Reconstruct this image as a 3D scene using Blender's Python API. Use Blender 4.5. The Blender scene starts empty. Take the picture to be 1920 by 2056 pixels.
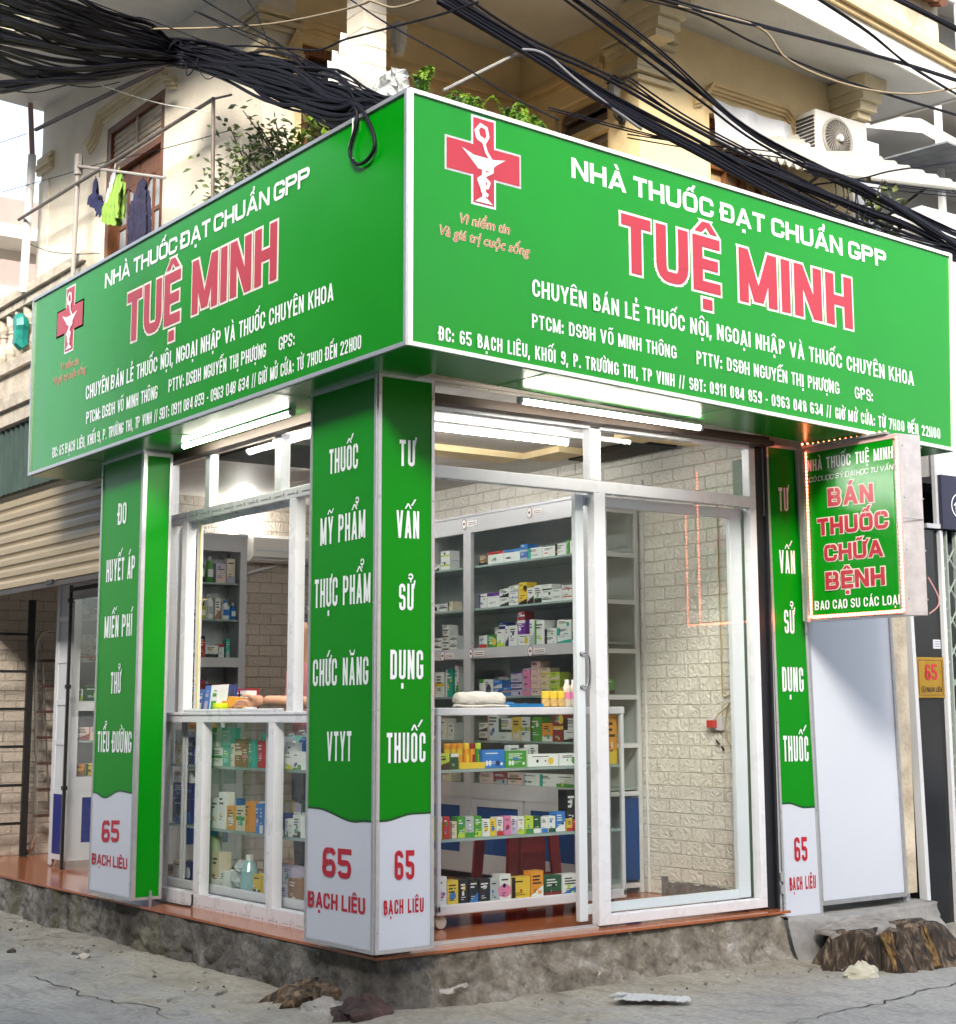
import bpy, bmesh, math, random, unicodedata
from mathutils import Vector, Matrix, noise
random.seed(11)
SC = bpy.context.scene
COL = SC.collection
PI = math.pi

# ------------------------------------------------------------------ camera
FPX, CX, CY = 3246.0126, 1068.8799, 918.3648          # focal length and principal point of the photograph (1920 x 2056)
YAW, PITCH, ROLL = 0.9224, 0.1549, 0.0079
CAM = Vector((-3.8855, -6.0581, 1.1155))
_f = Vector((math.cos(PITCH)*math.cos(YAW), math.cos(PITCH)*math.sin(YAW), math.sin(PITCH)))
_r = _f.cross(Vector((0, 0, 1))).normalized()
_d = _f.cross(_r)
_r2 = math.cos(ROLL)*_r + math.sin(ROLL)*_d
_d2 = -math.sin(ROLL)*_r + math.cos(ROLL)*_d
cd = bpy.data.cameras.new('camera')
cd.sensor_fit = 'VERTICAL'
cd.sensor_height = 24.0
cd.lens = 24.0*FPX/2056.0
cd.shift_x = (960.0-CX)/2056.0
cd.shift_y = (CY-1028.0)/2056.0
cd.clip_start = 0.1
cd.clip_end = 2000.0
cam = bpy.data.objects.new('camera', cd)
cam.matrix_world = Matrix(((_r2.x, -_d2.x, -_f.x, CAM.x), (_r2.y, -_d2.y, -_f.y, CAM.y), (_r2.z, -_d2.z, -_f.z, CAM.z), (0, 0, 0, 1)))
COL.objects.link(cam)
SC.camera = cam

# ------------------------------------------------------------------ sky, sun, exposure
SUN = Vector((-0.62, -0.72, 0.52)).normalized()
w = bpy.data.worlds.new('World')
SC.world = w
w.use_nodes = True
nt = w.node_tree
bg = nt.nodes['Background']
sky = nt.nodes.new('ShaderNodeTexSky')
sky.sky_type = 'NISHITA'
sky.sun_disc = False
sky.sun_elevation = math.asin(SUN.z)
sky.sun_rotation = math.atan2(SUN.x, SUN.y)
sky.air_density = 1.0
sky.dust_density = 3.0
hs = nt.nodes.new('ShaderNodeHueSaturation')
hs.inputs['Saturation'].default_value = 0.62
nt.links.new(sky.outputs[0], hs.inputs['Color'])
nt.links.new(hs.outputs[0], bg.inputs['Color'])
bg.inputs['Strength'].default_value = 0.15
sl = bpy.data.lights.new('sun', 'SUN')
sl.energy = 2.3
sl.angle = math.radians(18)
sl.color = (1.0, 0.92, 0.80)
so = bpy.data.objects.new('sun', sl)
so.rotation_euler = SUN.to_track_quat('Z', 'Y').to_euler()
so.location = (-6, -9, 12)
COL.objects.link(so)
vs = SC.view_settings
SC.display_settings.display_device = 'sRGB'
vs.view_transform = 'Standard'
vs.look = 'None'
vs.use_curve_mapping = False
vs.gamma = 1.0
vs.exposure = 1.72
SC.cycles.max_bounces = 10
SC.cycles.diffuse_bounces = 4
SC.cycles.glossy_bounces = 5
SC.cycles.transmission_bounces = 6
SC.cycles.transparent_max_bounces = 40
SC.cycles.sample_clamp_indirect = 4.0
SC.cycles.caustics_reflective = False
SC.cycles.caustics_refractive = False

# ------------------------------------------------------------------ materials
MATS = {}
def new_mat(name):
    m = bpy.data.materials.new(name)
    m.use_nodes = True
    return m, m.node_tree, m.node_tree.nodes['Principled BSDF']
def lin(c):
    return tuple(((v/12.92) if v <= 0.04045 else ((v+0.055)/1.055)**2.4) for v in c)
def mat(name, col, rough=0.5, metal=0.0, var=0.0, scale=6.0, bump=0.0, bscale=40.0, emit=None, estr=0.0, spec=0.5, col2=None, ramp=(0.35, 0.65), detail=6.0, coat=0.0, stretch=None):
    """Principled material in linear colours; var = noise variation of the base colour, or col2 = second colour patched in by noise."""
    if name in MATS: return MATS[name]
    m, t, b = new_mat(name)
    N, L = t.nodes, t.links
    b.inputs['Roughness'].default_value = rough
    b.inputs['Metallic'].default_value = metal
    b.inputs['Specular IOR Level'].default_value = spec
    b.inputs['Coat Weight'].default_value = coat
    b.inputs['Base Color'].default_value = (*col, 1)
    tc = N.new('ShaderNodeTexCoord')
    src = tc.outputs['Object']
    if stretch:
        mp = N.new('ShaderNodeMapping')
        mp.inputs['Scale'].default_value = stretch
        L.new(src, mp.inputs[0]); src = mp.outputs[0]
    if var or col2:
        n = N.new('ShaderNodeTexNoise')
        n.inputs['Scale'].default_value = scale
        n.inputs['Detail'].default_value = detail
        n.inputs['Roughness'].default_value = 0.65
        L.new(src, n.inputs['Vector'])
        r = N.new('ShaderNodeValToRGB')
        L.new(n.outputs['Fac'], r.inputs[0])
        r.color_ramp.elements[0].position, r.color_ramp.elements[1].position = ramp
        if col2: a, c = col, col2
        else: a, c = tuple(v*(1-var) for v in col), tuple(min(1, v*(1+var)) for v in col)
        r.color_ramp.elements[0].color = (*a, 1)
        r.color_ramp.elements[1].color = (*c, 1)
        L.new(r.outputs[0], b.inputs['Base Color'])
        if not metal:
            mr = N.new('ShaderNodeMapRange')
            L.new(n.outputs['Fac'], mr.inputs[0])
            mr.inputs['To Min'].default_value = max(0.02, rough-0.08)
            mr.inputs['To Max'].default_value = min(1, rough+0.08)
            L.new(mr.outputs[0], b.inputs['Roughness'])
    if bump:
        n2 = N.new('ShaderNodeTexNoise')
        n2.inputs['Scale'].default_value = bscale
        n2.inputs['Detail'].default_value = 5
        L.new(src, n2.inputs['Vector'])
        bp = N.new('ShaderNodeBump')
        bp.inputs['Strength'].default_value = bump
        bp.inputs['Distance'].default_value = 0.02
        L.new(n2.outputs['Fac'], bp.inputs['Height'])
        L.new(bp.outputs[0], b.inputs['Normal'])
    if emit:
        b.inputs['Emission Color'].default_value = (*emit, 1)
        b.inputs['Emission Strength'].default_value = estr
    MATS[name] = m
    return m
def glass(name, tint=(0.93, 0.97, 0.95), rough=0.0, ior=1.5):
    """Thin pane: clear with a Fresnel reflection."""
    if name in MATS: return MATS[name]
    m, t, b = new_mat(name)
    N, L = t.nodes, t.links
    N.remove(b)
    tr = N.new('ShaderNodeBsdfTransparent'); tr.inputs[0].default_value = (*tint, 1)
    gl = N.new('ShaderNodeBsdfGlossy'); gl.inputs['Roughness'].default_value = rough
    fr = N.new('ShaderNodeFresnel'); fr.inputs['IOR'].default_value = ior
    mx = N.new('ShaderNodeMixShader')
    ge = N.new('ShaderNodeNewGeometry'); sb = N.new('ShaderNodeMath'); sb.operation = 'SUBTRACT'; sb.inputs[0].default_value = 1.0
    L.new(ge.outputs['Backfacing'], sb.inputs[1])
    mu = N.new('ShaderNodeMath'); mu.operation = 'MULTIPLY'; L.new(fr.outputs[0], mu.inputs[0]); L.new(sb.outputs[0], mu.inputs[1])
    L.new(mu.outputs[0], mx.inputs[0]); L.new(tr.outputs[0], mx.inputs[1]); L.new(gl.outputs[0], mx.inputs[2])
    L.new(mx.outputs[0], N['Material Output'].inputs[0])
    MATS[name] = m
    return m
def tube_mat(name, strength, col):
    m, t, b = new_mat(name)
    b.inputs['Base Color'].default_value = (0.8, 0.8, 0.8, 1)
    b.inputs['Emission Color'].default_value = (*col, 1)
    b.inputs['Emission Strength'].default_value = strength
    return m
def brick_mat(name, c1, c2, mortar, bw, bh, axes, bumpk=0.6, rough=0.6):
    """Embossed wall panels: a brick pattern on two world axes with rough brick faces."""
    m, t, b = new_mat(name)
    N, L = t.nodes, t.links
    b.inputs['Roughness'].default_value = rough
    tc = N.new('ShaderNodeTexCoord')
    sp = N.new('ShaderNodeSeparateXYZ'); L.new(tc.outputs['Object'], sp.inputs[0])
    cb = N.new('ShaderNodeCombineXYZ')
    L.new(sp.outputs[axes[0]], cb.inputs[0]); L.new(sp.outputs[axes[1]], cb.inputs[1])
    br = N.new('ShaderNodeTexBrick')
    br.inputs['Scale'].default_value = 1.0
    br.inputs['Brick Width'].default_value = bw
    br.inputs['Row Height'].default_value = bh
    br.inputs['Mortar Size'].default_value = 0.0045
    br.inputs['Mortar Smooth'].default_value = 0.5
    br.inputs['Color1'].default_value = (*c1, 1)
    br.inputs['Color2'].default_value = (*c2, 1)
    br.inputs['Mortar'].default_value = (*mortar, 1)
    L.new(cb.outputs[0], br.inputs['Vector'])
    L.new(br.outputs['Color'], b.inputs['Base Color'])
    n = N.new('ShaderNodeTexNoise'); n.inputs['Scale'].default_value = 17; n.inputs['Detail'].default_value = 3
    n.inputs['Distortion'].default_value = 2.2
    L.new(tc.outputs['Object'], n.inputs['Vector'])
    ma = N.new('ShaderNodeMath'); ma.operation = 'MULTIPLY_ADD'
    L.new(br.outputs['Fac'], ma.inputs[0]); ma.inputs[1].default_value = -1.6
    L.new(n.outputs['Fac'], ma.inputs[2])
    bp = N.new('ShaderNodeBump'); bp.inputs['Strength'].default_value = bumpk; bp.inputs['Distance'].default_value = 0.016
    L.new(ma.outputs[0], bp.inputs['Height']); L.new(bp.outputs[0], b.inputs['Normal'])
    MATS[name] = m
    return m
def tile_mat(name):
    m, t, b = new_mat(name)
    N, L = t.nodes, t.links
    tc = N.new('ShaderNodeTexCoord')
    br = N.new('ShaderNodeTexBrick'); br.offset = 0.0
    br.inputs['Scale'].default_value = 1.0
    br.inputs['Brick Width'].default_value = 0.4; br.inputs['Row Height'].default_value = 0.4
    br.inputs['Mortar Size'].default_value = 0.003
    br.inputs['Color1'].default_value = (0.36, 0.115, 0.045, 1); br.inputs['Color2'].default_value = (0.42, 0.145, 0.06, 1)
    br.inputs['Mortar'].default_value = (0.16, 0.055, 0.03, 1)
    L.new(tc.outputs['Object'], br.inputs['Vector'])
    n = N.new('ShaderNodeTexNoise'); n.inputs['Scale'].default_value = 7; n.inputs['Detail'].default_value = 8; n.inputs['Distortion'].default_value = 1.5
    mp = N.new('ShaderNodeMapping'); mp.inputs['Scale'].default_value = (1, 3, 1)
    L.new(tc.outputs['Object'], mp.inputs[0]); L.new(mp.outputs[0], n.inputs['Vector'])
    mx = N.new('ShaderNodeMix'); mx.data_type = 'RGBA'; mx.blend_type = 'MULTIPLY'; mx.inputs[0].default_value = 0.55
    rp = N.new('ShaderNodeValToRGB'); rp.color_ramp.elements[0].color = (0.55, 0.5, 0.48, 1); rp.color_ramp.elements[1].color = (1.3, 1.25, 1.2, 1)
    L.new(n.outputs['Fac'], rp.inputs[0])
    L.new(br.outputs['Color'], mx.inputs[6]); L.new(rp.outputs[0], mx.inputs[7]); L.new(mx.outputs[2], b.inputs['Base Color'])
    b.inputs['Roughness'].default_value = 0.16
    MATS[name] = m
    return m

# ------------------------------------------------------------------ mesh builder
ORG = {}
class MB:
    def __init__(s): s.v = []; s.f = []; s.m = []
    def add(s, vs, fs, m=0):
        n = len(s.v); s.v += [tuple(p) for p in vs]
        for f in fs: s.f.append(tuple(n+i for i in f)); s.m.append(m)
        return s
    def poly(s, pts, m=0): return s.add(pts, [tuple(range(len(pts)))], m)
    def hexa(s, p, m=0):           # p: bottom ring 4, top ring 4 (same order)
        return s.add(p, [(3, 2, 1, 0), (4, 5, 6, 7), (0, 1, 5, 4), (1, 2, 6, 5), (2, 3, 7, 6), (3, 0, 4, 7)], m)
    def box(s, x0, x1, y0, y1, z0, z1, m=0):
        return s.hexa([(x0, y0, z0), (x1, y0, z0), (x1, y1, z0), (x0, y1, z0), (x0, y0, z1), (x1, y0, z1), (x1, y1, z1), (x0, y1, z1)], m)
    def prism(s, a, b, m=0):       # two matching outlines
        n = len(a)
        return s.add(list(a)+list(b), [tuple(range(n))[::-1], tuple(range(n, 2*n))]+[(i, (i+1) % n, n+(i+1) % n, n+i) for i in range(n)], m)
    def tube(s, pts, r, n=6, m=0, smooth=0, caps=True):
        P = [Vector(p) for p in pts]
        if smooth and len(P) > 2:
            Q = []
            for i in range(len(P)-1):
                p0, p1, p2, p3 = P[max(i-1, 0)], P[i], P[i+1], P[min(i+2, len(P)-1)]
                for k in range(smooth):
                    t = k/smooth
                    Q.append(0.5*((2*p1)+(p2-p0)*t+(2*p0-5*p1+4*p2-p3)*t*t+(3*p1-p0-3*p2+p3)*t**3))
            Q.append(P[-1]); P = Q
        R = r if isinstance(r, (list, tuple)) else None
        rings = []
        up = Vector((0.13, 0.31, 0.94))
        for i, p in enumerate(P):
            d = (P[min(i+1, len(P)-1)]-P[max(i-1, 0)])
            d = d.normalized() if d.length > 1e-9 else Vector((0, 0, 1))
            u = up-d*up.dot(d)
            if u.length < 1e-4: u = d.orthogonal()
            u.normalize(); up = u
            wv = d.cross(u)
            rr = (R[0]+(R[1]-R[0])*i/(len(P)-1)) if R else r
            rings.append([p+(u*math.cos(2*PI*k/n)+wv*math.sin(2*PI*k/n))*rr for k in range(n)])
        V = [q for g in rings for q in g]
        F = [(i*n+k, i*n+(k+1) % n, (i+1)*n+(k+1) % n, (i+1)*n+k) for i in range(len(P)-1) for k in range(n)]
        if caps: F += [tuple(range(n))[::-1], tuple(range((len(P)-1)*n, len(P)*n))]
        return s.add(V, F, m)
    def lathe(s, prof, c, n=16, m=0, axis='z'):
        V = []
        for r, h in prof:
            for k in range(n):
                a, b = r*math.cos(2*PI*k/n), r*math.sin(2*PI*k/n)
                V.append((c[0]+a, c[1]+b, c[2]+h) if axis == 'z' else ((c[0]+h, c[1]+a, c[2]+b) if axis == 'x' else (c[0]+a, c[1]+h, c[2]+b)))
        L = len(prof)
        F = [(i*n+k, i*n+(k+1) % n, (i+1)*n+(k+1) % n, (i+1)*n+k) for i in range(L-1) for k in range(n)]
        F += [tuple(range(n))[::-1], tuple(range((L-1)*n, L*n))]
        return s.add(V, F, m)
    def ball(s, c, r, n=10, m=0, jit=0.0):
        r = (r, r, r) if not isinstance(r, (tuple, list)) else r
        V = []; k = n//2
        for i in range(k+1):
            th = PI*i/k
            for j in range(n):
                ph = 2*PI*j/n
                q = 1+(random.uniform(-jit, jit) if jit else 0)
                V.append((c[0]+r[0]*q*math.sin(th)*math.cos(ph), c[1]+r[1]*q*math.sin(th)*math.sin(ph), c[2]+r[2]*q*math.cos(th)))
        return s.add(V, [(i*n+j, (i+1)*n+j, (i+1)*n+(j+1) % n, i*n+(j+1) % n) for i in range(k) for j in range(n)], m)
    def build(s, name, mats, parent=None, smooth=False, bevel=0.0, label=None):
        o_ = ORG.get(parent.name, Vector((0, 0, 0))) if parent else None
        if o_ is None:
            if s.v:
                xs = [p[0] for p in s.v]; ys = [p[1] for p in s.v]; zs = [p[2] for p in s.v]
                o_ = Vector(((min(xs)+max(xs))/2, (min(ys)+max(ys))/2, min(zs)))
            else: o_ = Vector((0, 0, 0))
        me = bpy.data.meshes.new(name)
        me.from_pydata([(p[0]-o_.x, p[1]-o_.y, p[2]-o_.z) for p in s.v], [], s.f)
        if not isinstance(mats, (list, tuple)): mats = [mats]
        for m in mats: me.materials.append(m)
        for p, mi in zip(me.polygons, s.m):
            p.material_index = mi
            p.use_smooth = smooth
        ob = bpy.data.objects.new(name, me)
        COL.objects.link(ob)
        if parent: ob.parent = parent
        else: ob.location = o_
        ORG[ob.name] = o_
        if bevel:
            bv = ob.modifiers.new('bevel', 'BEVEL'); bv.width = bevel; bv.segments = 2; bv.limit_method = 'ANGLE'
        if label: ob['label'] = label
        return ob
def fix_normals(ob):
    bm = bmesh.new(); bm.from_mesh(ob.data)
    bmesh.ops.recalc_face_normals(bm, faces=bm.faces)
    bm.to_mesh(ob.data); bm.free()
    return ob
def tag(o, label=None, cat=None, group=None, kind=None):
    if label: o['label'] = label
    if cat: o['category'] = cat
    if group: o['group'] = group
    if kind: o['kind'] = kind
    return o
def thing(name, label, cat, loc=(0, 0, 0), group=None):
    o = bpy.data.objects.new(name, None)
    o.empty_display_size = 0.1
    COL.objects.link(o)
    o.location = loc
    ORG[o.name] = Vector(loc)
    return tag(o, label, cat, group)
def copy_tree(o, parent=None):
    c = o.copy(); COL.objects.link(c)
    if parent: c.parent = parent
    for ch in list(o.children): copy_tree(ch, c)
    return c
def ORD(n): return ['first', 'second', 'third', 'fourth', 'fifth', 'sixth', 'seventh', 'eighth', 'ninth', 'tenth', 'eleventh', 'twelfth', 'thirteenth', 'fourteenth', 'fifteenth', 'sixteenth', 'seventeenth', 'eighteenth', 'nineteenth', 'twentieth'][n]

# ------------------------------------------------------------------ sign lettering, a bold condensed alphabet of strokes
def _ring(x0, y0, x1, y1, sv, sh, rx, ry, rcut=None, lcut=None):
    """Rounded band; rcut / lcut = (low, high) gap left open in the right / left side."""
    out = []
    def arc(cx, cy, a0, a1):
        for k in range(5):
            a = math.radians(a0+(a1-a0)*k/4)
            out.append(((cx+rx*math.cos(a), cy+ry*math.sin(a)), (cx+max(rx-sv, .015)*math.cos(a), cy+max(ry-sh, .015)*math.sin(a)), None))
    out.append((((x0+x1)/2, y1), ((x0+x1)/2, y1-sh), None))
    arc(x1-rx, y1-ry, 90, 0)
    if rcut: out += [((x1, rcut[1]), (x1-sv, rcut[1]), 'gap'), ((x1, rcut[0]), (x1-sv, rcut[0]), None)]
    arc(x1-rx, y0+ry, 0, -90)
    arc(x0+rx, y0+ry, -90, -180)
    if lcut: out += [((x0, lcut[0]), (x0+sv, lcut[0]), 'gap'), ((x0, lcut[1]), (x0+sv, lcut[1]), None)]
    arc(x0+rx, y1-ry, 180, 90)
    out.append(out[0])
    return [[a[0], a[1], b[1], b[0]] for a, b in zip(out, out[1:]) if a[2] != 'gap']
def glyph(ch, W, sv, sh):
    """(list of convex quads, advance width); cap height 1, W = width of a normal capital."""
    R = []
    w_ = W
    def V(x, y0=0., y1=1.): R.append([(x, y0), (x+sv, y0), (x+sv, y1), (x, y1)])
    def H(x0, x1, y): R.append([(x0, y), (x1, y), (x1, y+sh), (x0, y+sh)])
    def D(xa, ya, xb, yb, t=None):
        t = t or sv*1.02
        R.append([(xa-t/2, ya), (xa+t/2, ya), (xb+t/2, yb), (xb-t/2, yb)])
    def ring(x0, y0, x1, y1, rc=None, lc=None):
        r = min((x1-x0)/2, .3); R.extend(_ring(x0, y0, x1, y1, sv, sh, r, min((y1-y0)/2, r*1.05), rc, lc))
    def half(y0, y1, keep, rc=None, lc=None):
        n0 = len(R); ring(0, y0, w_, y1, rc, lc)
        R[n0:] = [q for q in R[n0:] if keep(sum(p[0] for p in q)/4, sum(p[1] for p in q)/4)]
    c = ch
    if c in 'ECLFT': w_ = W*.88
    if c == 'C': w_ = W; ring(0, 0, w_, 1, rc=(.37, .63))
    elif c == 'G': ring(0, 0, w_, 1, rc=(.5, .66)); H(w_*.52, w_, .5-sh); V(w_-sv, .1, .5)
    elif c in 'OQ0': ring(0, 0, w_, 1)
    elif c == 'D': ring(0, 0, w_, 1); V(0); H(0, w_*.5, 0); H(0, w_*.5, 1-sh)
    elif c == 'U': ring(0, -.0, w_, 1.0, rc=(.5, .9), lc=(.5, .9)); R[:] = [q for q in R if max(p[1] for p in q) <= .52]; V(0, .3, 1); V(w_-sv, .3, 1)
    elif c == 'S':
        half(.5-sh/2, 1, lambda x, y: not (x > w_*.5 and y < .70), rc=(.69, .71)); half(0, .5+sh/2, lambda x, y: not (x < w_*.5 and y > .30), lc=(.29, .31)); H(w_*.35, w_*.65, .5-sh/2)
    elif c == 'B': ring(0, .5-sh/2, w_*.96, 1); ring(0, 0, w_, .5+sh/2); V(0); H(0, w_*.5, 0); H(0, w_*.5, 1-sh); H(0, w_*.5, .5-sh/2)
    elif c in 'PR':
        ring(0, .42, w_, 1); V(0); H(0, w_*.5, 1-sh); H(0, w_*.5, .42)
        if c == 'R': D(w_-sv*.55, 0, w_*.55, .46)
    elif c == 'E': V(0); H(0, w_, 0); H(0, w_, 1-sh); H(0, w_*.92, .5-sh/2)
    elif c == 'F': V(0); H(0, w_, 1-sh); H(0, w_*.92, .5-sh/2)
    elif c == 'L': V(0); H(0, w_, 0)
    elif c == 'T': V(w_/2-sv/2); H(0, w_, 1-sh)
    elif c == 'H': V(0); V(w_-sv); H(0, w_, .5-sh/2)
    elif c == 'I': w_ = sv; V(0)
    elif c == 'N': V(0); V(w_-sv); D(w_-sv*.5, 0, sv*.5, 1)
    elif c == 'M': w_ = W*1.3; V(0); V(w_-sv); D(w_/2, .05, sv*.5, 1); D(w_/2, .05, w_-sv*.5, 1)
    elif c in 'AV':
        w_ = W*1.12
        a, b = (0, 1) if c == 'A' else (1, 0)
        D(sv*.5, a, w_/2, b); D(w_-sv*.5, a, w_/2, b)
        if c == 'A': H(w_*.24, w_*.76, .2)
    elif c == 'K': w_ = W*1.05; V(0); D(sv*.7, .38, w_-sv*.55, 1); D(w_*.42, .56, w_-sv*.5, 0)
    elif c == 'Y': w_ = W*1.08; D(w_/2, .4, sv*.5, 1); D(w_/2, .4, w_-sv*.5, 1); V(w_/2-sv/2, 0, .45)
    elif c == 'X': D(sv*.5, 0, w_-sv*.5, 1); D(w_-sv*.5, 0, sv*.5, 1)
    elif c == '1': w_ = W*.62; V(w_-sv); D(w_*.1, .72, w_-sv*.5, .97, sv*.8)
    elif c == '2': ring(0, .44, w_, 1, lc=(.5, .70)); R[:] = [q for q in R if not (max(p[1] for p in q) < .72 and min(p[0] for p in q) < w_*.5)]; D(sv*.55, sh*.6, w_-sv*.6, .6); H(0, w_, 0)
    elif c == '3': half(.5-sh/2, 1, lambda x, y: not (x < w_*.5 and y < .72), lc=(.71, .73)); half(0, .5+sh/2, lambda x, y: not (x < w_*.5 and y > .28), lc=(.27, .29)); H(w_*.3, w_*.65, .5-sh/2)
    elif c == '4': w_ = W*1.05; V(w_*.62); H(0, w_, .2); D(sv*.45, .24, w_*.66, 1)
    elif c == '5': H(0, w_, 1-sh); V(0, .46, 1); half(0, .62, lambda x, y: not (x < w_*.4 and .26 < y), lc=(.25, .27)); H(sv*.5, w_*.55, .62-sh)
    elif c == '6': half(0, 1, lambda x, y: not (x > w_*.5 and y < .74), rc=(.73, .75)); ring(0, 0, w_, .60)
    elif c == '9': half(0, 1, lambda x, y: not (x < w_*.5 and y > .26), lc=(.25, .27)); ring(0, .40, w_, 1)
    elif c == '8': ring(0, .5-sh/2, w_, 1); ring(0, 0, w_, .5+sh/2)
    elif c == '7': H(0, w_, 1-sh); D(w_*.32, 0, w_-sv*.5, 1-sh*.5)
    elif c == ':': w_ = sv; R.append([(0, .05), (sv, .05), (sv, .25), (0, .25)]); R.append([(0, .5), (sv, .5), (sv, .7), (0, .7)])
    elif c == '.': w_ = sv; R.append([(0, 0), (sv, 0), (sv, .19), (0, .19)])
    elif c == ',': w_ = sv; R.append([(-.03, -.17), (sv*.5, -.17), (sv, .18), (0, .18)])
    elif c == '-': w_ = W*.5; H(0, w_, .36)
    elif c == '/': w_ = W*.55; D(sv*.3, -.05, w_-sv*.3, 1.05, sv*.75)
    return R, w_
def marks(R, ms, wd, sv, sh):
    """Vietnamese accents over, under and beside a capital wd wide."""
    c = wd/2
    top = 1.07
    hx, hat = 0, False
    def bar(xa, ya, xb, yb, t): R.append([(xa-t/2, ya), (xa+t/2, ya), (xb+t/2, yb), (xb-t/2, yb)])
    if '\u0302' in ms or '\u0306' in ms:
        hat = True
        t = sv*.75; a = min(.20, wd*.42)
        if '\u0302' in ms: bar(c-a, top, c, top+.2, t); bar(c+a, top, c, top+.2, t)
        else: bar(c-a*.5, top, c-a, top+.2, t*.8); bar(c+a*.5, top, c+a, top+.2, t*.8); R.append([(c-a*.7, top), (c+a*.7, top), (c+a*.7, top+.09), (c-a*.7, top+.09)])
    if '\u031b' in ms: R.append([(wd-sv*.4, .86), (wd+.02, .8), (wd+sv*.85, 1.12), (wd+sv*.2, 1.14)])
    x = c+(.2 if hat else 0); y = top+(.12 if hat else 0)
    t = sv*.8
    if '\u0301' in ms: bar(x-.05, y, x+.11, y+.24, t)
    if '\u0300' in ms: bar(x+.05, y, x-.11, y+.24, t)
    if '\u0309' in ms: R.extend(_ring(x-.11, y+.08, x+.11, y+.32, t*.7, .07, .1, .1, lcut=(y+.12, y+.24))); bar(x, y-.02, x, y+.12, t*.7)
    if '\u0303' in ms: bar(x-.2, y+.02, x-.08, y+.19, t*.8); bar(x+.06, y+.04, x-.08, y+.17, t*.8); bar(x+.06, y+.04, x+.2, y+.21, t*.8)
    if '\u0323' in ms: R.append([(c-sv*.5, -.32), (c+sv*.5, -.32), (c+sv*.5, -.13), (c-sv*.5, -.13)])
def _grow(q, e):
    """Offset a convex quad outward by e (mitred)."""
    if not e: return q
    A = sum(q[i][0]*q[(i+1) % 4][1]-q[(i+1) % 4][0]*q[i][1] for i in range(4))
    P = [Vector(p) for p in (q if A > 0 else q[::-1])]
    out = []
    for i in range(4):
        d1 = (P[i]-P[i-1]); d2 = (P[(i+1) % 4]-P[i])
        d1 = d1.normalized() if d1.length > 1e-7 else Vector((1, 0))
        d2 = d2.normalized() if d2.length > 1e-7 else d1
        n1 = Vector((d1.y, -d1.x)); n2 = Vector((d2.y, -d2.x))
        b = n1+n2
        k = b.length_squared
        b = b*(2/k) if k > .5 else b*2
        out.append(tuple(P[i]+b*e*(1 if k > .5 else .5)))
    return out
def text_quads(s, L, sv, sh, gap=.12, space=.38):
    """Quads of a line of capitals that is L cap heights long."""
    fixed = 0; fac = 0
    def fact(W):
        t = 0
        for ch in s:
            if ch == ' ': t += min(space, .85*W); continue
            b = unicodedata.normalize('NFD', ch.replace('Đ', 'D'))[0]
            t += glyph(b, W, min(sv0, .31*W+.012), sh)[1]+min(gap, .3*W)
        return t-min(gap, .3*W)
    sv0 = sv
    lo, hi = .12, 3.0
    for _ in range(30):
        mid = (lo+hi)/2
        if fact(mid) < L: lo = mid
        else: hi = mid
    W = (lo+hi)/2
    k = L/fact(W); sv = min(sv0, .31*W+.012); gap = min(gap, .3*W); space = min(space, .85*W)
    out = []; x = 0
    for ch in s:
        if ch == ' ': x += space*k; continue
        n = unicodedata.normalize('NFD', ch.replace('Đ', 'D'))
        R, wd = glyph(n[0], W, sv, sh)
        if ch == 'Đ': R.append([(-.09, .5-sh/2), (wd*.5, .5-sh/2), (wd*.5, .5+sh/2), (-.09, .5+sh/2)])
        marks(R, n[1:], wd, sv, sh)
        out.append([[((px*k)+x, py) for px, py in q] for q in R])
        x += (wd+gap)*k
    return out
def put_text(mb, s, frame, u0, z0, u1, z1, cap, sv=.2, sh=.15, m=0, grow=0., slant=0., gap=.12, space=.38, depth=.002):
    """Writes s between (u0, z0) and (u1, z1) on frame(u, z, d) -> point; cap height in metres."""
    L = (u1-u0)/cap
    for G in text_quads(s, L, sv, sh, gap, space):
        for i, q in enumerate(G):
            q = _grow(q, grow)
            if sum(q[k][0]*q[(k+1) % 4][1]-q[(k+1) % 4][0]*q[k][1] for k in range(4)) < 0: q = q[::-1]
            mb.poly([frame(u0+(x+slant*y)*cap, z0+(z1-z0)*x/L+y*cap, depth+i*.00012) for x, y in q], m)
_fc = {}
def font_outline(s):
    if s in _fc: return _fc[s]
    c = bpy.data.curves.new('script', 'FONT'); c.body = s; c.resolution_u = 3
    o = bpy.data.objects.new('script', c); COL.objects.link(o)
    dg = bpy.context.evaluated_depsgraph_get(); dg.update()
    me = o.evaluated_get(dg).to_mesh()
    r = ([(v.co.x, v.co.y) for v in me.vertices], [tuple(p.vertices) for p in me.polygons])
    bpy.data.objects.remove(o); bpy.data.curves.remove(c)
    _fc[s] = r
    return r
def put_script(mb, s, frame, u0, z0, u1, z1, cap, m=0, slant=.25, depth=.002, grow=0.):
    vs, fs = font_outline(s)
    x0 = min(v[0] for v in vs); x1 = max(v[0] for v in vs)
    k = (u1-u0)/(x1-x0)
    for j, (dx, dy) in enumerate([(0, 0)] if not grow else [(grow, 0), (-grow, 0), (0, grow), (0, -grow)]):
        mb.add([frame(u0+(x-x0)*k+slant*y*cap/.68+dx, z0+(z1-z0)*(x-x0)/(x1-x0)+y*cap/.68+dy, depth+j*.0002) for x, y in vs], fs, m)

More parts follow.
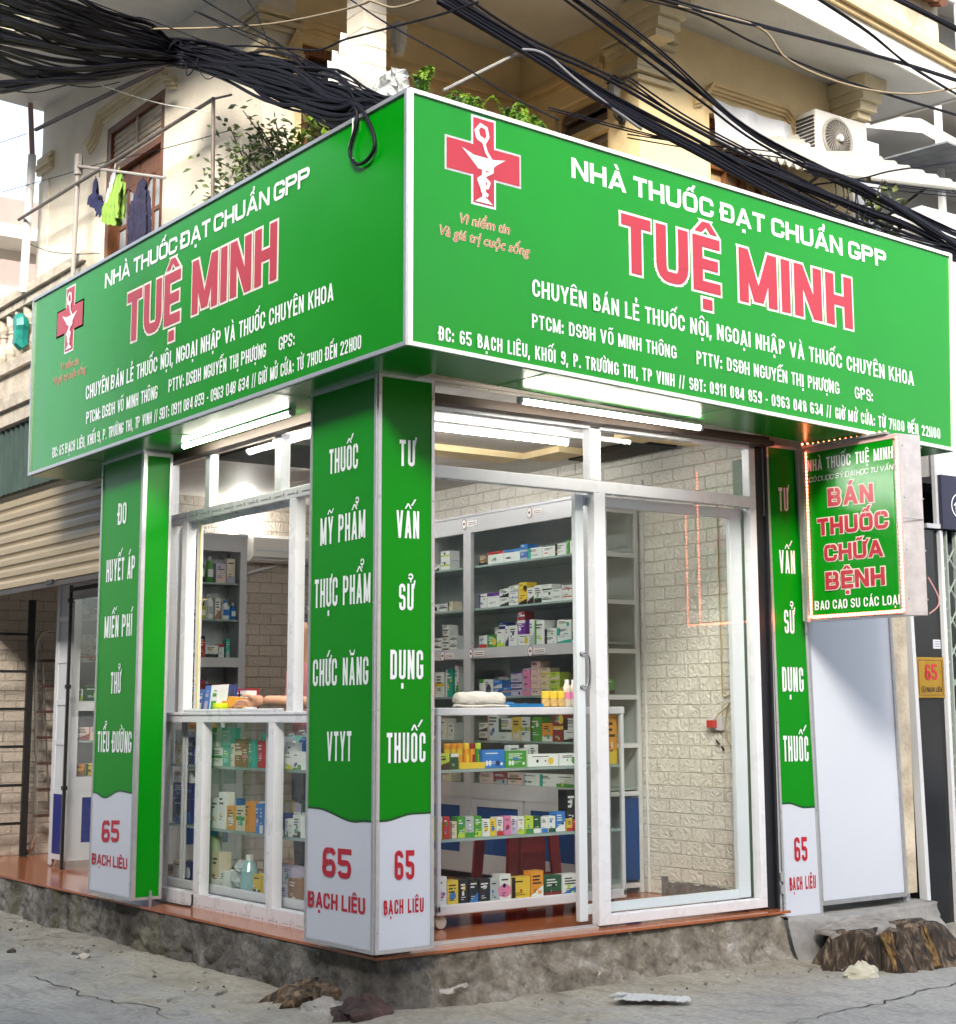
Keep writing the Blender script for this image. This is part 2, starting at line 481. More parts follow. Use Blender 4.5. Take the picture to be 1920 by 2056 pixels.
# ================================================================== materials of the place
M_cream = mat('painted plaster cream', (0.86, 0.79, 0.66), 0.85, var=.08, scale=2.2, bump=.25, bscale=60)
M_yellow = mat('painted plaster yellow', (0.84, 0.67, 0.38), 0.85, var=.09, scale=2.0, bump=.25, bscale=60)
M_stain = mat('weathered plaster', (0.40, 0.33, 0.24), 0.9, col2=(0.66, 0.58, 0.45), scale=5, bump=.4)
M_mould = mat('moulding paint', (0.74, 0.56, 0.30), 0.8, var=.08, scale=5)
M_mould2 = mat('moulding paint pale', (0.70, 0.60, 0.40), 0.8, var=.08, scale=5)
M_eave = mat('eave underside', (0.58, 0.565, 0.53), 0.9, col2=(0.70, 0.69, 0.65), scale=1.6, bump=.2)
M_fascia = mat('white fascia paint', (0.80, 0.78, 0.72), 0.7, var=.06, scale=3)
M_wood = mat('brown window wood', (0.19, 0.075, 0.03), 0.45, var=.3, scale=9, stretch=(6, 6, .8))
M_louvre = mat('grey beige louvre', (0.62, 0.53, 0.43), 0.6, var=.1, scale=8)
M_dark = mat('painted interior shade', (0.015, 0.013, 0.012), 0.8)
M_alu = mat('aluminium profile', (0.62, 0.63, 0.65), 0.35, metal=.75, var=.05, scale=30)
M_alu2 = mat('dull aluminium', (0.40, 0.41, 0.43), 0.45, metal=.6, var=.1, scale=20)
M_white = mat('white powder coat', (0.72, 0.74, 0.78), 0.28, var=.02, scale=5)
M_trimlit = mat('sunlit sign trim', (0.85, 0.85, 0.83), 0.25)
M_green = mat('green sign film', (0.0, 0.245, 0.003), 0.2, var=.05, scale=1.2, spec=.45, bump=.05, bscale=2.2)
M_green2 = mat('green pillar film', (0.0, 0.235, 0.004), 0.33, var=.04, scale=1.2, spec=.22)
M_greend = mat('dark green wave shadow', (0.0, 0.07, 0.012), 0.3)
M_signw = mat('white sign film', (0.60, 0.64, 0.72), 0.3, var=.015, scale=2)
M_letter = mat('white lettering', (0.82, 0.86, 0.88), 0.3)
M_red = mat('red lettering', (0.43, 0.028, 0.045), 0.3)
M_red2 = mat('dark red lettering', (0.46, 0.010, 0.03), 0.3)
M_pink = mat('pale lettering outline', (0.84, 0.74, 0.70), 0.3)
M_script = mat('rust script lettering', (0.42, 0.10, 0.05), 0.4)
M_scripto = mat('pale script outline', (0.72, 0.66, 0.50), 0.4)
M_black = mat('black rubber', (0.010, 0.010, 0.013), 0.45)
M_glass = glass('window glass', (.985, .992, .988))
M_pane = glass('cabinet glass', (.965, .985, .975))
M_tile = tile_mat('terracotta floor tile')
M_brickin = brick_mat('embossed white brick panel', (0.70, 0.68, 0.61), (0.74, 0.72, 0.65), (0.62, 0.60, 0.53), .20, .0835, (1, 2), 1.0)
M_brickx = brick_mat('embossed grey brick panel', (0.42, 0.37, 0.31), (0.48, 0.43, 0.36), (0.34, 0.30, 0.25), .20, .0835, (0, 2), 1.0)
M_ceil = mat('shop ceiling panel', (0.50, 0.47, 0.43), 0.6, var=.06, scale=4)

# ================================================================== ground, road, raised platform
def nz(x, y, z=0.): return noise.noise(Vector((x, y, z)))
def ground_mat():
    m, t, b = new_mat('street concrete')
    N, L = t.nodes, t.links
    tc = N.new('ShaderNodeTexCoord')
    def noi(sc, det, dist=0, vec=None):
        n = N.new('ShaderNodeTexNoise'); n.inputs['Scale'].default_value = sc; n.inputs['Detail'].default_value = det; n.inputs['Distortion'].default_value = dist
        L.new(vec or tc.outputs['Object'], n.inputs['Vector']); return n
    def ramp(src, p0, c0, p1, c1):
        r = N.new('ShaderNodeValToRGB'); e = r.color_ramp.elements
        e[0].position, e[1].position = p0, p1; e[0].color, e[1].color = (*c0, 1), (*c1, 1)
        L.new(src, r.inputs[0]); return r
    def mix(f, a, bb, mode='MIX'):
        x = N.new('ShaderNodeMix'); x.data_type = 'RGBA'; x.blend_type = mode
        if isinstance(f, float): x.inputs[0].default_value = f
        else: L.new(f, x.inputs[0])
        L.new(a, x.inputs[6]); L.new(bb, x.inputs[7]); return x.outputs[2]
    base = ramp(noi(1.1, 8, .6).outputs['Fac'], .36, (.25, .25, .245), .62, (.36, .36, .345))
    sand = ramp(noi(2.6, 8, 1.0).outputs['Fac'], .3, (.27, .25, .20), .7, (.38, .36, .30))
    attr = N.new('ShaderNodeAttribute'); attr.attribute_name = 'sand'
    sm = N.new('ShaderNodeMath'); sm.operation = 'MULTIPLY_ADD'
    L.new(noi(1.7, 7, 1.2).outputs['Fac'], sm.inputs[0]); sm.inputs[1].default_value = 1.6
    sub = N.new('ShaderNodeMath'); sub.operation = 'SUBTRACT'; L.new(attr.outputs['Fac'], sub.inputs[0]); sub.inputs[1].default_value = .8
    L.new(sub.outputs[0], sm.inputs[2])
    fr = ramp(sm.outputs[0], .15, (0, 0, 0), .75, (1, 1, 1))
    c = mix(fr.outputs[0], base.outputs[0], sand.outputs[0])
    fine = ramp(noi(38, 6, .4).outputs['Fac'], .3, (.72, .71, .69), .68, (1.12, 1.12, 1.1))
    c = mix(.8, c, fine.outputs[0], 'MULTIPLY')
    mp = N.new('ShaderNodeMapping'); mp.inputs['Scale'].default_value = (3.0, 1.2, 1); mp.inputs['Rotation'].default_value = (0, 0, .5); L.new(tc.outputs['Object'], mp.inputs[0])
    st = ramp(noi(2.3, 9, 2.0, mp.outputs[0]).outputs['Fac'], .30, (.55, .54, .53), .48, (1, 1, 1))
    c = mix(.65, c, st.outputs[0], 'MULTIPLY')
    L.new(c, b.inputs['Base Color'])
    b.inputs['Roughness'].default_value = .9
    bp = N.new('ShaderNodeBump'); bp.inputs['Strength'].default_value = .55; bp.inputs['Distance'].default_value = .012
    L.new(noi(22, 9, .6).outputs['Fac'], bp.inputs['Height']); L.new(bp.outputs[0], b.inputs['Normal'])
    return m
def build_ground():
    def axis(lo, hi, st, far):
        a = [-f for f in far[::-1]]+[lo+i*st for i in range(int((hi-lo)/st)+1)]+list(far)
        return sorted(set(round(v, 4) for v in a))
    xs = axis(-2.6, 6.0, .055, [9, 14, 30, 90, 300, 700]); ys = axis(-3.2, 8.4, .055, [11, 16, 35, 100, 300, 700])
    V = []; S = []
    for y in ys:
        for x in xs:
            near = max(0, 1-max(0, max(abs(x-1.5)-4, abs(y-2.5)-5.5))/2)
            d = max(0, min(max(.30-x, 0) if y > .69 else math.hypot(max(.30-x, 0), .69-y) if x < .3 else .69-y, 3))   # distance from the platform
            z = -.297+near*(.012*nz(x*1.3, y*1.3)+.008*nz(x*5, y*5, 3)+.004*nz(x*14, y*14, 7)) + .03*max(0, 1-d/.35)*(0.4+.6*abs(nz(x*2.2, y*2.2, 9)))
            if x < -.62+.1*nz(0, y*1.2): z -= .008
            V.append((x, y, z)); S.append(max(0., 1-d/1.0)*near)
    nx = len(xs)
    F = [(j*nx+i, j*nx+i+1, (j+1)*nx+i+1, (j+1)*nx+i) for j in range(len(ys)-1) for i in range(nx-1)]
    mb = MB(); mb.add(V, F)
    o = mb.build('ground', ground_mat(), smooth=True)
    a = o.data.attributes.new('sand', 'FLOAT', 'POINT')
    a.data.foreach_set('value', S)
    o['kind'] = 'structure'
build_ground()
def crack(pts, wd):
    mb = MB(); P = [Vector((p[0], p[1], 0)) for p in pts]; Q = []
    for a, b in zip(P, P[1:]):
        n = max(2, int((b-a).length/.025))
        for k in range(n): Q.append(a+(b-a)*k/n)
    Q.append(P[-1])
    L = [];
    for i, q in enumerate(Q):
        t = i/(len(Q)-1)
        j = Vector((nz(q.x*9, q.y*9, 2), nz(q.x*9, q.y*9, 5), 0))*.045+Vector((random.uniform(-.004, .004), random.uniform(-.004, .004), 0))
        ww = wd*(.35+.9*abs(nz(q.x*7, q.y*7, 8)))*min(1, 6*t, 6*(1-t)+.05)
        L.append((q+j, ww))
    for (a, wa), (b, wb) in zip(L, L[1:]):
        d = (b-a); n = Vector((-d.y, d.x, 0)).normalized() if d.length > 0 else Vector((1, 0, 0))
        mb.poly([(a+n*wa).to_tuple()[:2]+(-.2725,), (a-n*wa).to_tuple()[:2]+(-.2725,), (b-n*wb).to_tuple()[:2]+(-.2725,), (b+n*wb).to_tuple()[:2]+(-.2725,)])
    return mb
M_crack = mat('crack shadow soil', (0.035, 0.032, 0.028), 0.95)  # flat strips; the shade inside the cracks is put into this colour
def lay(mb, name):
    """Drop the strip onto the ground 3 mm above it."""
    g = bpy.data.objects['ground']
    dg = bpy.context.evaluated_depsgraph_get(); dg.update()
    V = []
    for p in mb.v:
        ok, loc, nn, i = g.ray_cast(Vector((p[0], p[1], 2))-g.location, Vector((0, 0, -1)))
        V.append((p[0], p[1], (loc.z+g.location.z if ok else p[2])+.0035))
    mb.v = V
    return tag(mb.build(name, M_crack), kind='structure')
lay(crack([(-.66, 3.0), (-.56, 2.76), (-.57, 2.46), (-.52, 2.4), (-.57, 2.17), (-.54, 1.99), (-.53, 1.79), (-.47, 1.69), (-.45, 1.57), (-.48, 1.33), (-.5, 1.2)], .0085), 'ground_crack')
lay(crack([(1.3, -.72), (1.59, -.69), (1.8, -.69), (2.0, -.62), (2.34, -.6), (2.54, -.57), (2.8, -.5), (3.05, -.48), (3.5, -.4), (4.3, -.3)], .007), 'ground_crack')
lay(crack([(-1.0, 4.2), (-.7, 4.1), (-.3, 4.3), (.05, 4.2), (.2, 4.05)], .006), 'ground_crack')

def rough_mat(name, c1, c2, c3, moss=True, pale=False):
    m, t, b = new_mat(name)
    N, L = t.nodes, t.links
    tc = N.new('ShaderNodeTexCoord')
    def noi(sc, det, dist=0):
        n = N.new('ShaderNodeTexNoise'); n.inputs['Scale'].default_value = sc; n.inputs['Detail'].default_value = det; n.inputs['Distortion'].default_value = dist
        L.new(tc.outputs['Object'], n.inputs['Vector']); return n
    def ramp(src, *st):
        r = N.new('ShaderNodeValToRGB'); e = r.color_ramp.elements
        e[0].position, e[0].color = st[0][0], (*st[0][1], 1); e[1].position, e[1].color = st[-1][0], (*st[-1][1], 1)
        for p, c in st[1:-1]: q = e.new(p); q.color = (*c, 1)
        L.new(src, r.inputs[0]); return r
    a = ramp(noi(3.2, 9, 1.0).outputs['Fac'], (.30, c1), (.5, c2), (.68, c3))
    f = ramp(noi(30, 7, .8).outputs['Fac'], (.30, (.55, .55, .55)), (.7, (1.25, 1.25, 1.25)))
    x = N.new('ShaderNodeMix'); x.data_type = 'RGBA'; x.blend_type = 'MULTIPLY'; x.inputs[0].default_value = .8
    L.new(a.outputs[0], x.inputs[6]); L.new(f.outputs[0], x.inputs[7]); c = x.outputs[2]
    if moss:
        g = ramp(noi(1.9, 6, .5).outputs['Fac'], (.56, (0, 0, 0)), (.72, (1, 1, 1)))
        y = N.new('ShaderNodeMix'); y.data_type = 'RGBA'
        k = N.new('ShaderNodeMath'); k.operation = 'MULTIPLY'; L.new(g.outputs[0], k.inputs[0]); k.inputs[1].default_value = .55
        L.new(k.outputs[0], y.inputs[0]); L.new(c, y.inputs[6]); y.inputs[7].default_value = (.10, .095, .03, 1); c = y.outputs[2]
    if pale:                                   # sandy broken render beyond the corner, with white mortar patches
        sx = N.new('ShaderNodeSeparateXYZ'); ge = N.new('ShaderNodeNewGeometry'); L.new(ge.outputs['Position'], sx.inputs[0])
        ad = N.new('ShaderNodeMath'); ad.operation = 'MULTIPLY_ADD'; L.new(noi(4.5, 6, 1.2).outputs['Fac'], ad.inputs[0]); ad.inputs[1].default_value = .7; L.new(sx.outputs['X'], ad.inputs[2])
        pr = ramp(ad.outputs[0], (.95, (0, 0, 0)), (1.12, (1, 1, 1)))
        pc = ramp(noi(5.5, 9, 1.0).outputs['Fac'], (.32, (.10, .085, .065)), (.5, (.22, .195, .155)), (.66, (.33, .31, .27)))
        wp = ramp(noi(3.0, 5, 1.8).outputs['Fac'], (.62, (0, 0, 0)), (.66, (1, 1, 1)))
        w1 = N.new('ShaderNodeMix'); w1.data_type = 'RGBA'; L.new(wp.outputs[0], w1.inputs[0]); L.new(pc.outputs[0], w1.inputs[6]); w1.inputs[7].default_value = (.46, .44, .40, 1)
        w2 = N.new('ShaderNodeMix'); w2.data_type = 'RGBA'; w2.blend_type = 'MULTIPLY'; w2.inputs[0].default_value = .8; L.new(w1.outputs[2], w2.inputs[6]); L.new(f.outputs[0], w2.inputs[7])
        w3 = N.new('ShaderNodeMix'); w3.data_type = 'RGBA'; L.new(pr.outputs[0], w3.inputs[0]); L.new(c, w3.inputs[6]); L.new(w2.outputs[2], w3.inputs[7]); c = w3.outputs[2]
    L.new(c, b.inputs['Base Color'])
    b.inputs['Roughness'].default_value = .92
    bp = N.new('ShaderNodeBump'); bp.inputs['Strength'].default_value = .8; bp.inputs['Distance'].default_value = .02
    L.new(noi(18, 9, .8).outputs['Fac'], bp.inputs['Height']); L.new(bp.outputs[0], b.inputs['Normal'])
    return m
M_plinth = rough_mat('old rendered concrete', (.055, .05, .045), (.13, .122, .108), (.27, .26, .235), pale=True)
def plinth(name, path, top, bottom, bulge, rough, m, inset=.3, step=.03, rows=12):
    """Rough upright face along a path (seen from outside the path's right-hand side) with a ledge on top."""
    P = [Vector((p[0], p[1], 0)) for p in path]
    T = [(p[2] if len(p) > 2 else top) for p in path]
    G = [(p[3] if len(p) > 3 else bulge) for p in path]
    S = []
    for i, (a, b) in enumerate(zip(P, P[1:])):
        n = max(1, int((b-a).length/step))
        for k in range(n): S.append((a+(b-a)*k/n, (b-a).normalized(), T[i]+(T[i+1]-T[i])*k/n, G[i]+(G[i+1]-G[i])*k/n))
    S.append((P[-1], (P[-1]-P[-2]).normalized(), T[-1], G[-1]))
    # smooth the direction round corners
    D = []
    for i in range(len(S)):
        d = Vector((0, 0, 0))
        for j in range(max(0, i-2), min(len(S), i+3)): d += S[j][1]
        D.append(d.normalized())
    V = []; cols = rows+3
    for (p, _, tp, bulge), d in zip(S, D):
        n = Vector((d.y, -d.x, 0))
        V.append(tuple(p-n*inset+Vector((0, 0, tp))))
        V.append(tuple(p-n*.03+Vector((0, 0, tp+.003*nz(p.x*9, p.y*9)))))
        for r in range(rows+1):
            t = r/rows
            z = tp+(bottom-tp)*t
            o = bulge*t**1.5+rough*(nz(p.x*3.1+p.y*2.7, z*3, 1)+.7*nz(p.x*9+p.y*8, z*11, 4)+.45*nz(p.x*24+p.y*22, z*26, 6)+.3*nz(p.x*55+p.y*51, z*60, 2))-.022*max(0, 1-abs(nz(p.x*4+p.y*3.7, z*4, 21))/.06)*min(1, t*4)
            if r == 0: o = min(o, .0)*.4
            V.append(tuple(p+n*o+Vector((0, 0, z+(.006*nz(p.x*12+p.y*12, 3) if r == 0 else 0)))))
    F = [(i*cols+k, (i+1)*cols+k, (i+1)*cols+k+1, i*cols+k+1) for i in range(len(S)-1) for k in range(cols-1)]
    mb = MB(); mb.add(V, F)
    return fix_normals(tag(mb.build(name, m, smooth=True), kind='structure'))
plinth('platform_kerb', [(.285, 8.6, -.047, .03), (.285, 1.2, -.047, .035), (.285, .70, -.047, .06), (.62, .695, -.047, .12), (1.9, .715, -.047, .15), (3.0, .70, -.047, .13)], -.047, -.34, .035, .024, M_plinth, inset=.12, step=.022, rows=18)
plinth('concrete_footing', [(2.97, .62, -.06), (3.2, .60, -.09), (3.5, .66, -.10), (4.1, .74, -.10), (4.5, .8, -.10), (4.52, 1.1, -.10)], -.1, -.34, .11, .014, mat('grey patched concrete', (.22, .215, .21), .9, col2=(.36, .35, .33), scale=4, bump=.6, bscale=25), inset=.45)
fl = MB()
fl.prism([(.275, .68, -.047), (3.06, .685, -.047), (3.06, 8.6, -.047), (.275, 8.6, -.047)], [(.275, .68, -.033), (3.06, .685, -.033), (3.06, 8.6, -.033), (.275, 8.6, -.033)])
tag(fl.build('tiled_floor', M_tile), kind='structure')

# ================================================================== the corner house
house = thing('corner_house', 'cream and yellow two storey corner house with wide eaves above the green pharmacy sign', 'house', (1.8, 3.6, -.03))
def zs(x, y): return 5.457-.05*(x-2.69)+.07*(y-1.2)        # underside of the eaves
def wall_x(mb, x0, x1, y0, y1, z0, z1): mb.box(x0, x1, y0, y1, z0, z1)
mb = MB()
# left upper wall, round the window opening
mb.box(.5, .72, 2.43, 3.86, 2.76, 5.97); mb.box(.5, .72, 4.86, 6.2, 2.76, 5.97); mb.box(.5, .72, 3.86, 4.86, 5.35, 5.97); mb.box(.5, .72, 3.86, 4.86, 2.76, 3.2)
mb.build('upper_wall', M_cream, house)
mb = MB()
mb.box(.72, .77, 2.43, 2.65, 2.76, 5.9); mb.box(1.33, 2.47, 2.43, 2.65, 2.76, 5.9); mb.box(.77, 1.33, 2.43, 2.65, 5.25, 5.9)
mb.box(2.47, 2.7, 2.05, 2.43, 2.76, 5.9); mb.box(2.47, 2.7, 1.2, 1.49, 2.76, 5.9); mb.box(2.47, 2.7, 1.49, 2.05, 5.06, 5.9); mb.box(2.47, 2.7, 1.49, 2.05, 4.78, 4.84)
mb.build('loggia_wall', M_yellow, house)
mb = MB()
mb.box(2.7, 3.07, 1.2, 1.42, 2.76, 5.9); mb.box(3.78, 4.42, 1.2, 1.42, 2.76, 5.9); mb.box(3.07, 3.78, 1.2, 1.42, 4.92, 5.9); mb.box(3.07, 3.78, 1.2, 1.42, 2.76, 3.4)
mb.build('upper_wall', M_yellow, house)
# column of the corner loggia, grooved into blocks
mb = MB()
z = 2.78; hs_ = .104
while z < 5.66:
    mb.box(.5, .645, 1.24, 1.425, z, z+hs_-.006); mb.box(.506, .639, 1.246, 1.419, z+hs_-.006, z+hs_); z += hs_
mb.build('loggia_column', M_cream, house)
# eaves slab, its white fascia and yellow cornice
outer = [(-.2, 6.25), (-.2, .17), (2.95, .48), (4.62, .66), (4.98, .70), (4.98, 1.5), (4.42, 2.7), (.6, 6.25)]
mb = MB(); mb.prism([(x, y, zs(x, y)) for x, y in outer], [(x, y, zs(x, y)+.16) for x, y in outer])
mb.build('eaves', M_eave, house)
mb = MB()
def strip(a, b, t, z0, z1, mbb):
    (ax, ay), (bx, by) = a, b
    d = Vector((bx-ax, by-ay, 0)).normalized(); n = Vector((d.y, -d.x, 0))*t
    lo = [(ax, ay), (bx, by), (bx+n.x, by+n.y), (ax+n.x, ay+n.y)]
    mbb.prism([(x, y, zs(x, y)+z0) for x, y in lo], [(x, y, zs(x, y)+z1) for x, y in lo])
for a, b in (((-.2, .17), (2.95, .48)), ((2.95, .48), (4.98, .70)), ((4.98, .70), (4.98, 1.5)), ((-.2, 6.25), (-.2, .17))): strip(a, b, .02, -.012, .165, mb)
mb.build('fascia', M_fascia, house)
mb = MB()
for a, b in (((-.2, .17), (2.95, .48)), ((2.95, .48), (4.98, .70)), ((4.98, .70), (4.98, 1.5))):
    strip(a, b, .05, .168, .20, mb); strip(a, b, .085, .202, .26, mb); strip(a, b, .06, .262, .285, mb)
mb.build('cornice', M_mould, house)
mb = MB()
strip((2.4, .46), (4.8, .70), -.12, .29, .62, mb)
mb.build('stained_parapet', M_stain, house)
mb = MB()
for i in range(26):
    x = 2.6+i*.085; y = .40+(x-2.6)*.1; zz = zs(x, y)+.62+.02*nz(x*6, 1)
    mb.tube([(x, y-.03, zz-.02), (x+.02, y+.5, zz+.16)], .045, 8)
mb.build('roof_tiles', mat('old clay roof tile', (.20, .075, .04), .85, col2=(.08, .05, .04), scale=9), house)
# corbels under the eaves
def corbel(x0, x1, y0, y1, zt, name='corbel'):
    b = MB()
    for i, (o, h) in enumerate(((0, .10), (.035, .07), (.07, .06), (.11, .05))):
        zt2 = zt-sum((.10, .07, .06, .05)[:i])
        b.box(x0+o*.4, x1-o*.4, y0+o, y1, zt2-h+.002, zt2)
    return b.build(name, M_mould2, house)
corbel(4.2, 4.42, .86, 1.2, zs(4.3, 1.0)-.002); corbel(2.32, 2.56, .80, 1.2, zs(2.45, 1.0)-.002)
# mouldings: capitals, string courses, hoods
mb = MB()
for k, (z0, o) in enumerate(((5.00, .03), (5.045, .055), (5.09, .035), (5.20, .03), (5.235, .06), (5.28, .08))):
    mb.box(2.47-o, 2.75, 1.2-o, 1.2, z0, z0+.03); mb.box(2.47-o, 2.47, 1.2, 1.47, z0, z0+.03)
    mb.box(.5-o, .5, 2.43, 2.62, z0+.07, z0+.10); mb.box(.5-o, .76, 2.43-o, 2.43, z0+.07, z0+.10)
mb.build('capital_moulding', M_mould2, house)
mb = MB()
for z0, o, h in ((5.19, .02, .03), (5.225, .045, .035), (5.27, .025, .03)):
    mb.box(1.36, 2.47-o, 2.43-o, 2.43, z0, z0+h); mb.box(2.47-o, 2.47, 1.53, 2.43, z0-.01, z0-.01+h)
mb.build('string_course', M_mould, house)
def hood(name, pts, nrm, w, proj, m):
    """Stepped hood moulding: polyline pts in (u, z) swept as two bands; nrm maps (u, z, out) to a point."""
    b = MB()
    for dz, o, hh in ((0, proj, w*.4), (-w*.42, proj*.62, w*.38), (-w*.84, proj*.35, w*.3)):
        for (u0, z0), (u1, z1) in zip(pts, pts[1:]):
            q = [(u0, z0+dz-hh), (u1, z1+dz-hh), (u1, z1+dz), (u0, z0+dz)]
            if abs(u1-u0) < .02: q = [(u0-w*.4, z0+dz), (u0+w*.2, z0+dz), (u1+w*.2, z1+dz), (u1-w*.4, z1+dz)]
            b.prism([nrm(u, z, 0) for u, z in q], [nrm(u, z, o) for u, z in q])
    return fix_normals(b.build(name, m, house))
NL = lambda u, z, o: (.5-o, u, z)
NR = lambda u, z, o: (u, 1.2-o, z)
NB = lambda u, z, o: (u, 2.43-o, z)
hood('window_hood', [(5.17, 5.33), (5.07, 5.36), (4.93, 5.50), (3.86, 5.49), (3.80, 5.40), (3.66, 5.36)], NL, .075, .06, M_mould2)
hood('window_hood', [(2.93, 4.99), (3.0, 5.02), (3.08, 5.12), (3.76, 5.11), (3.86, 5.03), (3.95, 5.01)], NR, .06, .05, M_mould)
hood('door_hood', [(.64, 5.16), (.74, 5.38), (.84, 5.42), (1.4, 5.40)], NB, .09, .05, M_mould)
# corner pilaster at the far end of the left wall
mb = MB()
mb.box(.485, .5, 6.0, 6.2, 2.8, 5.3)
mb.build('corner_pilaster', M_cream, house)
mb = MB()
for z0, o in ((5.36, .03), (5.40, .05), (5.46, .03)): mb.box(.5-o, .5, 5.92, 6.2+o, z0, z0+.035)
mb.build('pilaster_capital', M_mould2, house)
# upper left window: louvred transom above two glazed wooden leaves
win = MB()
for y0, y1, z0, z1 in ((3.86, 3.92, 3.2, 5.35), (4.80, 4.86, 3.2, 5.35), (3.92, 4.80, 5.30, 5.35), (3.92, 4.80, 4.98, 5.03)): win.box(.505, .62, y0, y1, z0, z1)
wf = win.build('upper_window', M_wood, house)
mb = MB()
for k in range(6): mb.hexa([(.525, 3.925, 5.035+k*.044), (.54, 3.925, 5.03+k*.044), (.54, 4.795, 5.03+k*.044), (.525, 4.795, 5.035+k*.044), (.535, 3.925, 5.075+k*.044), (.55, 3.925, 5.072+k*.044), (.55, 4.795, 5.072+k*.044), (.535, 4.795, 5.075+k*.044)])
mb.box(.512, .524, 4.35, 4.368, 5.03, 5.30)
mb.build('louvre', M_louvre, wf)
for y0, y1 in ((3.925, 4.355), (4.365, 4.795)):
    lf = MB()
    for a, b_, c, d in ((y0, y0+.07, 3.22, 4.97), (y1-.07, y1, 3.22, 4.97), (y0+.07, y1-.07, 4.83, 4.97), (y0+.07, y1-.07, 3.22, 3.4)): lf.box(.55, .59, a, b_, c, d)
    ym = (y0+y1)/2
    lf.box(.556, .586, ym-.015, ym+.015, 3.4, 4.83)
    for zz in (4.55, 4.27, 3.98, 3.7): lf.box(.557, .585, y0+.07, y1-.07, zz, zz+.03)
    for s_ in (-1, 1): lf.prism([(.552, ym+s_*.145, 4.83), (.552, ym+s_*.145, 4.72), (.552, ym+s_*.07, 4.80), (.552, ym, 4.83)], [(.588, ym+s_*.145, 4.83), (.588, ym+s_*.145, 4.72), (.588, ym+s_*.07, 4.80), (.588, ym, 4.83)])
    lo = lf.build('window_leaf', M_wood, house)
    pb = MB(); pb.box(.566, .572, y0+.06, y1-.06, 3.38, 4.86); pb.build('pane', mat('milky window pane', (.40, .42, .45), .12, var=.1, scale=3), lo)
# upper right window behind the tarpaulin
rb = MB()
for x0, x1, z0, z1 in ((3.07, 3.13, 3.4, 4.92), (3.72, 3.78, 3.4, 4.92), (3.13, 3.72, 4.86, 4.92), (3.40, 3.45, 3.4, 4.86), (3.13, 3.72, 4.58, 4.63), (3.255, 3.275, 3.4, 4.58), (3.57, 3.59, 3.4, 4.58)): rb.box(x0, x1, 1.26, 1.33, z0, z1)
rw = rb.build('upper_window', M_wood, house)
pb = MB(); pb.box(3.12, 3.73, 1.30, 1.306, 3.4, 4.87); pb.build('pane', mat('amber window pane', (.42, .30, .16), .1, var=.4, scale=2.5), rw)
# loggia door and shutter window
db = MB()
for x0, x1, z0, z1 in ((.77, .83, 2.8, 5.25), (1.27, 1.33, 2.8, 5.25), (.83, 1.27, 5.19, 5.25)): db.box(x0, x1, 2.46, 2.54, z0, z1)
dr = db.build('loggia_door', M_wood, house)
pb = MB()
for k in range(14): pb.box(.83, 1.27, 2.50+.004*(k % 2), 2.53, 4.0+k*.085, 4.0+k*.085+.075)
pb.build('louvre', mat('dark door louvre', (.018, .018, .024), .5), dr)
lb = MB()
for y0, y1, z0, z1 in ((1.49, 1.53, 4.0, 5.06), (2.01, 2.05, 4.0, 5.06), (1.53, 2.01, 5.02, 5.06)): lb.box(2.49, 2.55, y0, y1, z0, z1)
lw = lb.build('shutter_window', M_mould, house)
pb = MB()
for k in range(9):
    z0 = 4.0+k*.12
    if 4.74 < z0 < 4.8: continue
    pb.hexa([(2.50, 1.53, z0), (2.51, 1.53, z0-.01), (2.51, 2.01, z0-.01), (2.50, 2.01, z0), (2.53, 1.53, z0+.085), (2.54, 1.53, z0+.075), (2.54, 2.01, z0+.075), (2.53, 2.01, z0+.085)])
pb.build('louvre', mat('brown grey shutter', (.16, .12, .10), .6), lw)
# near-black blocks behind the openings with room shade put into their colour, and the lower storey's back
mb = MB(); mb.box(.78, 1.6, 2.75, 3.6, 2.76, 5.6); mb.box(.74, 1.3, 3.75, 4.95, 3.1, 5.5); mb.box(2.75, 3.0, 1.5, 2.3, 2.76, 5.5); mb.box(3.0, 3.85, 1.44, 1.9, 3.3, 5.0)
mb.build('room_shade_block', M_dark, house)
# balcony floor slab between shop and upper storey
mb = MB(); mb.prism([(.43, .72, 2.84), (4.42, .86, 2.84), (4.42, 8.6, 2.84), (.43, 8.6, 2.84)], [(.43, .72, 3.0), (4.42, .86, 3.0), (4.42, 8.6, 3.0), (.43, 8.6, 3.0)])
mb.build('floor_slab', M_stain, house)
# shop room: side wall with embossed bricks, back wall, ceiling, partition
mb = MB(); mb.box(3.05, 3.11, .86, 5.66, -.03, 2.83); mb.build('brick_wall', M_brickin, house)
mb = MB(); mb.box(1.25, 3.05, 5.6, 5.66, -.03, 2.83); mb.box(.36, 1.6, 7.4, 7.46, -.03, 2.83); mb.build('brick_wall', M_brickx, house)
mb = MB()
for k in range(27):
    x0 = .50+k*.0945
    mb.box(x0, x0+.0915, .86, 7.4, 2.80, 2.815)
mb.box(.45, 3.05, .86, 7.4, 2.818, 2.838)
mb.build('shop_ceiling', M_ceil, house)
mb = MB()
for i in range(60):
    y = 1.02+i*.0125; zz = .042+.02*abs(nz(y*9, 2))+.008*random.random()+(.03 if i > 55 else 0)
    mb.box(3.036, 3.0495, y, y+.0125, -.03, zz)
mb.build('broken_wall_base', mat('bare mortar', (.17, .16, .14), .95, var=.3, scale=14, bump=.6), house)
mb = MB(); mb.box(3.12, 4.45, .92, 1.1, -.05, 2.83); mb.build('front_wall', M_stain, house)

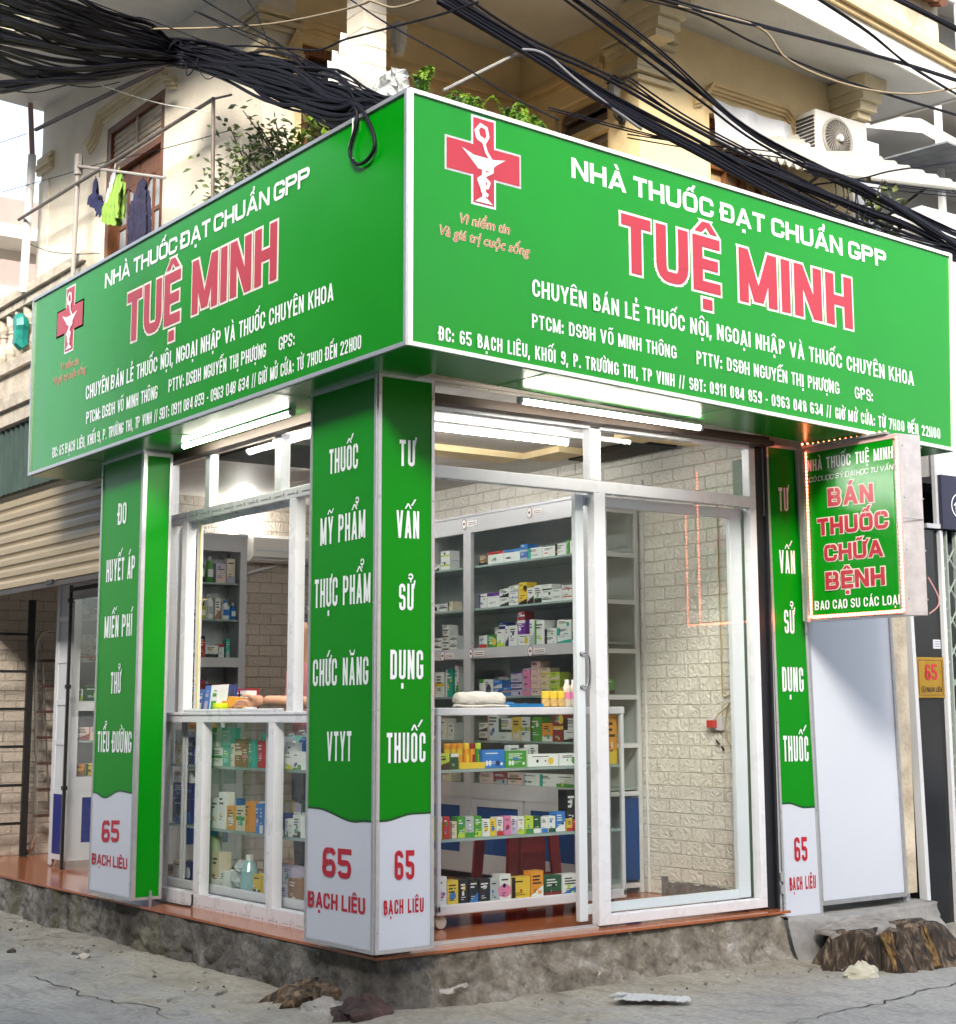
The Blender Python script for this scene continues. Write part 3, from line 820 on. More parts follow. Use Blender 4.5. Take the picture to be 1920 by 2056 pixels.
# ================================================================== the green fascia sign round the corner
SA = .067
fs = thing('fascia_sign', 'large green pharmacy sign wrapping the house corner, with two red crosses', 'shop sign', (.2, .2, 2.75))
nR = Vector((SA, -1, 0)).normalized(); tR = Vector((1, SA, 0)).normalized()
FL = lambda u, z, d=0: (-d, -u, z)                                          # left face: u = -y
FR = lambda u, z, d=0: (tR.x*u+nR.x*d, tR.y*u+nR.y*d, z)                    # right face: u along the face
zt = lambda u, s: 3.983+(.0015*u if s == 'L' else -.0045*u)
zb = lambda u, s: 2.757-(.0055*u if s == 'L' else .0172*u)
LY, LX0, LX1 = 4.80, 4.29, 4.215
mb = MB()
lo = [(0.004, .004), (LX1*tR.x, LX1*tR.y+.004), (LX1*tR.x-.03, LX1*tR.y+.41), (.41, .43), (.41, LY), (.004, LY)]
hi = [(0.004, .004), (LX0*tR.x, LX0*tR.y+.004), (LX0*tR.x-.03, LX0*tR.y+.41), (.41, .43), (.41, LY+.04), (.004, LY+.04)]
lz = [zb(0, 'L'), zb(4.2, 'R'), zb(4.2, 'R'), zb(.3, 'R'), zb(4.8, 'L'), zb(4.8, 'L')]
hz = [zt(0, 'L'), zt(4.2, 'R'), zt(4.2, 'R'), zt(.3, 'R'), zt(4.8, 'L'), zt(4.8, 'L')]
A = [(x, y, z+.006) for (x, y), z in zip(lo, lz)]; B = [(x, y, z-.004) for (x, y), z in zip(hi, hz)]
mb.prism(A, B); mb.build('sign_box', M_alu2, fs)
mb = MB(); mb.prism([(x, y, z-.004) for (x, y), z in zip(lo, lz)], [(x, y, z+.0045) for (x, y), z in zip(lo, lz)])
mb.build('soffit', mat('glossy green soffit', (0.0, .19, .008), .24, var=.05, scale=2), fs)
mb = MB()
for x, y0, y1, z in ((.0, 1.0, 1.02, 2.752),): pass
for u in (.85, 2.15, 3.3):
    p = FR(u, zb(u, 'R')-.0045); q = (p[0]-.02, p[1]+.40, p[2])
    mb.prism([(p[0], p[1], p[2]), (p[0]+.008, p[1], p[2]), (q[0]+.008, q[1], q[2]), q], [(p[0], p[1], p[2]-.002), (p[0]+.008, p[1], p[2]-.002), (q[0]+.008, q[1], q[2]-.002), (q[0], q[1], q[2]-.002)])
for y in (1.3, 2.7, 3.9): mb.box(.01, .40, y, y+.008, zb(y, 'L')-.0065, zb(y, 'L')-.0045)
mb.build('soffit_joint', M_green, fs)
def face(F, s, L1, L0):
    b = MB()
    b.prism([F(.018 if s == 'R' else -L1+.018, zb(L1 if s == 'L' else 0, s)+.018, -.004), F(L1-.018 if s == 'R' else -.018, zb(L1 if s == 'R' else 0, s)+.018, -.004), F(L0-.018 if s == 'R' else -.018, zt(L0 if s == 'R' else 0, s)-.018, -.004), F(.018 if s == 'R' else -L0+.018, zt(L0 if s == 'L' else 0, s)-.018, -.004)],
            [F(.018 if s == 'R' else -L1+.018, zb(L1 if s == 'L' else 0, s)+.018, 0), F(L1-.018 if s == 'R' else -.018, zb(L1 if s == 'R' else 0, s)+.018, 0), F(L0-.018 if s == 'R' else -.018, zt(L0 if s == 'R' else 0, s)-.018, 0), F(.018 if s == 'R' else -L0+.018, zt(L0 if s == 'L' else 0, s)-.018, 0)])
    return fix_normals(b.build('sign_face', M_green, fs))
faceL = face(FL, 'L', LY, LY+.04); faceR = face(FR, 'R', LX1, LX0)
def bars(F, s, L1, L0, m, w_=.02):
    b = MB()
    def bar(p0, p1, q1, q0):
        b.prism([F(*p, -.006) for p in (p0, p1, q1, q0)], [F(*p, .012) for p in (p0, p1, q1, q0)])
    sg = 1 if s == 'R' else -1
    e1, e0 = sg*L1, sg*L0
    a, c = (0, 0)
    bar((a, zb(0, s)), (e1, zb(L1, s)), (e1, zb(L1, s)+w_), (a, zb(0, s)+w_))
    bar((a, zt(0, s)-w_), (e0, zt(L0, s)-w_), (e0, zt(L0, s)), (a, zt(0, s)))
    bar((a, zb(0, s)+w_), (a+sg*w_, zb(0, s)+w_), (a+sg*w_, zt(0, s)-w_), (a, zt(0, s)-w_))
    bar((e1, zb(L1, s)+w_), (e1-sg*w_, zb(L1, s)+w_), (e0-sg*w_, zt(L0, s)-w_), (e0, zt(L0, s)-w_))
    return fix_normals(b.build('trim', m, fs))
bars(FL, 'L', LY, LY+.04, M_alu); bars(FR, 'R', LX1, LX0, M_trimlit)  # same trim twice; the right run's stronger light is put into its white colour
LINES_L = [('NHÀ THUỐC ĐẠT CHUẨN GPP', -3.567, 3.790, -.924, 3.768, .098, .25, .20, 'w'), ('TUỆ MINH', -3.194, 3.362, -1.259, 3.347, .312, .25, .19, 'r'),
    ('CHUYÊN BÁN LẺ THUỐC NỘI, NGOẠI NHẬP VÀ THUỐC CHUYÊN KHOA', -3.817, 3.107, -.671, 3.107, .092, .17, .14, 'w'), ('PTCM: DSĐH VÕ MINH THÔNG', -3.794, 2.946, -2.710, 2.943, .079, .16, .14, 'w'),
    ('PTTV: DSĐH NGUYỄN THỊ PHƯỢNG', -2.555, 2.952, -1.363, 2.949, .076, .16, .14, 'w'), ('GPS:', -1.222, 2.954, -1.058, 2.952, .072, .16, .14, 'w'),
    ('ĐC: 65 BẠCH LIÊU, KHỐI 9, P. TRƯỜNG THI, TP VINH // SĐT: 0911 084 859 - 0963 048 634 // GIỜ MỞ CỬA: TỪ 7H00 ĐẾN 22H00', -4.364, 2.799, -.404, 2.815, .070, .16, .14, 'w')]
LINES_R = [('NHÀ THUỐC ĐẠT CHUẨN GPP', 1.020, 3.769, 3.609, 3.751, .106, .25, .20, 'w'), ('TUỆ MINH', 1.361, 3.345, 3.256, 3.318, .307, .25, .19, 'r'),
    ('CHUYÊN BÁN LẺ THUỐC NỘI, NGOẠI NHẬP VÀ THUỐC CHUYÊN KHOA', .750, 3.109, 3.835, 3.052, .087, .17, .14, 'w'), ('PTCM: DSĐH VÕ MINH THÔNG', .746, 2.950, 1.752, 2.932, .070, .16, .14, 'w'),
    ('PTTV: DSĐH NGUYỄN THỊ PHƯỢNG', 1.905, 2.926, 3.104, 2.908, .073, .16, .14, 'w'), ('GPS:', 3.248, 2.904, 3.420, 2.901, .072, .16, .14, 'w'),
    ('ĐC: 65 BẠCH LIÊU, KHỐI 9, P. TRƯỜNG THI, TP VINH // SĐT: 0911 084 859 - 0963 048 634 // GIỜ MỞ CỬA: TỪ 7H00 ĐẾN 22H00', .175, 2.805, 4.082, 2.748, .067, .16, .14, 'w')]
def lettering(F, lines, par):
    for s, u0, z0, u1, z1, cap, sv, sh, k in lines:
        b = MB()
        if k == 'w': put_text(b, s, F, u0, z0, u1, z1, cap, sv, sh); b.build('lettering', M_letter, par)
        else:
            put_text(b, s, F, u0, z0, u1, z1, cap, sv, sh, m=1, grow=.045, depth=.0015)
            put_text(b, s, F, u0, z0, u1, z1, cap, sv, sh, m=0, depth=.0045); b.build('lettering', [M_red, M_pink], par)
lettering(FL, LINES_L, faceL); lettering(FR, LINES_R, faceR)
for F, a, c, par in ((FL, (-4.286, 3.382, -3.975, 3.37), (-4.422, 3.306, -3.843, 3.294), faceL), (FR, (.293, 3.392, .605, 3.392), (.172, 3.311, .730, 3.305), faceR)):
    for s, q in (('Vì niềm tin', a), ('Và giá trị cuộc sống', c)):
        b = MB(); put_script(b, s, F, *q, .047, m=1, grow=.0028, depth=.0015); put_script(b, s, F, *q, .047, m=0, depth=.0032)
        b.build('slogan', [M_script, M_scripto], par)
def cross(F, cx, cz, w_, h, a, par):
    b = MB()
    for e, m, d in ((.011, 1, .0015), (0, 0, .003)):
        def R(x0, x1, z0, z1): b.poly([F(x0-e, z0-e, d), F(x1+e, z0-e, d), F(x1+e, z1+e, d), F(x0-e, z1+e, d)], m)
        R(cx-a/2, cx+a/2, cz-h/2, cz+h/2); d += .0003
        R(cx-w_/2, cx-a/2-2*e, cz-a*.58, cz+a*.58); R(cx+a/2+2*e, cx+w_/2, cz-a*.58, cz+a*.58)
        if e: R(cx-w_/2, cx+w_/2, cz-a*.58, cz+a*.58)
    o = b.build('cross_emblem', [M_red, M_letter], par)
    # bowl with a snake
    g = MB(); k = w_/.45
    def P(x, z, i=0): return F(cx+x*k, cz+z*k, .0048+i*.00015)
    g.poly([P(-.135, .045), P(-.08, -.0), P(-.035, -.04), P(.035, -.04), P(.08, 0), P(.135, .035), P(.06, .022), P(-.06, .022)], 0)
    g.poly([P(-.012, -.185, 1), P(.012, -.185, 1), P(.012, -.035, 1), P(-.012, -.035, 1)], 0)
    g.poly([P(-.055, -.205, 2), P(.055, -.205, 2), P(.02, -.18, 2), P(-.02, -.18, 2)], 0)
    S = [(-.005, .105), (-.035, .115), (-.045, .15), (-.02, .18), (.015, .17), (.025, .13), (.0, .09), (.015, .05), (.05, .01), (.05, -.04), (.0, -.07), (-.035, -.095), (-.02, -.125), (.02, -.125), (.03, -.1), (.0, -.08), (-.02, -.11), (-.012, -.15), (.02, -.165)]
    for i, ((x0, z0), (x1, z1)) in enumerate(zip(S, S[1:])):
        d = Vector((x1-x0, z1-z0)); n = Vector((-d.y, d.x)).normalized()*(.009 if i > 1 else .014)
        d = d.normalized()*.004
        g.poly([P(x0-d.x-n.x, z0-d.y-n.y, i+3), P(x1+d.x-n.x, z1+d.y-n.y, i+3), P(x1+d.x+n.x, z1+d.y+n.y, i+3), P(x0-d.x+n.x, z0-d.y+n.y, i+3)], 0)
    g.build('bowl_and_snake', mat('pale pink emblem', (.80, .70, .74), .3), par)
cross(FL, -4.148, 3.709, .45, .43, .14, faceL); cross(FR, .447, 3.722, .452, .425, .13, faceR)

# ================================================================== green pillars with house number
FX = lambda u, z, d=0: (.196-d, -u, z)
FY = lambda u, z, d=0: (u, .571-d, z)
WTX = [('THUỐC', -1.026, 2.302, -.744, 2.299, .127), ('MỸ PHẨM', -1.108, 1.946, -.670, 1.949, .139), ('THỰC PHẨM', -1.158, 1.633, -.618, 1.632, .144), ('CHỨC NĂNG', -1.162, 1.241, -.630, 1.241, .134), ('VTYT', -1.018, .874, -.783, .878, .143)]
WTY = [('TƯ', .318, 2.300, .407, 2.303, .13), ('VẤN', .302, 1.946, .433, 1.948, .135), ('SỬ', .318, 1.595, .402, 1.597, .129), ('DỤNG', .270, 1.265, .458, 1.266, .14), ('THUỐC', .254, .872, .473, .871, .141)]
WTP = [('ĐO', -3.692, 2.298, -3.566, 2.297, .138), ('HUYẾT ÁP', -3.857, 1.944, -3.411, 1.942, .142), ('MIỄN PHÍ', -3.858, 1.587, -3.427, 1.587, .138), ('THỬ', -3.729, 1.236, -3.571, 1.236, .134), ('TIỂU ĐƯỜNG', -3.909, .873, -3.380, .876, .13)]
WTR = [('TƯ', 3.193, 2.296, 3.273, 2.299, .145), ('VẤN', 3.181, 1.918, 3.315, 1.919, .141), ('SỬ', 3.205, 1.558, 3.291, 1.555, .142), ('DỤNG', 3.172, 1.212, 3.353, 1.210, .145), ('THUỐC', 3.166, .802, 3.377, .797, .15)]
def panel_face(F, cor, wave, par, words, n65, nst):
    """Printed panel: cor = (u0b, u1b, u0t, u1t, z0, z1); green above a wavy edge, white below."""
    u0b, u1b, u0t, u1t, z0, z1 = cor
    L = lambda z: u0b+(u0t-u0b)*(z-z0)/(z1-z0); R = lambda z: u1b+(u1t-u1b)*(z-z0)/(z1-z0)
    n = 24; W_ = []
    wu = [L(.6)]+[p[0] for p in wave]+[R(.6)]; wz = [wave[0][1]]+[p[1] for p in wave]+[wave[-1][1]]
    for k in range(n+1):
        u = L(.6)+(R(.6)-L(.6))*k/n
        j = max(i for i in range(len(wu)-1) if wu[i] <= u+1e-9)
        t = (u-wu[j])/max(1e-6, wu[j+1]-wu[j]); t = t*t*(3-2*t)
        W_.append((u, wz[j]+(wz[j+1]-wz[j])*t))
    b = MB()
    e = .022
    for (ua, za), (ub, zb_) in zip(W_, W_[1:]):
        fa = (ua-L(.6))/(R(.6)-L(.6)); fb = (ub-L(.6))/(R(.6)-L(.6))
        ta, tb = L(z1)+(R(z1)-L(z1))*fa, L(z1)+(R(z1)-L(z1))*fb
        ba, bb = L(z0)+(R(z0)-L(z0))*fa, L(z0)+(R(z0)-L(z0))*fb
        b.poly([F(ua, za, .004), F(ub, zb_, .004), F(tb, z1, .004), F(ta, z1, .004)], 0)
        b.poly([F(ba, z0, .004), F(bb, z0, .004), F(ub, zb_, .004), F(ua, za, .004)], 1)
        b.poly([F(ua, za-.002, .0055), F(ub, zb_-.002, .0055), F(ub, zb_+.009, .0055), F(ua, za+.009, .0055)], 2)  # darker band along the wave, its shadow put into the colour
    o = b.build('panel', [M_green2, M_signw, M_greend], par)
    b = MB(); t = .018
    def bar(q): b.prism([F(u, z, -.004) for u, z in q], [F(u, z, .010) for u, z in q])
    bar([(L(z0), z0), (L(z0)+t, z0), (L(z1)+t, z1), (L(z1), z1)]); bar([(R(z0)-t, z0), (R(z0), z0), (R(z1), z1), (R(z1)-t, z1)])
    bar([(L(z0)+t, z0), (R(z0)-t, z0), (R(z0)-t, z0+t), (L(z0)+t, z0+t)]); bar([(L(z1)+t, z1-t), (R(z1)-t, z1-t), (R(z1)-t, z1), (L(z1)+t, z1)])
    for k in range(6):
        z = z0+.1+(z1-z0-.2)*k/5
        b.ball(F(R(z)-t/2, z, .011), .006, 6); b.ball(F(L(z)+t/2, z, .011), .006, 6)
    fix_normals(b.build('trim', M_alu, par))
    for s, a0, c0, a1, c1, cap in words:
        b = MB(); put_text(b, s, F, a0, c0, a1, c1, cap, .19, .15, depth=.006); b.build('lettering', M_letter, o)
    for s, (a0, c0, a1, c1, cap) in (('65', n65), ('BẠCH LIÊU', nst)):
        b = MB(); put_text(b, s, F, a0, c0, a1, c1, cap, .25 if s == '65' else .25, .19, depth=.006); b.build('lettering', M_red2, o)
    return o
cp = thing('sign_pillar', 'green clad corner pillar listing cosmetics and food supplements, white base with red number 65', 'pillar', (.36, .9, 0))
mb = MB(); mb.box(.203, .515, .578, 1.210, .0, 2.748); mb.build('core', M_alu2, cp)
panel_face(FX, (-1.217, -.571, -1.217, -.571, .0, 2.748), [(-1.11, .641), (-.747, .592), (-.66, .60)], cp, WTX, (-1.045, .322, -.773, .326, .138), (-1.181, .166, -.644, .174, .075))
panel_face(FY, (.196, .522, .196, .522, .0, 2.752), [(.245, .602), (.404, .629)], cp, WTY, (.301, .331, .412, .327, .135), (.241, .176, .465, .173, .066))
lp = thing('sign_pillar', 'green clad pillar beside the roller shutter offering free blood pressure checks', 'pillar', (.3, 3.6, .007))
mb = MB(); mb.box(.203, .372, 3.332, 3.966, .007, 2.736); mb.build('core', M_alu2, lp)
panel_face(FX, (-3.974, -3.325, -3.974, -3.325, .007, 2.736), [(-3.93, .618), (-3.773, .592), (-3.532, .642), (-3.36, .634)], lp, WTP, (-3.792, .325, -3.524, .338, .13), (-3.929, .183, -3.390, .184, .066))
mb = MB(); mb.box(.214, .364, 3.321, 3.331, .024, 2.70); mb.build('side_panel', M_green2, lp)
mb = MB()
mb.box(.188, .214, 3.315, 3.325, .007, 2.72); mb.box(.364, .382, 3.315, 3.332, .007, 2.72); mb.box(.214, .364, 3.317, 3.329, .007, .024); mb.box(.214, .364, 3.317, 3.329, 2.70, 2.72)
mb.build('trim', M_alu, lp)
mb = MB(); mb.box(.30, .315, 3.305, 3.315, -.033, .06); mb.box(.292, .323, 3.303, 3.309, .01, .03); mb.build('floor_latch', M_alu2, lp)
rp = thing('sign_pillar', 'narrow green panel right of the glass door advising on medicine use', 'pillar', (3.27, .82, -.1))
FP = lambda u, z, d=0: (u, .813-d, z)
mb = MB(); mb.prism([(3.125, .82, -.10), (3.455, .82, -.10), (3.455, .9, -.10), (3.125, .9, -.10)], [(3.095, .82, 2.70), (3.362, .82, 2.70), (3.362, .9, 2.70), (3.095, .9, 2.70)]); mb.build('core', M_alu2, rp)
panel_face(FP, (3.125, 3.455, 3.092, 3.362, -.105, 2.70), [(3.195, .556), (3.333, .526)], rp, WTR, (3.230, .222, 3.339, .219, .139), (3.180, .058, 3.402, .057, .076))
# blank white board to its right
wb = thing('blank_board', 'plain white board in an aluminium frame below the red lit sign', 'board', (3.85, .86, -.05))
mb = MB(); mb.prism([(3.505, .858, -.03), (4.255, .858, -.03), (4.255, .90, -.03), (3.505, .90, -.03)], [(3.44, .858, 2.55), (4.18, .858, 2.55), (4.18, .90, 2.55), (3.44, .90, 2.55)]); mb.build('board', M_signw, wb)
mb = MB()
for a, b_, c, d in ((3.487, 3.507, 3.422, 3.442), (4.253, 4.275, 4.178, 4.20)): mb.prism([(a, .845, -.055), (b_, .845, -.055), (b_, .905, -.055), (a, .905, -.055)], [(c, .845, 2.56), (d, .845, 2.56), (d, .905, 2.56), (c, .905, 2.56)])
mb.box(3.507, 4.253, .846, .904, -.055, -.031)
mb.tube([(4.285, .90, -.02), (4.215, .90, 2.5)], .014, 8); mb.tube([(3.474, .835, -.08), (3.40, .835, 2.55)], .010, 8)
mb.build('frame', M_alu2, wb)

# ================================================================== projecting sign with a string of lamps
pj = thing('projecting_sign', 'projecting green box sign selling medicine, edged with red lights, above the white board', 'shop sign', (3.42, .3, 1.63))
mb = MB()
c = [(3.325, .765), (3.33, .0), (3.51, -.03), (3.52, .765)]
mb.prism([(x, y, 1.632) for x, y in c], [(x, y, 2.675) for x, y in c]); mb.build('sign_box', mat('dull galvanised sheet', (.62, .60, .62), .35, metal=.5, var=.14, scale=9), pj)
PF = lambda u, z, d=0: (3.325+.005*(1-u/.75)-d, .765-u, z)          # u from the wall outwards
mb = MB(); mb.prism([PF(.03, 1.662, -.003), PF(.745, 1.662, -.003), PF(.745, 2.645, -.003), PF(.03, 2.645, -.003)], [PF(.03, 1.662, .004), PF(.745, 1.662, .004), PF(.745, 2.645, .004), PF(.03, 2.645, .004)])
pf = mb.build('sign_face', M_green, pj)
def pz(p): return p
PT = [('NHÀ THUỐC TUỆ MINH', .081, 2.532, .750, 2.530, .071, .17, .14, M_letter, 0, None), ('CÓ DƯỢC SỸ ĐẠI HỌC TƯ VẤN', .087, 2.465, .745, 2.465, .030, .15, .14, M_letter, .22, None),
      ('BÁN', .241, 2.302, .593, 2.294, .109, .29, .22, M_red, 0, M_pink), ('THUỐC', .146, 2.135, .698, 2.132, .102, .29, .22, M_red, 0, M_pink), ('CHỮA', .195, 1.977, .652, 1.973, .098, .29, .22, M_red, 0, M_pink), ('BỆNH', .2, 1.807, .656, 1.808, .105, .29, .22, M_red, 0, M_pink), ('BAO CAO SU CÁC LOẠI', .105, 1.691, .755, 1.691, .055, .17, .15, M_letter, 0, None)]
for s, u0, z0, u1, z1, cap, sv, sh, m1, sl_, m2 in PT:
    b = MB()
    if m2: put_text(b, s, PF, u0, z0, u1, z1, cap, sv, sh, m=1, grow=.055, depth=.0055)
    put_text(b, s, PF, u0, z0, u1, z1, cap, sv, sh, m=0, slant=sl_, depth=.0085 if m2 else .0055)
    b.build('lettering', [m1, m2] if m2 else m1, pf)
mb = MB()
def pbar(q): mb.prism([PF(*p, -.004) for p in q], [PF(*p, .008) for p in q])
pbar([(.06, 1.64), (.795, 1.64), (.795, 1.662), (.06, 1.662)]); pbar([(.06, 2.645), (.795, 2.645), (.795, 2.667), (.06, 2.667)]); pbar([(.06, 1.662), (.082, 1.662), (.082, 2.645), (.06, 2.645)]); pbar([(.773, 1.662), (.795, 1.662), (.795, 2.645), (.773, 2.645)])
fix_normals(mb.build('trim', mat('pinkish led tape backing', (.62, .42, .40), .5), pj))
M_led = mat('red lamp', (.8, .2, .15), .4, emit=(1.0, .17, .07), estr=11.0)
mb = MB()
n = 46
for k in range(n):
    z = 1.66+.985*k/(n-1)
    for u in (.071, .784): mb.ball(PF(u, z, .010), .0075, 6)
    mb.ball((3.300, .70, z), .0075, 6)
for k in range(30): mb.ball(PF(.09+.68*k/29, 1.651, .010), .0075, 6)
for k in range(16): mb.ball((3.29+.004*k, .69-.04*k, 2.70), .0062, 6)
mb.build('led_string', M_led, pj)
mb = MB(); mb.box(3.285, 3.312, .69, .715, 1.62, 2.66); mb.box(3.30, 3.34, .05, .72, 2.676, 2.69); mb.build('mounting_bar', M_alu2, pj)
mb = MB(); mb.tube([(3.52, -.035, 1.85), (3.56, -.07, 1.74), (3.55, -.07, 1.68), (3.51, -.04, 1.64)], .004, 6, smooth=4); mb.build('loose_wire', mat('pink wire', (.55, .25, .25), .5), pj)
mb = MB()
for z in (1.72, 2.0, 2.3, 2.6):
    for y, x in ((-.031, 3.345), (-.036, 3.50)): mb.ball((x, y-.005, z), .006, 6)
mb.box(3.335, 3.505, -.034, -.028, 2.18, 2.184)
mb.build('rivet', M_alu2, pj)

# ================================================================== service window on the side street
def bars_x(mb, x0, x1, L):
    for y0, y1, z0, z1 in L: mb.box(x0, x1, y0, y1, z0, z1)
sw = thing('service_window', 'white framed service window with an open middle bay between the two green pillars', 'window', (.5, 2.4, -.03))
mb = MB()
bars_x(mb, .497, .56, [(1.6, 3.66, 1.056, 1.106), (1.6, 3.66, 2.305, 2.368), (1.6, 3.66, -.005, .047)])
bars_x(mb, .497, .56, [(3.042, 3.134, .047, 1.056), (2.136, 2.211, .047, 1.056), (1.6, 1.64, .047, 1.056), (3.62, 3.66, .047, 1.056)])
bars_x(mb, .497, .56, [(3.33, 3.40, 1.106, 2.305), (1.925, 2.004, 1.106, 2.305), (1.6, 1.64, 1.106, 2.305), (3.58, 3.62, 1.106, 2.305)])
bars_x(mb, .499, .56, [(3.033, 3.096, 2.368, 2.70), (2.115, 2.19, 2.368, 2.70), (1.6, 1.64, 2.368, 2.70), (3.60, 3.66, 2.368, 2.70)])
bars_x(mb, .490, .497, [(1.66, 3.62, 1.100, 1.118), (2.03, 3.31, 1.118, 1.135)])
mb.build('frame', M_white, sw, bevel=.003)
mb = MB(); bars_x(mb, .4955, .56, [(1.6, 3.66, -.034, -.005)]); mb.build('sill', M_white, sw)
mb = MB()
for k in range(12):
    y = 1.75+k*.16
    mb.box(.4945, .4965, y, y+.008, 2.325, 2.345); mb.box(.4945, .4965, y+.03, y+.11, 2.332, 2.336); mb.box(.4940, .4955, y, y+.008, -.028, -.012); mb.box(.4940, .4955, y+.03, y+.10, -.021, -.018)
mb.build('protective_film_print', mat('film print grey', (.32, .30, .33), .5), sw)
for y0, y1, z0, z1 in ((3.134, 3.62, .047, 1.056), (2.211, 3.042, .047, 1.056), (1.64, 2.136, .047, 1.056), (3.40, 3.58, 1.106, 2.305), (1.64, 1.925, 1.106, 2.305), (3.096, 3.60, 2.368, 2.69), (2.19, 3.033, 2.368, 2.69), (1.64, 2.115, 2.368, 2.69)):
    mb = MB(); mb.box(.52, .525, y0-.004, y1+.004, z0-.004, z1+.004); mb.build('pane', M_glass, sw)
sash = MB()
bars_x(sash, .535, .556, [(3.22, 3.262, 1.11, 2.30), (3.262, 3.33, 1.11, 1.14), (3.262, 3.33, 2.26, 2.30), (2.004, 2.03, 1.108, 2.30), (2.03, 3.22, 2.275, 2.303)])
so_ = sash.build('sliding_sash', M_white, sw)
mb = MB(); mb.box(.530, .5345, 3.20, 3.225, 1.09, 2.29); mb.box(.528, .534, 3.10, 3.225, 1.80, 1.806); mb.build('yellow_film_strip', mat('yellow film', (.78, .68, .32), .5), so_)
mb = MB(); mb.tube([(.49, 3.12, .04), (.486, 3.115, -.02), (.47, 3.14, -.028), (.46, 3.3, -.028), (.47, 3.6, -.028)], .006, 6, smooth=4); mb.build('cable_loop', M_black, sw)
mb = MB(); mb.box(.42, .497, 1.25, 3.7, 2.69, 2.745); mb.build('shutter_housing', mat('brown steel housing', (.075, .055, .045), .5, metal=.4), sw)

# ================================================================== glass door on the main street
gd = thing('glass_door', 'white framed sliding glass door standing open beside a fixed pane on the main street', 'door', (1.8, .8, -.03))
def bars_y(mb, y0, y1, L):
    for x0, x1, z0, z1 in L: mb.box(x0, x1, y0, y1, z0, z1)
mb = MB()
bars_y(mb, .793, .855, [(.52, 2.985, 2.30, 2.366), (1.705, 1.785, 2.366, 2.672), (1.73, 1.812, -.02, 2.30), (1.812, 2.985, -.02, .032), (2.935, 2.985, .032, 2.30), (2.935, 2.985, 2.366, 2.672), (.52, .56, 2.366, 2.672), (.52, 2.985, 2.655, 2.672)])
mb.build('frame', M_white, gd, bevel=.003)
mb = MB(); mb.box(.55, 1.73, .80, .85, -.033, -.022); mb.box(.55, 1.73, .815, .819, -.022, -.010); mb.build('floor_track', M_alu, gd)
for x0, x1, z0, z1 in ((.56, 1.705, 2.366, 2.656), (1.785, 2.935, 2.366, 2.656), (1.812, 2.935, .032, 2.30)):
    mb = MB(); mb.box(x0-.004, x1+.004, .82, .825, z0-.004, z1+.004); mb.build('pane', M_glass, gd)
lf = MB()
bars_y(lf, .865, .90, [(1.655, 1.712, 0.0, 2.295), (2.83, 2.925, .036, 2.295), (1.712, 2.83, .034, .085), (1.712, 2.83, 2.235, 2.295)])
leaf = lf.build('sliding_leaf', mat('pale blue door leaf', (.66, .72, .76), .3), gd, bevel=.003)
mb = MB(); mb.box(1.71, 2.832, .878, .883, .083, 2.237); mb.build('pane', M_glass, leaf)
mb = MB()
for z in (1.235, 1.415): mb.ball((1.685, .862, z), (.014, .012, .014), 8); mb.tube([(1.685, .862, z), (1.70, .835, z)], .008, 6)
mb.tube([(1.70, .835, 1.235), (1.712, .828, 1.27), (1.712, .828, 1.38), (1.70, .835, 1.415)], .008, 8, smooth=4)
mb.build('handle', mat('chrome', (.55, .55, .56), .12, metal=1.0), leaf)
mb = MB(); mb.box(.49, 3.06, .70, .79, 2.672, 2.70); mb.box(.49, 3.06, .74, .79, 2.70, 2.73); mb.build('shutter_housing', mat('brown steel housing', (.1, .07, .05)), gd)
mb = MB(); mb.box(2.99, 3.05, .80, .86, -.03, 2.70); mb.box(3.054, 3.072, .78, .83, -.06, 2.70); mb.build('shutter_guide', mat('black steel guide', (.02, .022, .028), .4, metal=.3), gd)
mb = MB(); mb.prism([(3.075, .79, -.08), (3.10, .79, -.08), (3.10, .83, -.08), (3.075, .83, -.08)], [(3.05, .79, 2.70), (3.075, .79, 2.70), (3.075, .83, 2.70), (3.05, .83, 2.70)])
for z in (.05, .12): mb.box(3.075, 3.105, .77, .79, z, z+.05)
mb.build('guide_rail', M_alu, gd)
mb = MB(); mb.box(2.95, 2.985, .86, .95, 0, 2.6); mb.box(2.96, 2.99, .86, .92, .0, 2.0); mb.build('green_jamb', mat('dull green jamb', (.10, .16, .11), .5), gd)

# ================================================================== roller shutter of the side entrance
rs = thing('roller_shutter', 'beige roller shutter pulled half way down left of the green pillar', 'roller shutter', (.42, 5.4, 2.03))
prof = []
z = 2.06
while z < 2.80:
    prof += [(0, z), (-.012, z+.012), (-.014, z+.05), (-.004, z+.068), (.004, z+.074)]; z += .0895
V = [(.42+o, y, zz) for o, zz in prof for y in (3.97, 7.6)]
mb = MB(); mb.add(V, [(2*i, 2*i+1, 2*i+3, 2*i+2) for i in range(len(prof)-1)])
mb.build('curtain', mat('beige painted slat', (.36, .29, .185), .45, var=.08, scale=3, stretch=(1, .4, 3)), rs)
mb = MB(); mb.box(.405, .435, 3.97, 7.6, 2.025, 2.06); mb.build('bottom_rail', mat('dark steel rail', (.08, .065, .06), .5, metal=.4), rs)
mb = MB(); mb.box(.395, .405, 5.35, 5.47, 2.045, 2.075); mb.build('latch', M_black, rs)
cw = thing('corrugated_hoarding', 'dark green corrugated sheet hoarding above the beige shutter', 'metal sheet', (.36, 6.2, 2.8))
V = []; n = 120
for k in range(n+1):
    y = 3.99+k*(4.4/n); o = .012*math.sin(k*2*PI/3.0)
    V += [(.37+o, y, 2.80), (.37+o, y, 3.32)]
mb = MB(); mb.add(V, [(2*k, 2*k+2, 2*k+3, 2*k+1) for k in range(n)])
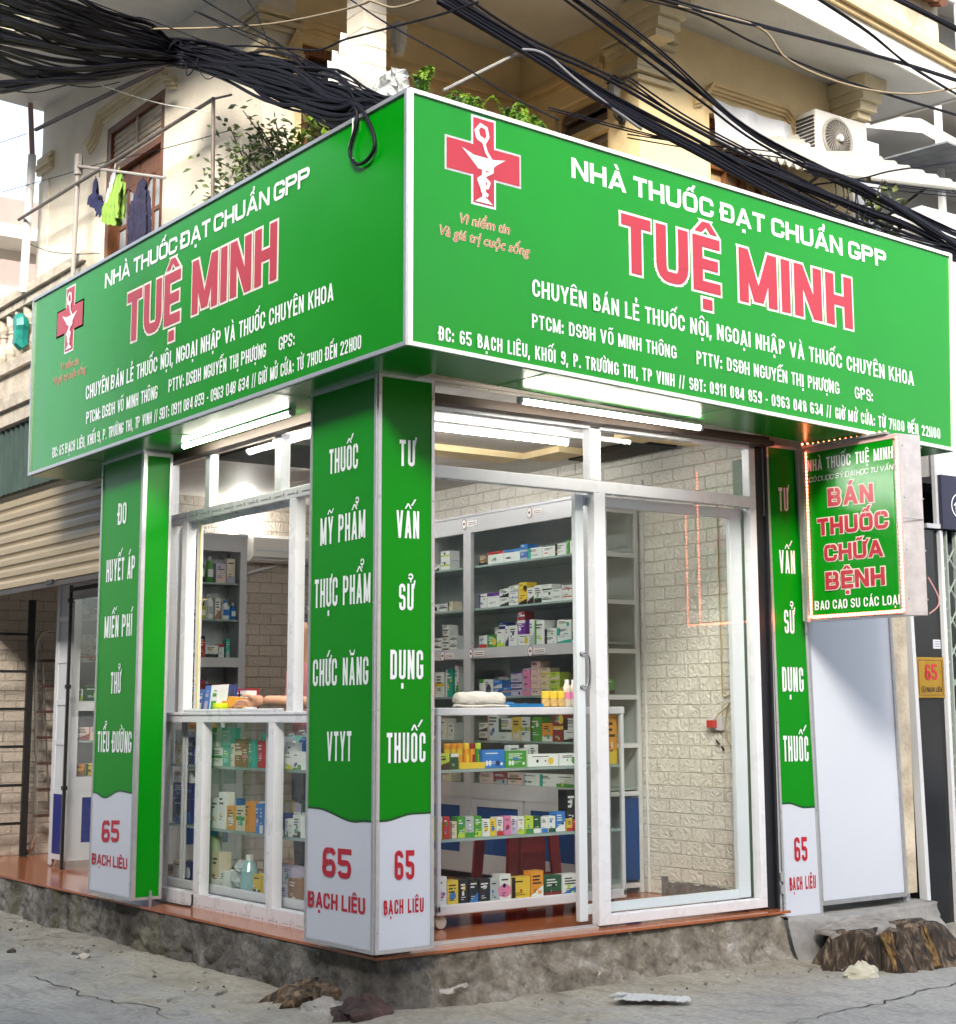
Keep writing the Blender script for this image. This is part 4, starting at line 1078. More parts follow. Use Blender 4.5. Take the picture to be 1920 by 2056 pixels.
mb.build('sheet', mat('dark green sheet', (.045, .075, .065), .55, var=.15, scale=3), cw)

ITEMS={'c2': [(1.023,1.069,0.452,0.116,'yellow carton with a white label','Yw'),(1.07,1.117,0.452,0.116,'red and green carton with a yellow sticker','rg'),(1.119,1.163,0.452,0.088,'small cream carton with a brown emblem','ce'),(1.165,1.214,0.452,0.112,'bright green carton with a lime splash','gl'),(1.215,1.275,0.452,0.11,'silver carton with a green base','sg'),(1.277,1.328,0.452,0.11,'green carton with a lime corner','gl'),(1.33,1.382,0.452,0.091,'white and yellow carton with an orange dot','wy'),(1.383,1.425,0.452,0.089,'brown and yellow carton with an arch','yb'),(1.427,1.473,0.452,0.098,'white carton with a dark red base','wr'),(1.476,1.523,0.452,0.101,'pale pink carton with a maroon stripe','pm'),(1.525,1.571,0.452,0.099,'lilac-white carton','vw'),(1.572,1.62,0.452,0.094,'white carton with a lime band','wl'),(1.622,1.679,0.452,0.095,'lime carton with a leaf picture','lg'),(1.681,1.734,0.452,0.092,'pale green carton','Gw'),(1.735,1.783,0.452,0.084,'blue and white carton','wb'),(1.785,1.836,0.452,0.088,'white carton with a dark green base','wG'),(1.838,1.909,0.452,0.11,'tall sky blue carton','bw'),(1.913,1.957,0.452,0.066,'short yellow carton','yr'),(1.958,1.99,0.452,0.06,'short red carton','rd')],'c2b': [(2.028,2.097,0.44,0.219,'tall black carton with a green sticker','ks'),(2.099,2.129,0.44,0.211,'tall black carton beside the door frame','kk')],'c3': [(1.032,1.098,0.085,0.164,'white carton with a pink round logo','wp'),(1.1,1.175,0.085,0.141,'yellow carton with a brown figure','yb'),(1.178,1.241,0.085,0.139,'dark grey carton with a yellow sticker','ky'),(1.242,1.304,0.085,0.14,'dark grey carton with a blue oval','kb'),(1.306,1.38,0.085,0.135,'black carton with a lime sticker','ks'),(1.382,1.442,0.085,0.13,'plain grey carton','ss'),(1.444,1.522,0.085,0.15,'white carton with a large pink oval','wp'),(1.524,1.653,0.085,0.129,'wide yellow carton with black marks','yk'),(1.656,1.746,0.085,0.155,'tall orange carton with an oval window','ow'),(1.751,1.875,0.085,0.123,'dark green carton','Gd'),(1.877,1.998,0.085,0.123,'white carton with a blue line','wb')],'c1': [(1.024,1.116,0.815,0.084,'lime carton with small dark pictures','lk'),(1.119,1.174,0.815,0.083,'dark green carton with white script','Gw'),(1.331,1.486,0.815,0.098,'blue carton with two white pills','bw'),(1.489,1.636,0.815,0.089,'green carton with two white pills','gw'),(1.641,1.859,0.815,0.067,'yellow and white carton with a yellow disc','wy'),(1.868,2.012,0.815,0.066,'green and white carton with a green disc','wg')],'c1t': [(1.111,1.15,0.829,0.119,'gold tube standing in a yellow tray','yo'),(1.151,1.191,0.828,0.12,'gold tube standing in a yellow tray','yo'),(1.192,1.234,0.827,0.12,'gold tube standing in a yellow tray','yo'),(1.239,1.278,0.825,0.118,'amber tube standing in a yellow tray','oy'),(1.28,1.317,0.824,0.118,'orange tube standing in a yellow tray','oo'),(1.319,1.355,0.823,0.121,'green tube standing in a yellow tray','gl')],'w1s': [(3.199,3.284,0.805,0.229,'dark green carton','Gw'),(3.089,3.194,0.805,0.222,'white and green carton with a face','wg'),(2.896,3.026,0.805,0.216,'bright teal green carton','Tt')],'w1': [(3.152,3.236,0.8,0.105,'dark green carton','Gl'),(2.988,3.147,0.8,0.107,'white carton with green swirls','wg'),(2.882,2.984,0.8,0.108,'teal green carton','Tt'),(2.83,2.875,0.8,0.133,'pale blue carton','cw'),(2.732,2.824,0.8,0.161,'tall brown and cream carton','nc'),(2.652,2.727,0.8,0.122,'brown and pink carton','np'),(2.603,2.65,0.8,0.159,'teal carton','Tt'),(2.463,2.537,0.8,0.154,'red carton','rp')],'w1r': [(2.229,2.294,0.8,0.179,'tall white carton','ww'),(2.138,2.225,0.8,0.147,'white carton','ww'),(2.102,2.209,0.8,0.083,'white carton with a yellow label','wY'),(1.998,2.096,0.8,0.098,'white carton with green print','wg')],'w2': [(3.125,3.211,0.43,0.091,'teal pot','Tw'),(3.028,3.121,0.43,0.177,'white bottle carton','ww'),(2.93,3.022,0.43,0.215,'tall white carton','ww'),(2.799,2.919,0.43,0.138,'orange and white carton','ow'),(2.682,2.792,0.43,0.143,'green and cream carton','cg'),(2.621,2.676,0.43,0.173,'tall orange carton','oo'),(2.506,2.546,0.43,0.165,'blue carton with white letters','bw'),(2.454,2.5,0.43,0.167,'blue carton with white letters','bw')],'w2r': [(2.246,2.286,0.43,0.118,'pink and white carton','pw'),(2.199,2.242,0.43,0.126,'navy carton','Nw'),(2.158,2.195,0.43,0.096,'white and green carton','wg'),(2.111,2.15,0.43,0.073,'white carton','ww'),(2.014,2.105,0.43,0.121,'white carton with dark print','wk')],'w3': [(3.205,3.277,0.08,0.292,'tall pale green roll','Gw'),(3.127,3.202,0.08,0.296,'tall pale green roll','Gw'),(3.015,3.115,0.08,0.207,'pale cream carton','cw'),(2.941,3.002,0.08,0.105,'small white carton','ww'),(2.491,2.583,0.08,0.116,'yellow carton','yk'),(2.226,2.334,0.177,0.088,'lilac and white carton','vw'),(2.12,2.226,0.185,0.088,'pale lilac carton','vw'),(2.17,2.324,0.085,0.091,'white and lilac carton','vw'),(2.04,2.158,0.079,0.127,'brown cardboard carton','nn')],'w0': [(3.492,3.614,0.91,0.05,'navy and white pack in a stack','Nw'),(3.489,3.611,0.853,0.05,'navy and white pack in a stack','Nw'),(3.486,3.607,0.796,0.05,'navy and white pack in a stack','Nw'),(3.485,3.746,0.679,0.065,'white pack lying flat','ww'),(3.489,3.759,0.579,0.097,'navy carton','Nb'),(3.484,3.753,0.429,0.146,'navy carton','Nb'),(3.612,3.721,0.078,0.113,'pale blue carton','cw'),(3.479,3.608,0.08,0.112,'navy carton with white marks','Nw')],'wt': [(3.402,3.491,1.13,0.155,'blue and white sachet pack','bw'),(3.318,3.398,1.13,0.176,'blue and lilac sachet pack','bv'),(3.196,3.311,1.13,0.178,'white and green sachet pack','wg'),(3.081,3.191,1.13,0.179,'white pouch','ww'),(2.976,3.073,1.13,0.176,'navy pouch','Nk'),(3.016,3.125,1.13,0.079,'amber carton lying flat','oy')],'wtf': [(2.995,3.209,1.13,0.054,'lime tub','Yl'),(2.735,2.888,1.13,0.059,'orange carton','ow'),(2.684,2.827,1.13,0.04,'white carton lying flat','ww')]}


# ================================================================== inside the pharmacy: cabinets and counters
M_cab = mat('pale grey aluminium cabinet', (.47, .49, .51), .35, metal=.15, var=.04, scale=6)
M_cabw = mat('white cabinet frame', (.60, .62, .65), .35)
M_back = mat('grey cabinet back', (.55, .58, .60), .5, var=.06, scale=3)
M_shelf = mat('glass shelf edge', (.30, .38, .37), .15)
M_blue = mat('blue door panel', (.006, .05, .20), .35, var=.1, scale=2, spec=.25)
M_navy = mat('deep blue door panel', (.006, .014, .18), .35, spec=.25)
M_stick = mat('label sticker', (.72, .70, .68), .5)
M_ink = mat('label ink', (.12, .05, .06), .6)
CABS = []
def cabinet(label, x0, x1, y0, y1, levels, top, front, bays, doors, base=-.03, near_glass=False, fm=None, dm=None, midrail=None):
    """front = 'x' (faces -x, runs along y) or 'y' (faces -y, runs along x). bays = positions of the upright frames along the run."""
    fm = fm or M_cab; dm = dm or M_blue
    t = thing('medicine_cabinet', label, 'cabinet', ((x0+x1)/2, (y0+y1)/2, base))
    A = (lambda a0, a1, d0, d1, z0, z1: (x0+d0, x0+d1, a0, a1, z0, z1)) if front == 'x' else (lambda a0, a1, d0, d1, z0, z1: (a0, a1, y0+d0, y0+d1, z0, z1))
    a0, a1 = (y0, y1) if front == 'x' else (x0, x1)
    dep = (x1-x0) if front == 'x' else (y1-y0)
    b = MB()
    B = lambda *k: b.box(*A(*k))
    B(a0, a1, 0, .03, top-.125, top); B(a0, a1, -.008, 0, top-.012, top+.006)
    for p, w_ in bays: B(p, p+w_, .0015, .03, .10, top-.125)
    lo = doors
    mr = midrail or (lo-.02, lo+.08)
    B(a0, a1, .003, .032, *mr)
    B(a0, a1, .003, .032, .02, .10)
    for k in ((a0, a0+.03), (a1-.03, a1)):
        for d in (.032, dep-.03): B(k[0], k[1], d, d+.03, -.03, top-.001)
    if len(levels) > 3: B(a0, a1, .0025, .034, levels[2]-.075, levels[2]-.004)
    b.build('frame', fm, t)
    b = MB(); B(a0+.01, a1-.01, dep-.012, dep, .02, top-.01); B(a0+.01, a1-.01, .04, dep-.012, top-.02, top-.01); B(a0+.01, a1-.01, .04, dep-.012, .02, .03); b.build('back_panel', M_back, t)
    for z in levels:
        b = MB(); B(a0+.012, a1-.012, .036, dep-.014, z-.014, z); b.build('shelf', M_shelf, t)
    ps = sorted(bays)
    ed = [a0]+[p for p, _ in ps]+[a1]
    for (p, w_), (q, _) in zip(ps, ps[1:]):
        s0, s1 = p+w_, q
        if s1-s0 < .1: continue
        b = MB(); B(s0-.01, s1+.01, .018, .021, lo+.08, top-.12); b.build('glass_door', M_pane, t)
        n = 2 if s1-s0 > .55 else 1
        for k in range(n):
            c0 = s0+(s1-s0)*k/n+(.012 if k else 0); c1 = s0+(s1-s0)*(k+1)/n-(.012 if k < n-1 else 0)
            b = MB(); B(c0, c0+.055, .006, .026, .10, lo-.02); B(c1-.055, c1, .006, .026, .10, lo-.02); B(c0+.055, c1-.055, .006, .026, .10, .15); B(c0+.055, c1-.055, .006, .026, lo-.075, lo-.02)
            dd = b.build('cupboard_door', fm, t)
            b = MB(); B(c0+.055, c1-.055, .012, .018, .15, lo-.075); b.build('panel', dm, dd)
            b = MB(); B(c1-.035, c1-.022, -.004, .005, lo*.42, lo*.42+.12); b.build('handle', M_alu, dd)
    for s_ in (a0, a1-.006):
        b = MB(); b.box(*A(s_, s_+.006, .06, dep-.03, .62 if near_glass else .03, top-.02)); b.build('end_pane', M_pane if near_glass else M_back, t)
    return t
c1 = cabinet('tall glazed medicine cabinet along the white brick side wall, with blue cupboard doors', 2.62, 3.04, 1.95, 4.7, [2.12, 1.82, 1.545, 1.21, .91, .62], 2.48, 'x', [(1.95, .11), (3.257, .09), (4.57, .10)], .54, near_glass=True)
mb = MB()                                                                # open end bay facing the door
for z in (.015, .585, .885, 1.19, 1.485, 1.80, 2.105): mb.box(2.76, 3.02, 1.937, 1.949, z-.014, z+.014)
for x in (2.74, 3.005): mb.box(x, x+.03, 1.935, 1.9505, -.03, 2.42)
mb.box(2.77, 3.005, 1.935, 1.949, 2.38, 2.42)
mb.build('end_frame', M_cabw, c1)
mb = MB(); mb.box(2.885, 3.005, 1.940, 1.948, .05, .555); mb.build('end_panel', M_blue, c1)
mb = MB(); mb.tube([(3.045, 1.90, -.03), (3.045, 1.90, 2.6)], .008, 6); mb.build('pipe', M_cabw, c1)
def stickers(par, face, spots):
    b = MB(); g = MB()
    for a, z, w_ in spots:
        n = 14
        ring = [(a-.03*math.cos(2*PI*k/n), z+.038*math.sin(2*PI*k/n)) for k in range(n)]
        g.poly([face(p, q, .002) for p, q in ring])
        b.poly([face(a+(p-a)*.86, z+(q-z)*.86, .0025) for p, q in ring])
        b.poly([face(a-.034, z-.02, .0015), face(a-w_, z-.02, .0015), face(a-w_, z+.018, .0015), face(a-.034, z+.018, .0015)])
        for dz in (-.008, .004): g.poly([face(a-.05, z+dz-.002, .003), face(a-w_+.012, z+dz-.002, .003), face(a-w_+.012, z+dz+.002, .003), face(a-.05, z+dz+.002, .003)])
        g.poly([face(a+.012, z-.006, .003), face(a-.012, z-.006, .003), face(a-.012, z+.008, .003), face(a+.012, z+.008, .003)])
    b.build('sticker', M_stick, par); g.build('sticker_print', M_ink, par)
stickers(c1, lambda a, z, o: (2.6175-o, a, z), [(3.33, 2.42, .16), (2.56, 2.425, .14), (3.25, 1.505, .16), (2.56, 1.50, .16), (3.60, 1.50, .14)])
c2 = cabinet('glazed medicine cabinet seen through the service window, standing by the grey brick back wall', .85, 1.90, 5.25, 5.57, [2.10, 1.82, 1.53, 1.21, .91], 2.465, 'y', [(.85, .06), (1.33, .06), (1.845, .055)], .50, fm=M_cab)
c3 = cabinet('white cabinet with deep blue panels behind the half open roller shutter', .81, 1.24, 6.0, 6.3, [1.84, 1.52, 1.21, .91], 2.12, 'y', [(.81, .075), (1.12, .07)], .56, fm=M_cabw, dm=M_navy)
mb = MB()
for z in (.045, .53, .90, 1.20, 1.52, 1.84): mb.box(.8035, .809, 6.0, 6.3, z-.02, z+.02)
for y in (6.0, 6.24): mb.box(.802, .8095, y, y+.06, -.02, 2.12)
mb.build('end_frame', M_cabw, c3)
mb = MB(); mb.box(.8045, .809, 6.06, 6.24, .065, .51); mb.build('end_panel', M_navy, c3)

def counter(label, x0, x1, y0, y1, levels, top, castors):
    t = thing('display_counter', label, 'counter', ((x0+x1)/2, (y0+y1)/2, -.03))
    b = MB()
    for x in (x0, x1-.025):
        for y in (y0, y1-.025): b.box(x, x+.025, y, y+.025, .055, top-.04)
    for z0, z1, o in ((.042, .095, 0), (top-.042, top, .004)):
        b.box(x0-o, x1+o, y0-o, y0+.03, z0, z1); b.box(x0-o, x1+o, y1-.03, y1+o, z0, z1); b.box(x0-o, x0+.03, y0+.03, y1-.03, z0, z1); b.box(x1-.03, x1+o, y0+.03, y1-.03, z0, z1)
    b.build('frame', M_cabw, t, bevel=.006)
    b = MB(); b.box(x0+.031, x1-.031, y0+.031, y1-.031, top-.02, top-.012); b.build('glass_top', M_pane, t)
    for i, z in enumerate(levels):
        b = MB(); b.box(x0+.012, x1-.012, y0+.016, y1-.03, z-.016, z); b.build('shelf', M_shelf if i else M_cab, t)
    for bx in ((x0+.025, x1-.025, y0+.006, y0+.010), (x0+.006, x0+.010, y0+.025, y1-.025), (x1-.010, x1-.006, y0+.025, y1-.025)):
        b = MB(); b.box(*bx, .09, top-.04); b.build('glass_side', M_pane, t)
    if castors:
        for x in (x0+.05, x1-.05):
            for y in (y0+.05, y1-.05):
                b = MB(); b.lathe([(.012, -.014), (.034, -.012), (.036, 0), (.034, .012), (.012, .014)], (x, y, .004), 14, axis='y'); b.box(x-.012, x+.012, y-.018, y+.018, .02, .045)
                b.build('castor', mat('ivory castor', (.6, .57, .48), .4), t)
    return t
k1 = counter('white framed glass display counter on castors standing in the open doorway', 1.015, 2.325, 1.27, 1.72, [.075, .435, .80], 1.13, True)
k2_ = counter('glass display counter behind the service window', .585, 1.02, 1.72, 3.82, [.075, .425, .795], 1.105, False)
mb = MB()
for y in (2.33, 2.37): mb.box(.588, .605, y, y+.035, .10, 1.06)
for y in (3.46, 3.50): mb.box(.588, .602, y, y+.018, .10, 1.06)
mb.build('sliding_stile', M_cabw, k2_)

# ------------------------------------------------------------------ goods
CC = {'Y': (.55, .62, .04), 'w': (.74, .75, .75), 'r': (.50, .03, .03), 'g': (.06, .30, .03), 'l': (.48, .62, .06), 's': (.42, .45, .47), 'c': (.70, .60, .46), 'e': (.2, .1, .05), 'b': (.03, .17, .52), 'y': (.74, .52, .05), 'p': (.70, .22, .40), 'm': (.28, .03, .08), 'v': (.50, .44, .60), 'G': (.015, .085, .035), 'd': (.25, .02, .03), 'k': (.012, .012, .014), 'o': (.74, .30, .03), 'n': (.30, .15, .07), 'T': (.02, .36, .27), 'N': (.015, .03, .16), 'u': (.16, .03, .30), 'i': (.72, .50, .48), 't': (.10, .45, .36)}
def cm(k): return mat('carton colour '+k, CC[k], .38)
GOODS = {}
def uniq(label):
    """Adds where a repeat stands among its like, counted in the order they are set out."""
    n = GOODS.get(label, 0); GOODS[label] = n+1
    if n == 0: return label
    a, sep, c = label.partition(', ')
    return '%s %s%s%s' % (ORD(min(n, 19)), a, sep, c)
def carton(x0, x1, y0, y1, z0, z1, cols, front, label, group, cat='box', name='medicine_box', seed=None, parent=None):
    """A printed carton: body, a panel or disc of its second colour and lines of print on the front."""
    rnd = random.Random(seed if seed is not None else '%s%.3f%.3f' % (label, x0, y0))
    a, c = cols[0], cols[-1]
    b = MB(); b.box(x0, x1, y0, y1, z0, z1, 0)
    u0, u1 = (x0, x1) if front == 'y' else (-y1, -y0)
    F = (lambda u, z, d: (u, y0-d, z)) if front == 'y' else (lambda u, z, d: (x0-d, -u, z))
    W_, H_ = u1-u0, z1-z0
    def R(ua, ub, za, zb_, d, m): b.poly([F(u0+W_*ua, z0+H_*za, d), F(u0+W_*ub, z0+H_*za, d), F(u0+W_*ub, z0+H_*zb_, d), F(u0+W_*ua, z0+H_*zb_, d)], m)
    def disc(cu, cz, r, d, m, n=12, ez=1.0): b.poly([F(u0+W_*cu+r*math.cos(2*PI*k/n), z0+H_*cz+r*ez*math.sin(2*PI*k/n), d) for k in range(n)], m)
    st = rnd.choice(['band', 'disc', 'diag', 'foot', 'top', 'side'])
    if 'disc' in label or 'round logo' in label or 'dot' in label: st = 'disc'
    if 'pink oval' in label: disc(.45, .42, H_*.30, .0006, 1, ez=.8)
    elif 'pills' in label:
        for k in (.2, .34): disc(k, .27, H_*.10, .0006, 1, ez=1.6)
        disc(.86, .22, H_*.09, .0006, 2)
    elif 'corner' in label: R(.55, 1, 0, .28, .0006, 1); R(.0, 1, 0, .1, .0008, 1)
    elif 'base' in label: R(0, 1, 0, .24, .0006, 1)
    elif 'sticker' in label: R(.35, .66, .6, .76, .0006, 1)
    elif st == 'band': R(0, 1, .42, .58, .0006, 1)
    elif st == 'disc': disc(.5 if W_ < H_ else .76, .42, min(W_, H_)*.3, .0006, 1)
    elif st == 'diag': b.poly([F(u0, z0, .0006), F(u1, z0, .0006), F(u1, z0+H_*.5, .0006), F(u0, z0+H_*.15, .0006)], 1)
    elif st == 'foot': R(0, 1, 0, .27, .0006, 1)
    elif st == 'top': R(0, 1, .78, 1, .0006, 1)
    else: R(0, .2, 0, 1, .0006, 1)
    ink = 2
    for k in range(rnd.randint(1, 3)):
        zz = .82-.12*k; R(.14, .14+rnd.uniform(.35, .7), zz-.035, zz+.02, .0012, ink)
    if H_ > .07: 
        for k in range(2): R(.2, .2+rnd.uniform(.2, .55), .33-.08*k, .355-.08*k, .0013, ink)
    if W_*H_ > .004:
        for k in range(rnd.randint(1, 2)):
            ua, za = rnd.uniform(.08, .6), rnd.uniform(.1, .6)
            if rnd.random() < .5: disc(ua+.15, za+.1, min(W_, H_)*rnd.uniform(.08, .16), .0016, 3)
            else: R(ua, ua+rnd.uniform(.12, .3), za, za+rnd.uniform(.05, .16), .0016, 3)
    im = cm('k') if a in 'wcvisyYlop' else cm('w')
    o = b.build(name, [cm(a), cm(c), im, cm(rnd.choice('rgbyoTNlwwk'))], parent)
    if not parent: tag(o, uniq(label), cat, group)
    return o
for row, y0, d, where, grp in (('c1', 1.30, .09, 'doorway counter, top shelf', 'cartons on the doorway counter, top shelf'), ('c2', 1.30, .06, 'doorway counter, middle shelf', 'cartons on the doorway counter, middle shelf'), ('c2b', 1.44, .08, 'behind the middle row in the doorway counter', 'cartons on the doorway counter, middle shelf'), ('c3', 1.30, .07, 'doorway counter, bottom shelf', 'cartons on the doorway counter, bottom shelf')):
    for a, b_, z0, h, desc, cols in ITEMS[row]:
        zz = {'c1': .801, 'c2': .436, 'c2b': .436, 'c3': .076}[row]
        jy = random.uniform(0, .006)
        carton(a+.002, b_-.002, y0+jy, y0+d+jy, zz, zz+h, cols, 'y', desc+', '+where, grp)
tray = MB()
tray.box(1.190-.012, 1.350, 1.302, 1.306, .801, .835); tray.box(1.11, 1.350, 1.40, 1.405, .801, .835); tray.box(1.178, 1.352, 1.306, 1.40, .801, .806)
tag(tray.build('cardboard_tray', cm('y')), 'yellow display tray holding upright tubes on the counter top shelf', 'tray')
for a, b_, z0, h, desc, cols in ITEMS['c1t']:
    b = MB(); r = (b_-a)/2*.86; cx = (a+b_)/2
    zb0 = .8065
    b.lathe([(r*.96, 0), (r, .004), (r, .10)], (cx, 1.352, zb0), 12, 0); b.lathe([(r*1.08, .1005), (r*1.08, .128), (r*.9, .131)], (cx, 1.352, zb0), 12, 1)
    b.box(cx-r*.5, cx+r*.5, 1.352-r-.001, 1.352-r+.004, zb0+.02, zb0+.07, 1)
    tag(b.build('tube', [cm(cols[0]), cm(cols[1] if cols[1] != cols[0] else 'd')]), uniq(desc+' on the doorway counter'), 'tube', 'effervescent tubes in the tray')
# a second, taller row of gold tubes behind, the drink carton at the end, a folded leaflet
o = carton(2.232, 2.304, 1.31, 1.38, .801, 1.085, 'oy', 'y', 'tall orange drink carton at the far end of the doorway counter', 'drink')
b = MB()
b.poly([(1.425, 1.46, .62), (1.53, 1.46, .615), (1.53, 1.475, .75), (1.425, 1.475, .755)]); b.poly([(1.53, 1.4601, .615), (1.425, 1.4601, .62), (1.425, 1.4751, .755), (1.53, 1.4751, .75)])
for k in range(3): carton(1.70+.07*k, 1.765+.07*k, 1.55, 1.60, .801, .80+.115-.02*(k % 2), 'wg', 'y', 'white carton at the back of the counter top shelf', 'cartons on the doorway counter, top shelf')
# on the counter top
b = MB()
n = 26; V = []
for i in range(n+1):
    t = i/n; x = 1.235+.32*t
    for k in range(14):
        a = 2*PI*k/14
        r = .042*(1-.3*abs(t-.45))*(1+.22*nz(t*6, k*.9, 2)) * (.75 if i in (0, n) else 1)
        V.append((x+.012*nz(k, t*5), 1.42+r*1.25*math.cos(a), 1.131+max(0.0, .044+r*math.sin(a)*1.05)))
b.add(V, [(i*14+k, i*14+(k+1) % 14, (i+1)*14+(k+1) % 14, (i+1)*14+k) for i in range(n) for k in range(14)]+[tuple(range(14)), tuple(range(n*14, n*14+14))])
b.tube([(1.19, 1.38, 1.139), (1.22, 1.375, 1.142), (1.27, 1.36, 1.138), (1.34, 1.355, 1.138), (1.42, 1.352, 1.14), (1.52, 1.355, 1.138), (1.575, 1.37, 1.137)], .0075, 8, smooth=3)
tag(fix_normals(b.build('rolled_cloth', mat('off white cloth', (.66, .64, .58), .9, bump=.5, bscale=50), smooth=True)), 'rolled off white cloth lying on the doorway counter', 'cloth')
b = MB()
V = []
for i in range(15):
    for j in range(6):
        x = 1.545+.255*i/14; y = 1.36+.12*j/5
        V.append((x, y, 1.1315+max(.001, (.030*(1-abs(j-2.5)/3))*(1-.5*i/14)+.012*nz(x*22, y*22))))
b.add(V, [(i*6+j, (i+1)*6+j, (i+1)*6+j+1, i*6+j+1) for i in range(14) for j in range(5)])
b.box(1.55, 1.80, 1.358, 1.361, 1.131, 1.15)
tag(b.build('plastic_bag', mat('blue plastic bag', (.01, .16, .42), .3, bump=.3, bscale=30), smooth=False), 'flattened blue plastic bag beside the rolled cloth', 'bag')
M_jar = mat('honey coloured jar', (.62, .42, .16), .12, var=.25, scale=22); M_clear = mat('pale bottle plastic', (.66, .60, .50), .12, var=.15, scale=30)
for k in range(3):
    b = MB(); c = (1.832+.055*k, 1.38, 1.131)
    b.lathe([(.020, 0), (.025, .006), (.025, .04), (.022, .05)], c, 14, 0); b.lathe([(.0255, .05), (.0255, .085), (.022, .09)], c, 14, 1)
    tag(b.build('jar', [M_jar, cm('y')]), 'small honey jar with a yellow lid on the doorway counter', 'jar', 'three yellow lidded jars in a row')
for k in range(3):
    b = MB(); c = (2.005+.05*k, 1.40, 1.131)
    b.lathe([(.021, 0), (.025, .008), (.025, .045)], c, 14, 0); b.lathe([(.0252, .045), (.0252, .085)], c, 14, 1); b.lathe([(.025, .085), (.023, .11), (.012, .135)], c, 14, 0); b.lathe([(.0135, .135), (.0135, .155), (.011, .157)], c, 12, 2)
    tag(b.build('bottle', [M_clear, cm('p'), cm('w')]), 'small bottle with a pink label and white cap on the doorway counter', 'bottle', 'pink labelled bottles in a row')
# red stool behind the counter
st = thing('plastic_stool', 'red plastic stool standing behind the doorway counter', 'stool', (2.12, 2.06, -.03))
M_stool = mat('red plastic', (.30, .012, .015), .35)
b = MB(); b.prism([(1.93, 1.88, .40), (2.31, 1.88, .40), (2.31, 2.24, .40), (1.93, 2.24, .40)], [(1.95, 1.90, .43), (2.29, 1.90, .43), (2.29, 2.22, .43), (1.95, 2.22, .43)]); b.build('seat', M_stool, st)
for sx in (0, 1):
    for sy in (0, 1):
        x0 = 1.935 if sx == 0 else 2.235; y0 = 1.885 if sy == 0 else 2.215; o = -.03 if sx == 0 else .03; p = -.02 if sy == 0 else .02
        b = MB(); b.hexa([(x0+o, y0+p, -.03), (x0+o+.07, y0+p, -.03), (x0+o+.07, y0+p+.02, -.03), (x0+o, y0+p+.02, -.03), (x0, y0, .40), (x0+.07, y0, .40), (x0+.07, y0+.02, .40), (x0, y0+.02, .40)]); b.build('leg', M_stool, st)
b = MB(); b.box(2.03, 2.21, 1.888, 1.896, .0, .399); b.box(1.93, 2.31, 1.883, 1.890, .10, .15); b.build('front_web', M_stool, st)
# window counter shelves
for row, x0, d, where, grp in (('w1', .60, .06, 'window counter, upper shelf', 'goods on the window counter, upper shelf'), ('w1r', .60, .06, 'window counter, upper shelf beside the corner pillar', 'goods on the window counter, upper shelf'), ('w1s', .61, .06, 'window counter, stacked in the upper row', 'goods on the window counter, upper shelf'),
                               ('w2', .60, .06, 'window counter, middle shelf', 'goods on the window counter, middle shelf'), ('w2r', .60, .06, 'window counter, middle shelf beside the corner pillar', 'goods on the window counter, middle shelf'), ('w3', .61, .08, 'window counter, bottom shelf', 'goods on the window counter, bottom shelf'), ('w0', .64, .12, 'window counter, left bay', 'goods in the left bay of the window counter')):
    for a, b_, z0, h, desc, cols in ITEMS[row]:
        base = {'w1': .796, 'w1r': .796, 'w2': .426, 'w2r': .426}.get(row)
        zz = base if base else z0
        if row == 'w1s': zz, h = .908, .115
        if row == 'w1r' and 'yellow' in desc: x_ = .594
        if row == 'w3' and z0 < .1: zz = .076
        if row == 'w3' and z0 > .1: zz = .172
        jx = random.uniform(0, .006)
        if 'white carton with a yellow label' in desc or 'white carton with green print' in desc: jx = -.006; xx = .597
        kind = 'roll' in desc
        if kind:
            b = MB(); r = (b_-a)/2*.95; b.lathe([(r*.9, 0), (r, .01), (r, h-.01), (r*.9, h)], (x0+.05, (a+b_)/2, zz), 14, 0); b.lathe([(r*.5, h), (r*.45, h+.001)], (x0+.05, (a+b_)/2, zz), 14, 1)
            tag(b.build('paper_roll', [mat('pale green roll', (.42, .50, .36), .6), cm('G')]), desc+', '+where, 'roll', 'pale green rolls')
        elif row in ('w1r',) and desc == 'white carton':
            carton(x0+.02+jx, x0+.02+d+jx, a, b_, zz, zz+h, cols, 'x', desc+', '+where, grp)
        else:
            carton(x0+jx, x0+d+jx, a+.001, b_-.001, zz, zz+h, cols, 'x', desc+', '+where, grp)
def pump(x, y, z, r, h, col, label, group):
    b = MB(); b.lathe([(r*.9, 0), (r, .006), (r, h*.62), (r*.75, h*.74), (r*.3, h*.8)], (x, y, z), 14, 0); b.lathe([(r*.34, h*.8), (r*.34, h*.88), (r*.15, h*.9), (r*.15, h*.97)], (x, y, z), 10, 1); b.tube([(x, y, z+h*.97), (x-r*1.0, y, z+h*.95)], r*.16, 6, 1)
    return tag(b.build('pump_bottle', [mat('bottle '+col, CC[col], .15), cm('w')]), uniq(label), 'bottle', group)
pump(.69, 2.265, .796, .03, .20, 's', 'grey pump bottle on the upper shelf of the window counter', 'pump bottles in the window counter')
pump(.70, 2.16, .796, .035, .22, 'b', 'blue pump bottle on the upper shelf of the window counter', 'pump bottles in the window counter')
pump(.66, 2.80, .796, .03, .17, 'r', 'red pump bottle behind brown cartons in the window counter', 'pump bottles in the window counter')
b = MB(); b.lathe([(.045, 0), (.05, .01), (.05, .12), (.03, .17), (.02, .18)], (.66, 2.72, .076), 16, 0); b.lathe([(.022, .18), (.022, .21), (.018, .212)], (.66, 2.72, .076), 12, 1)
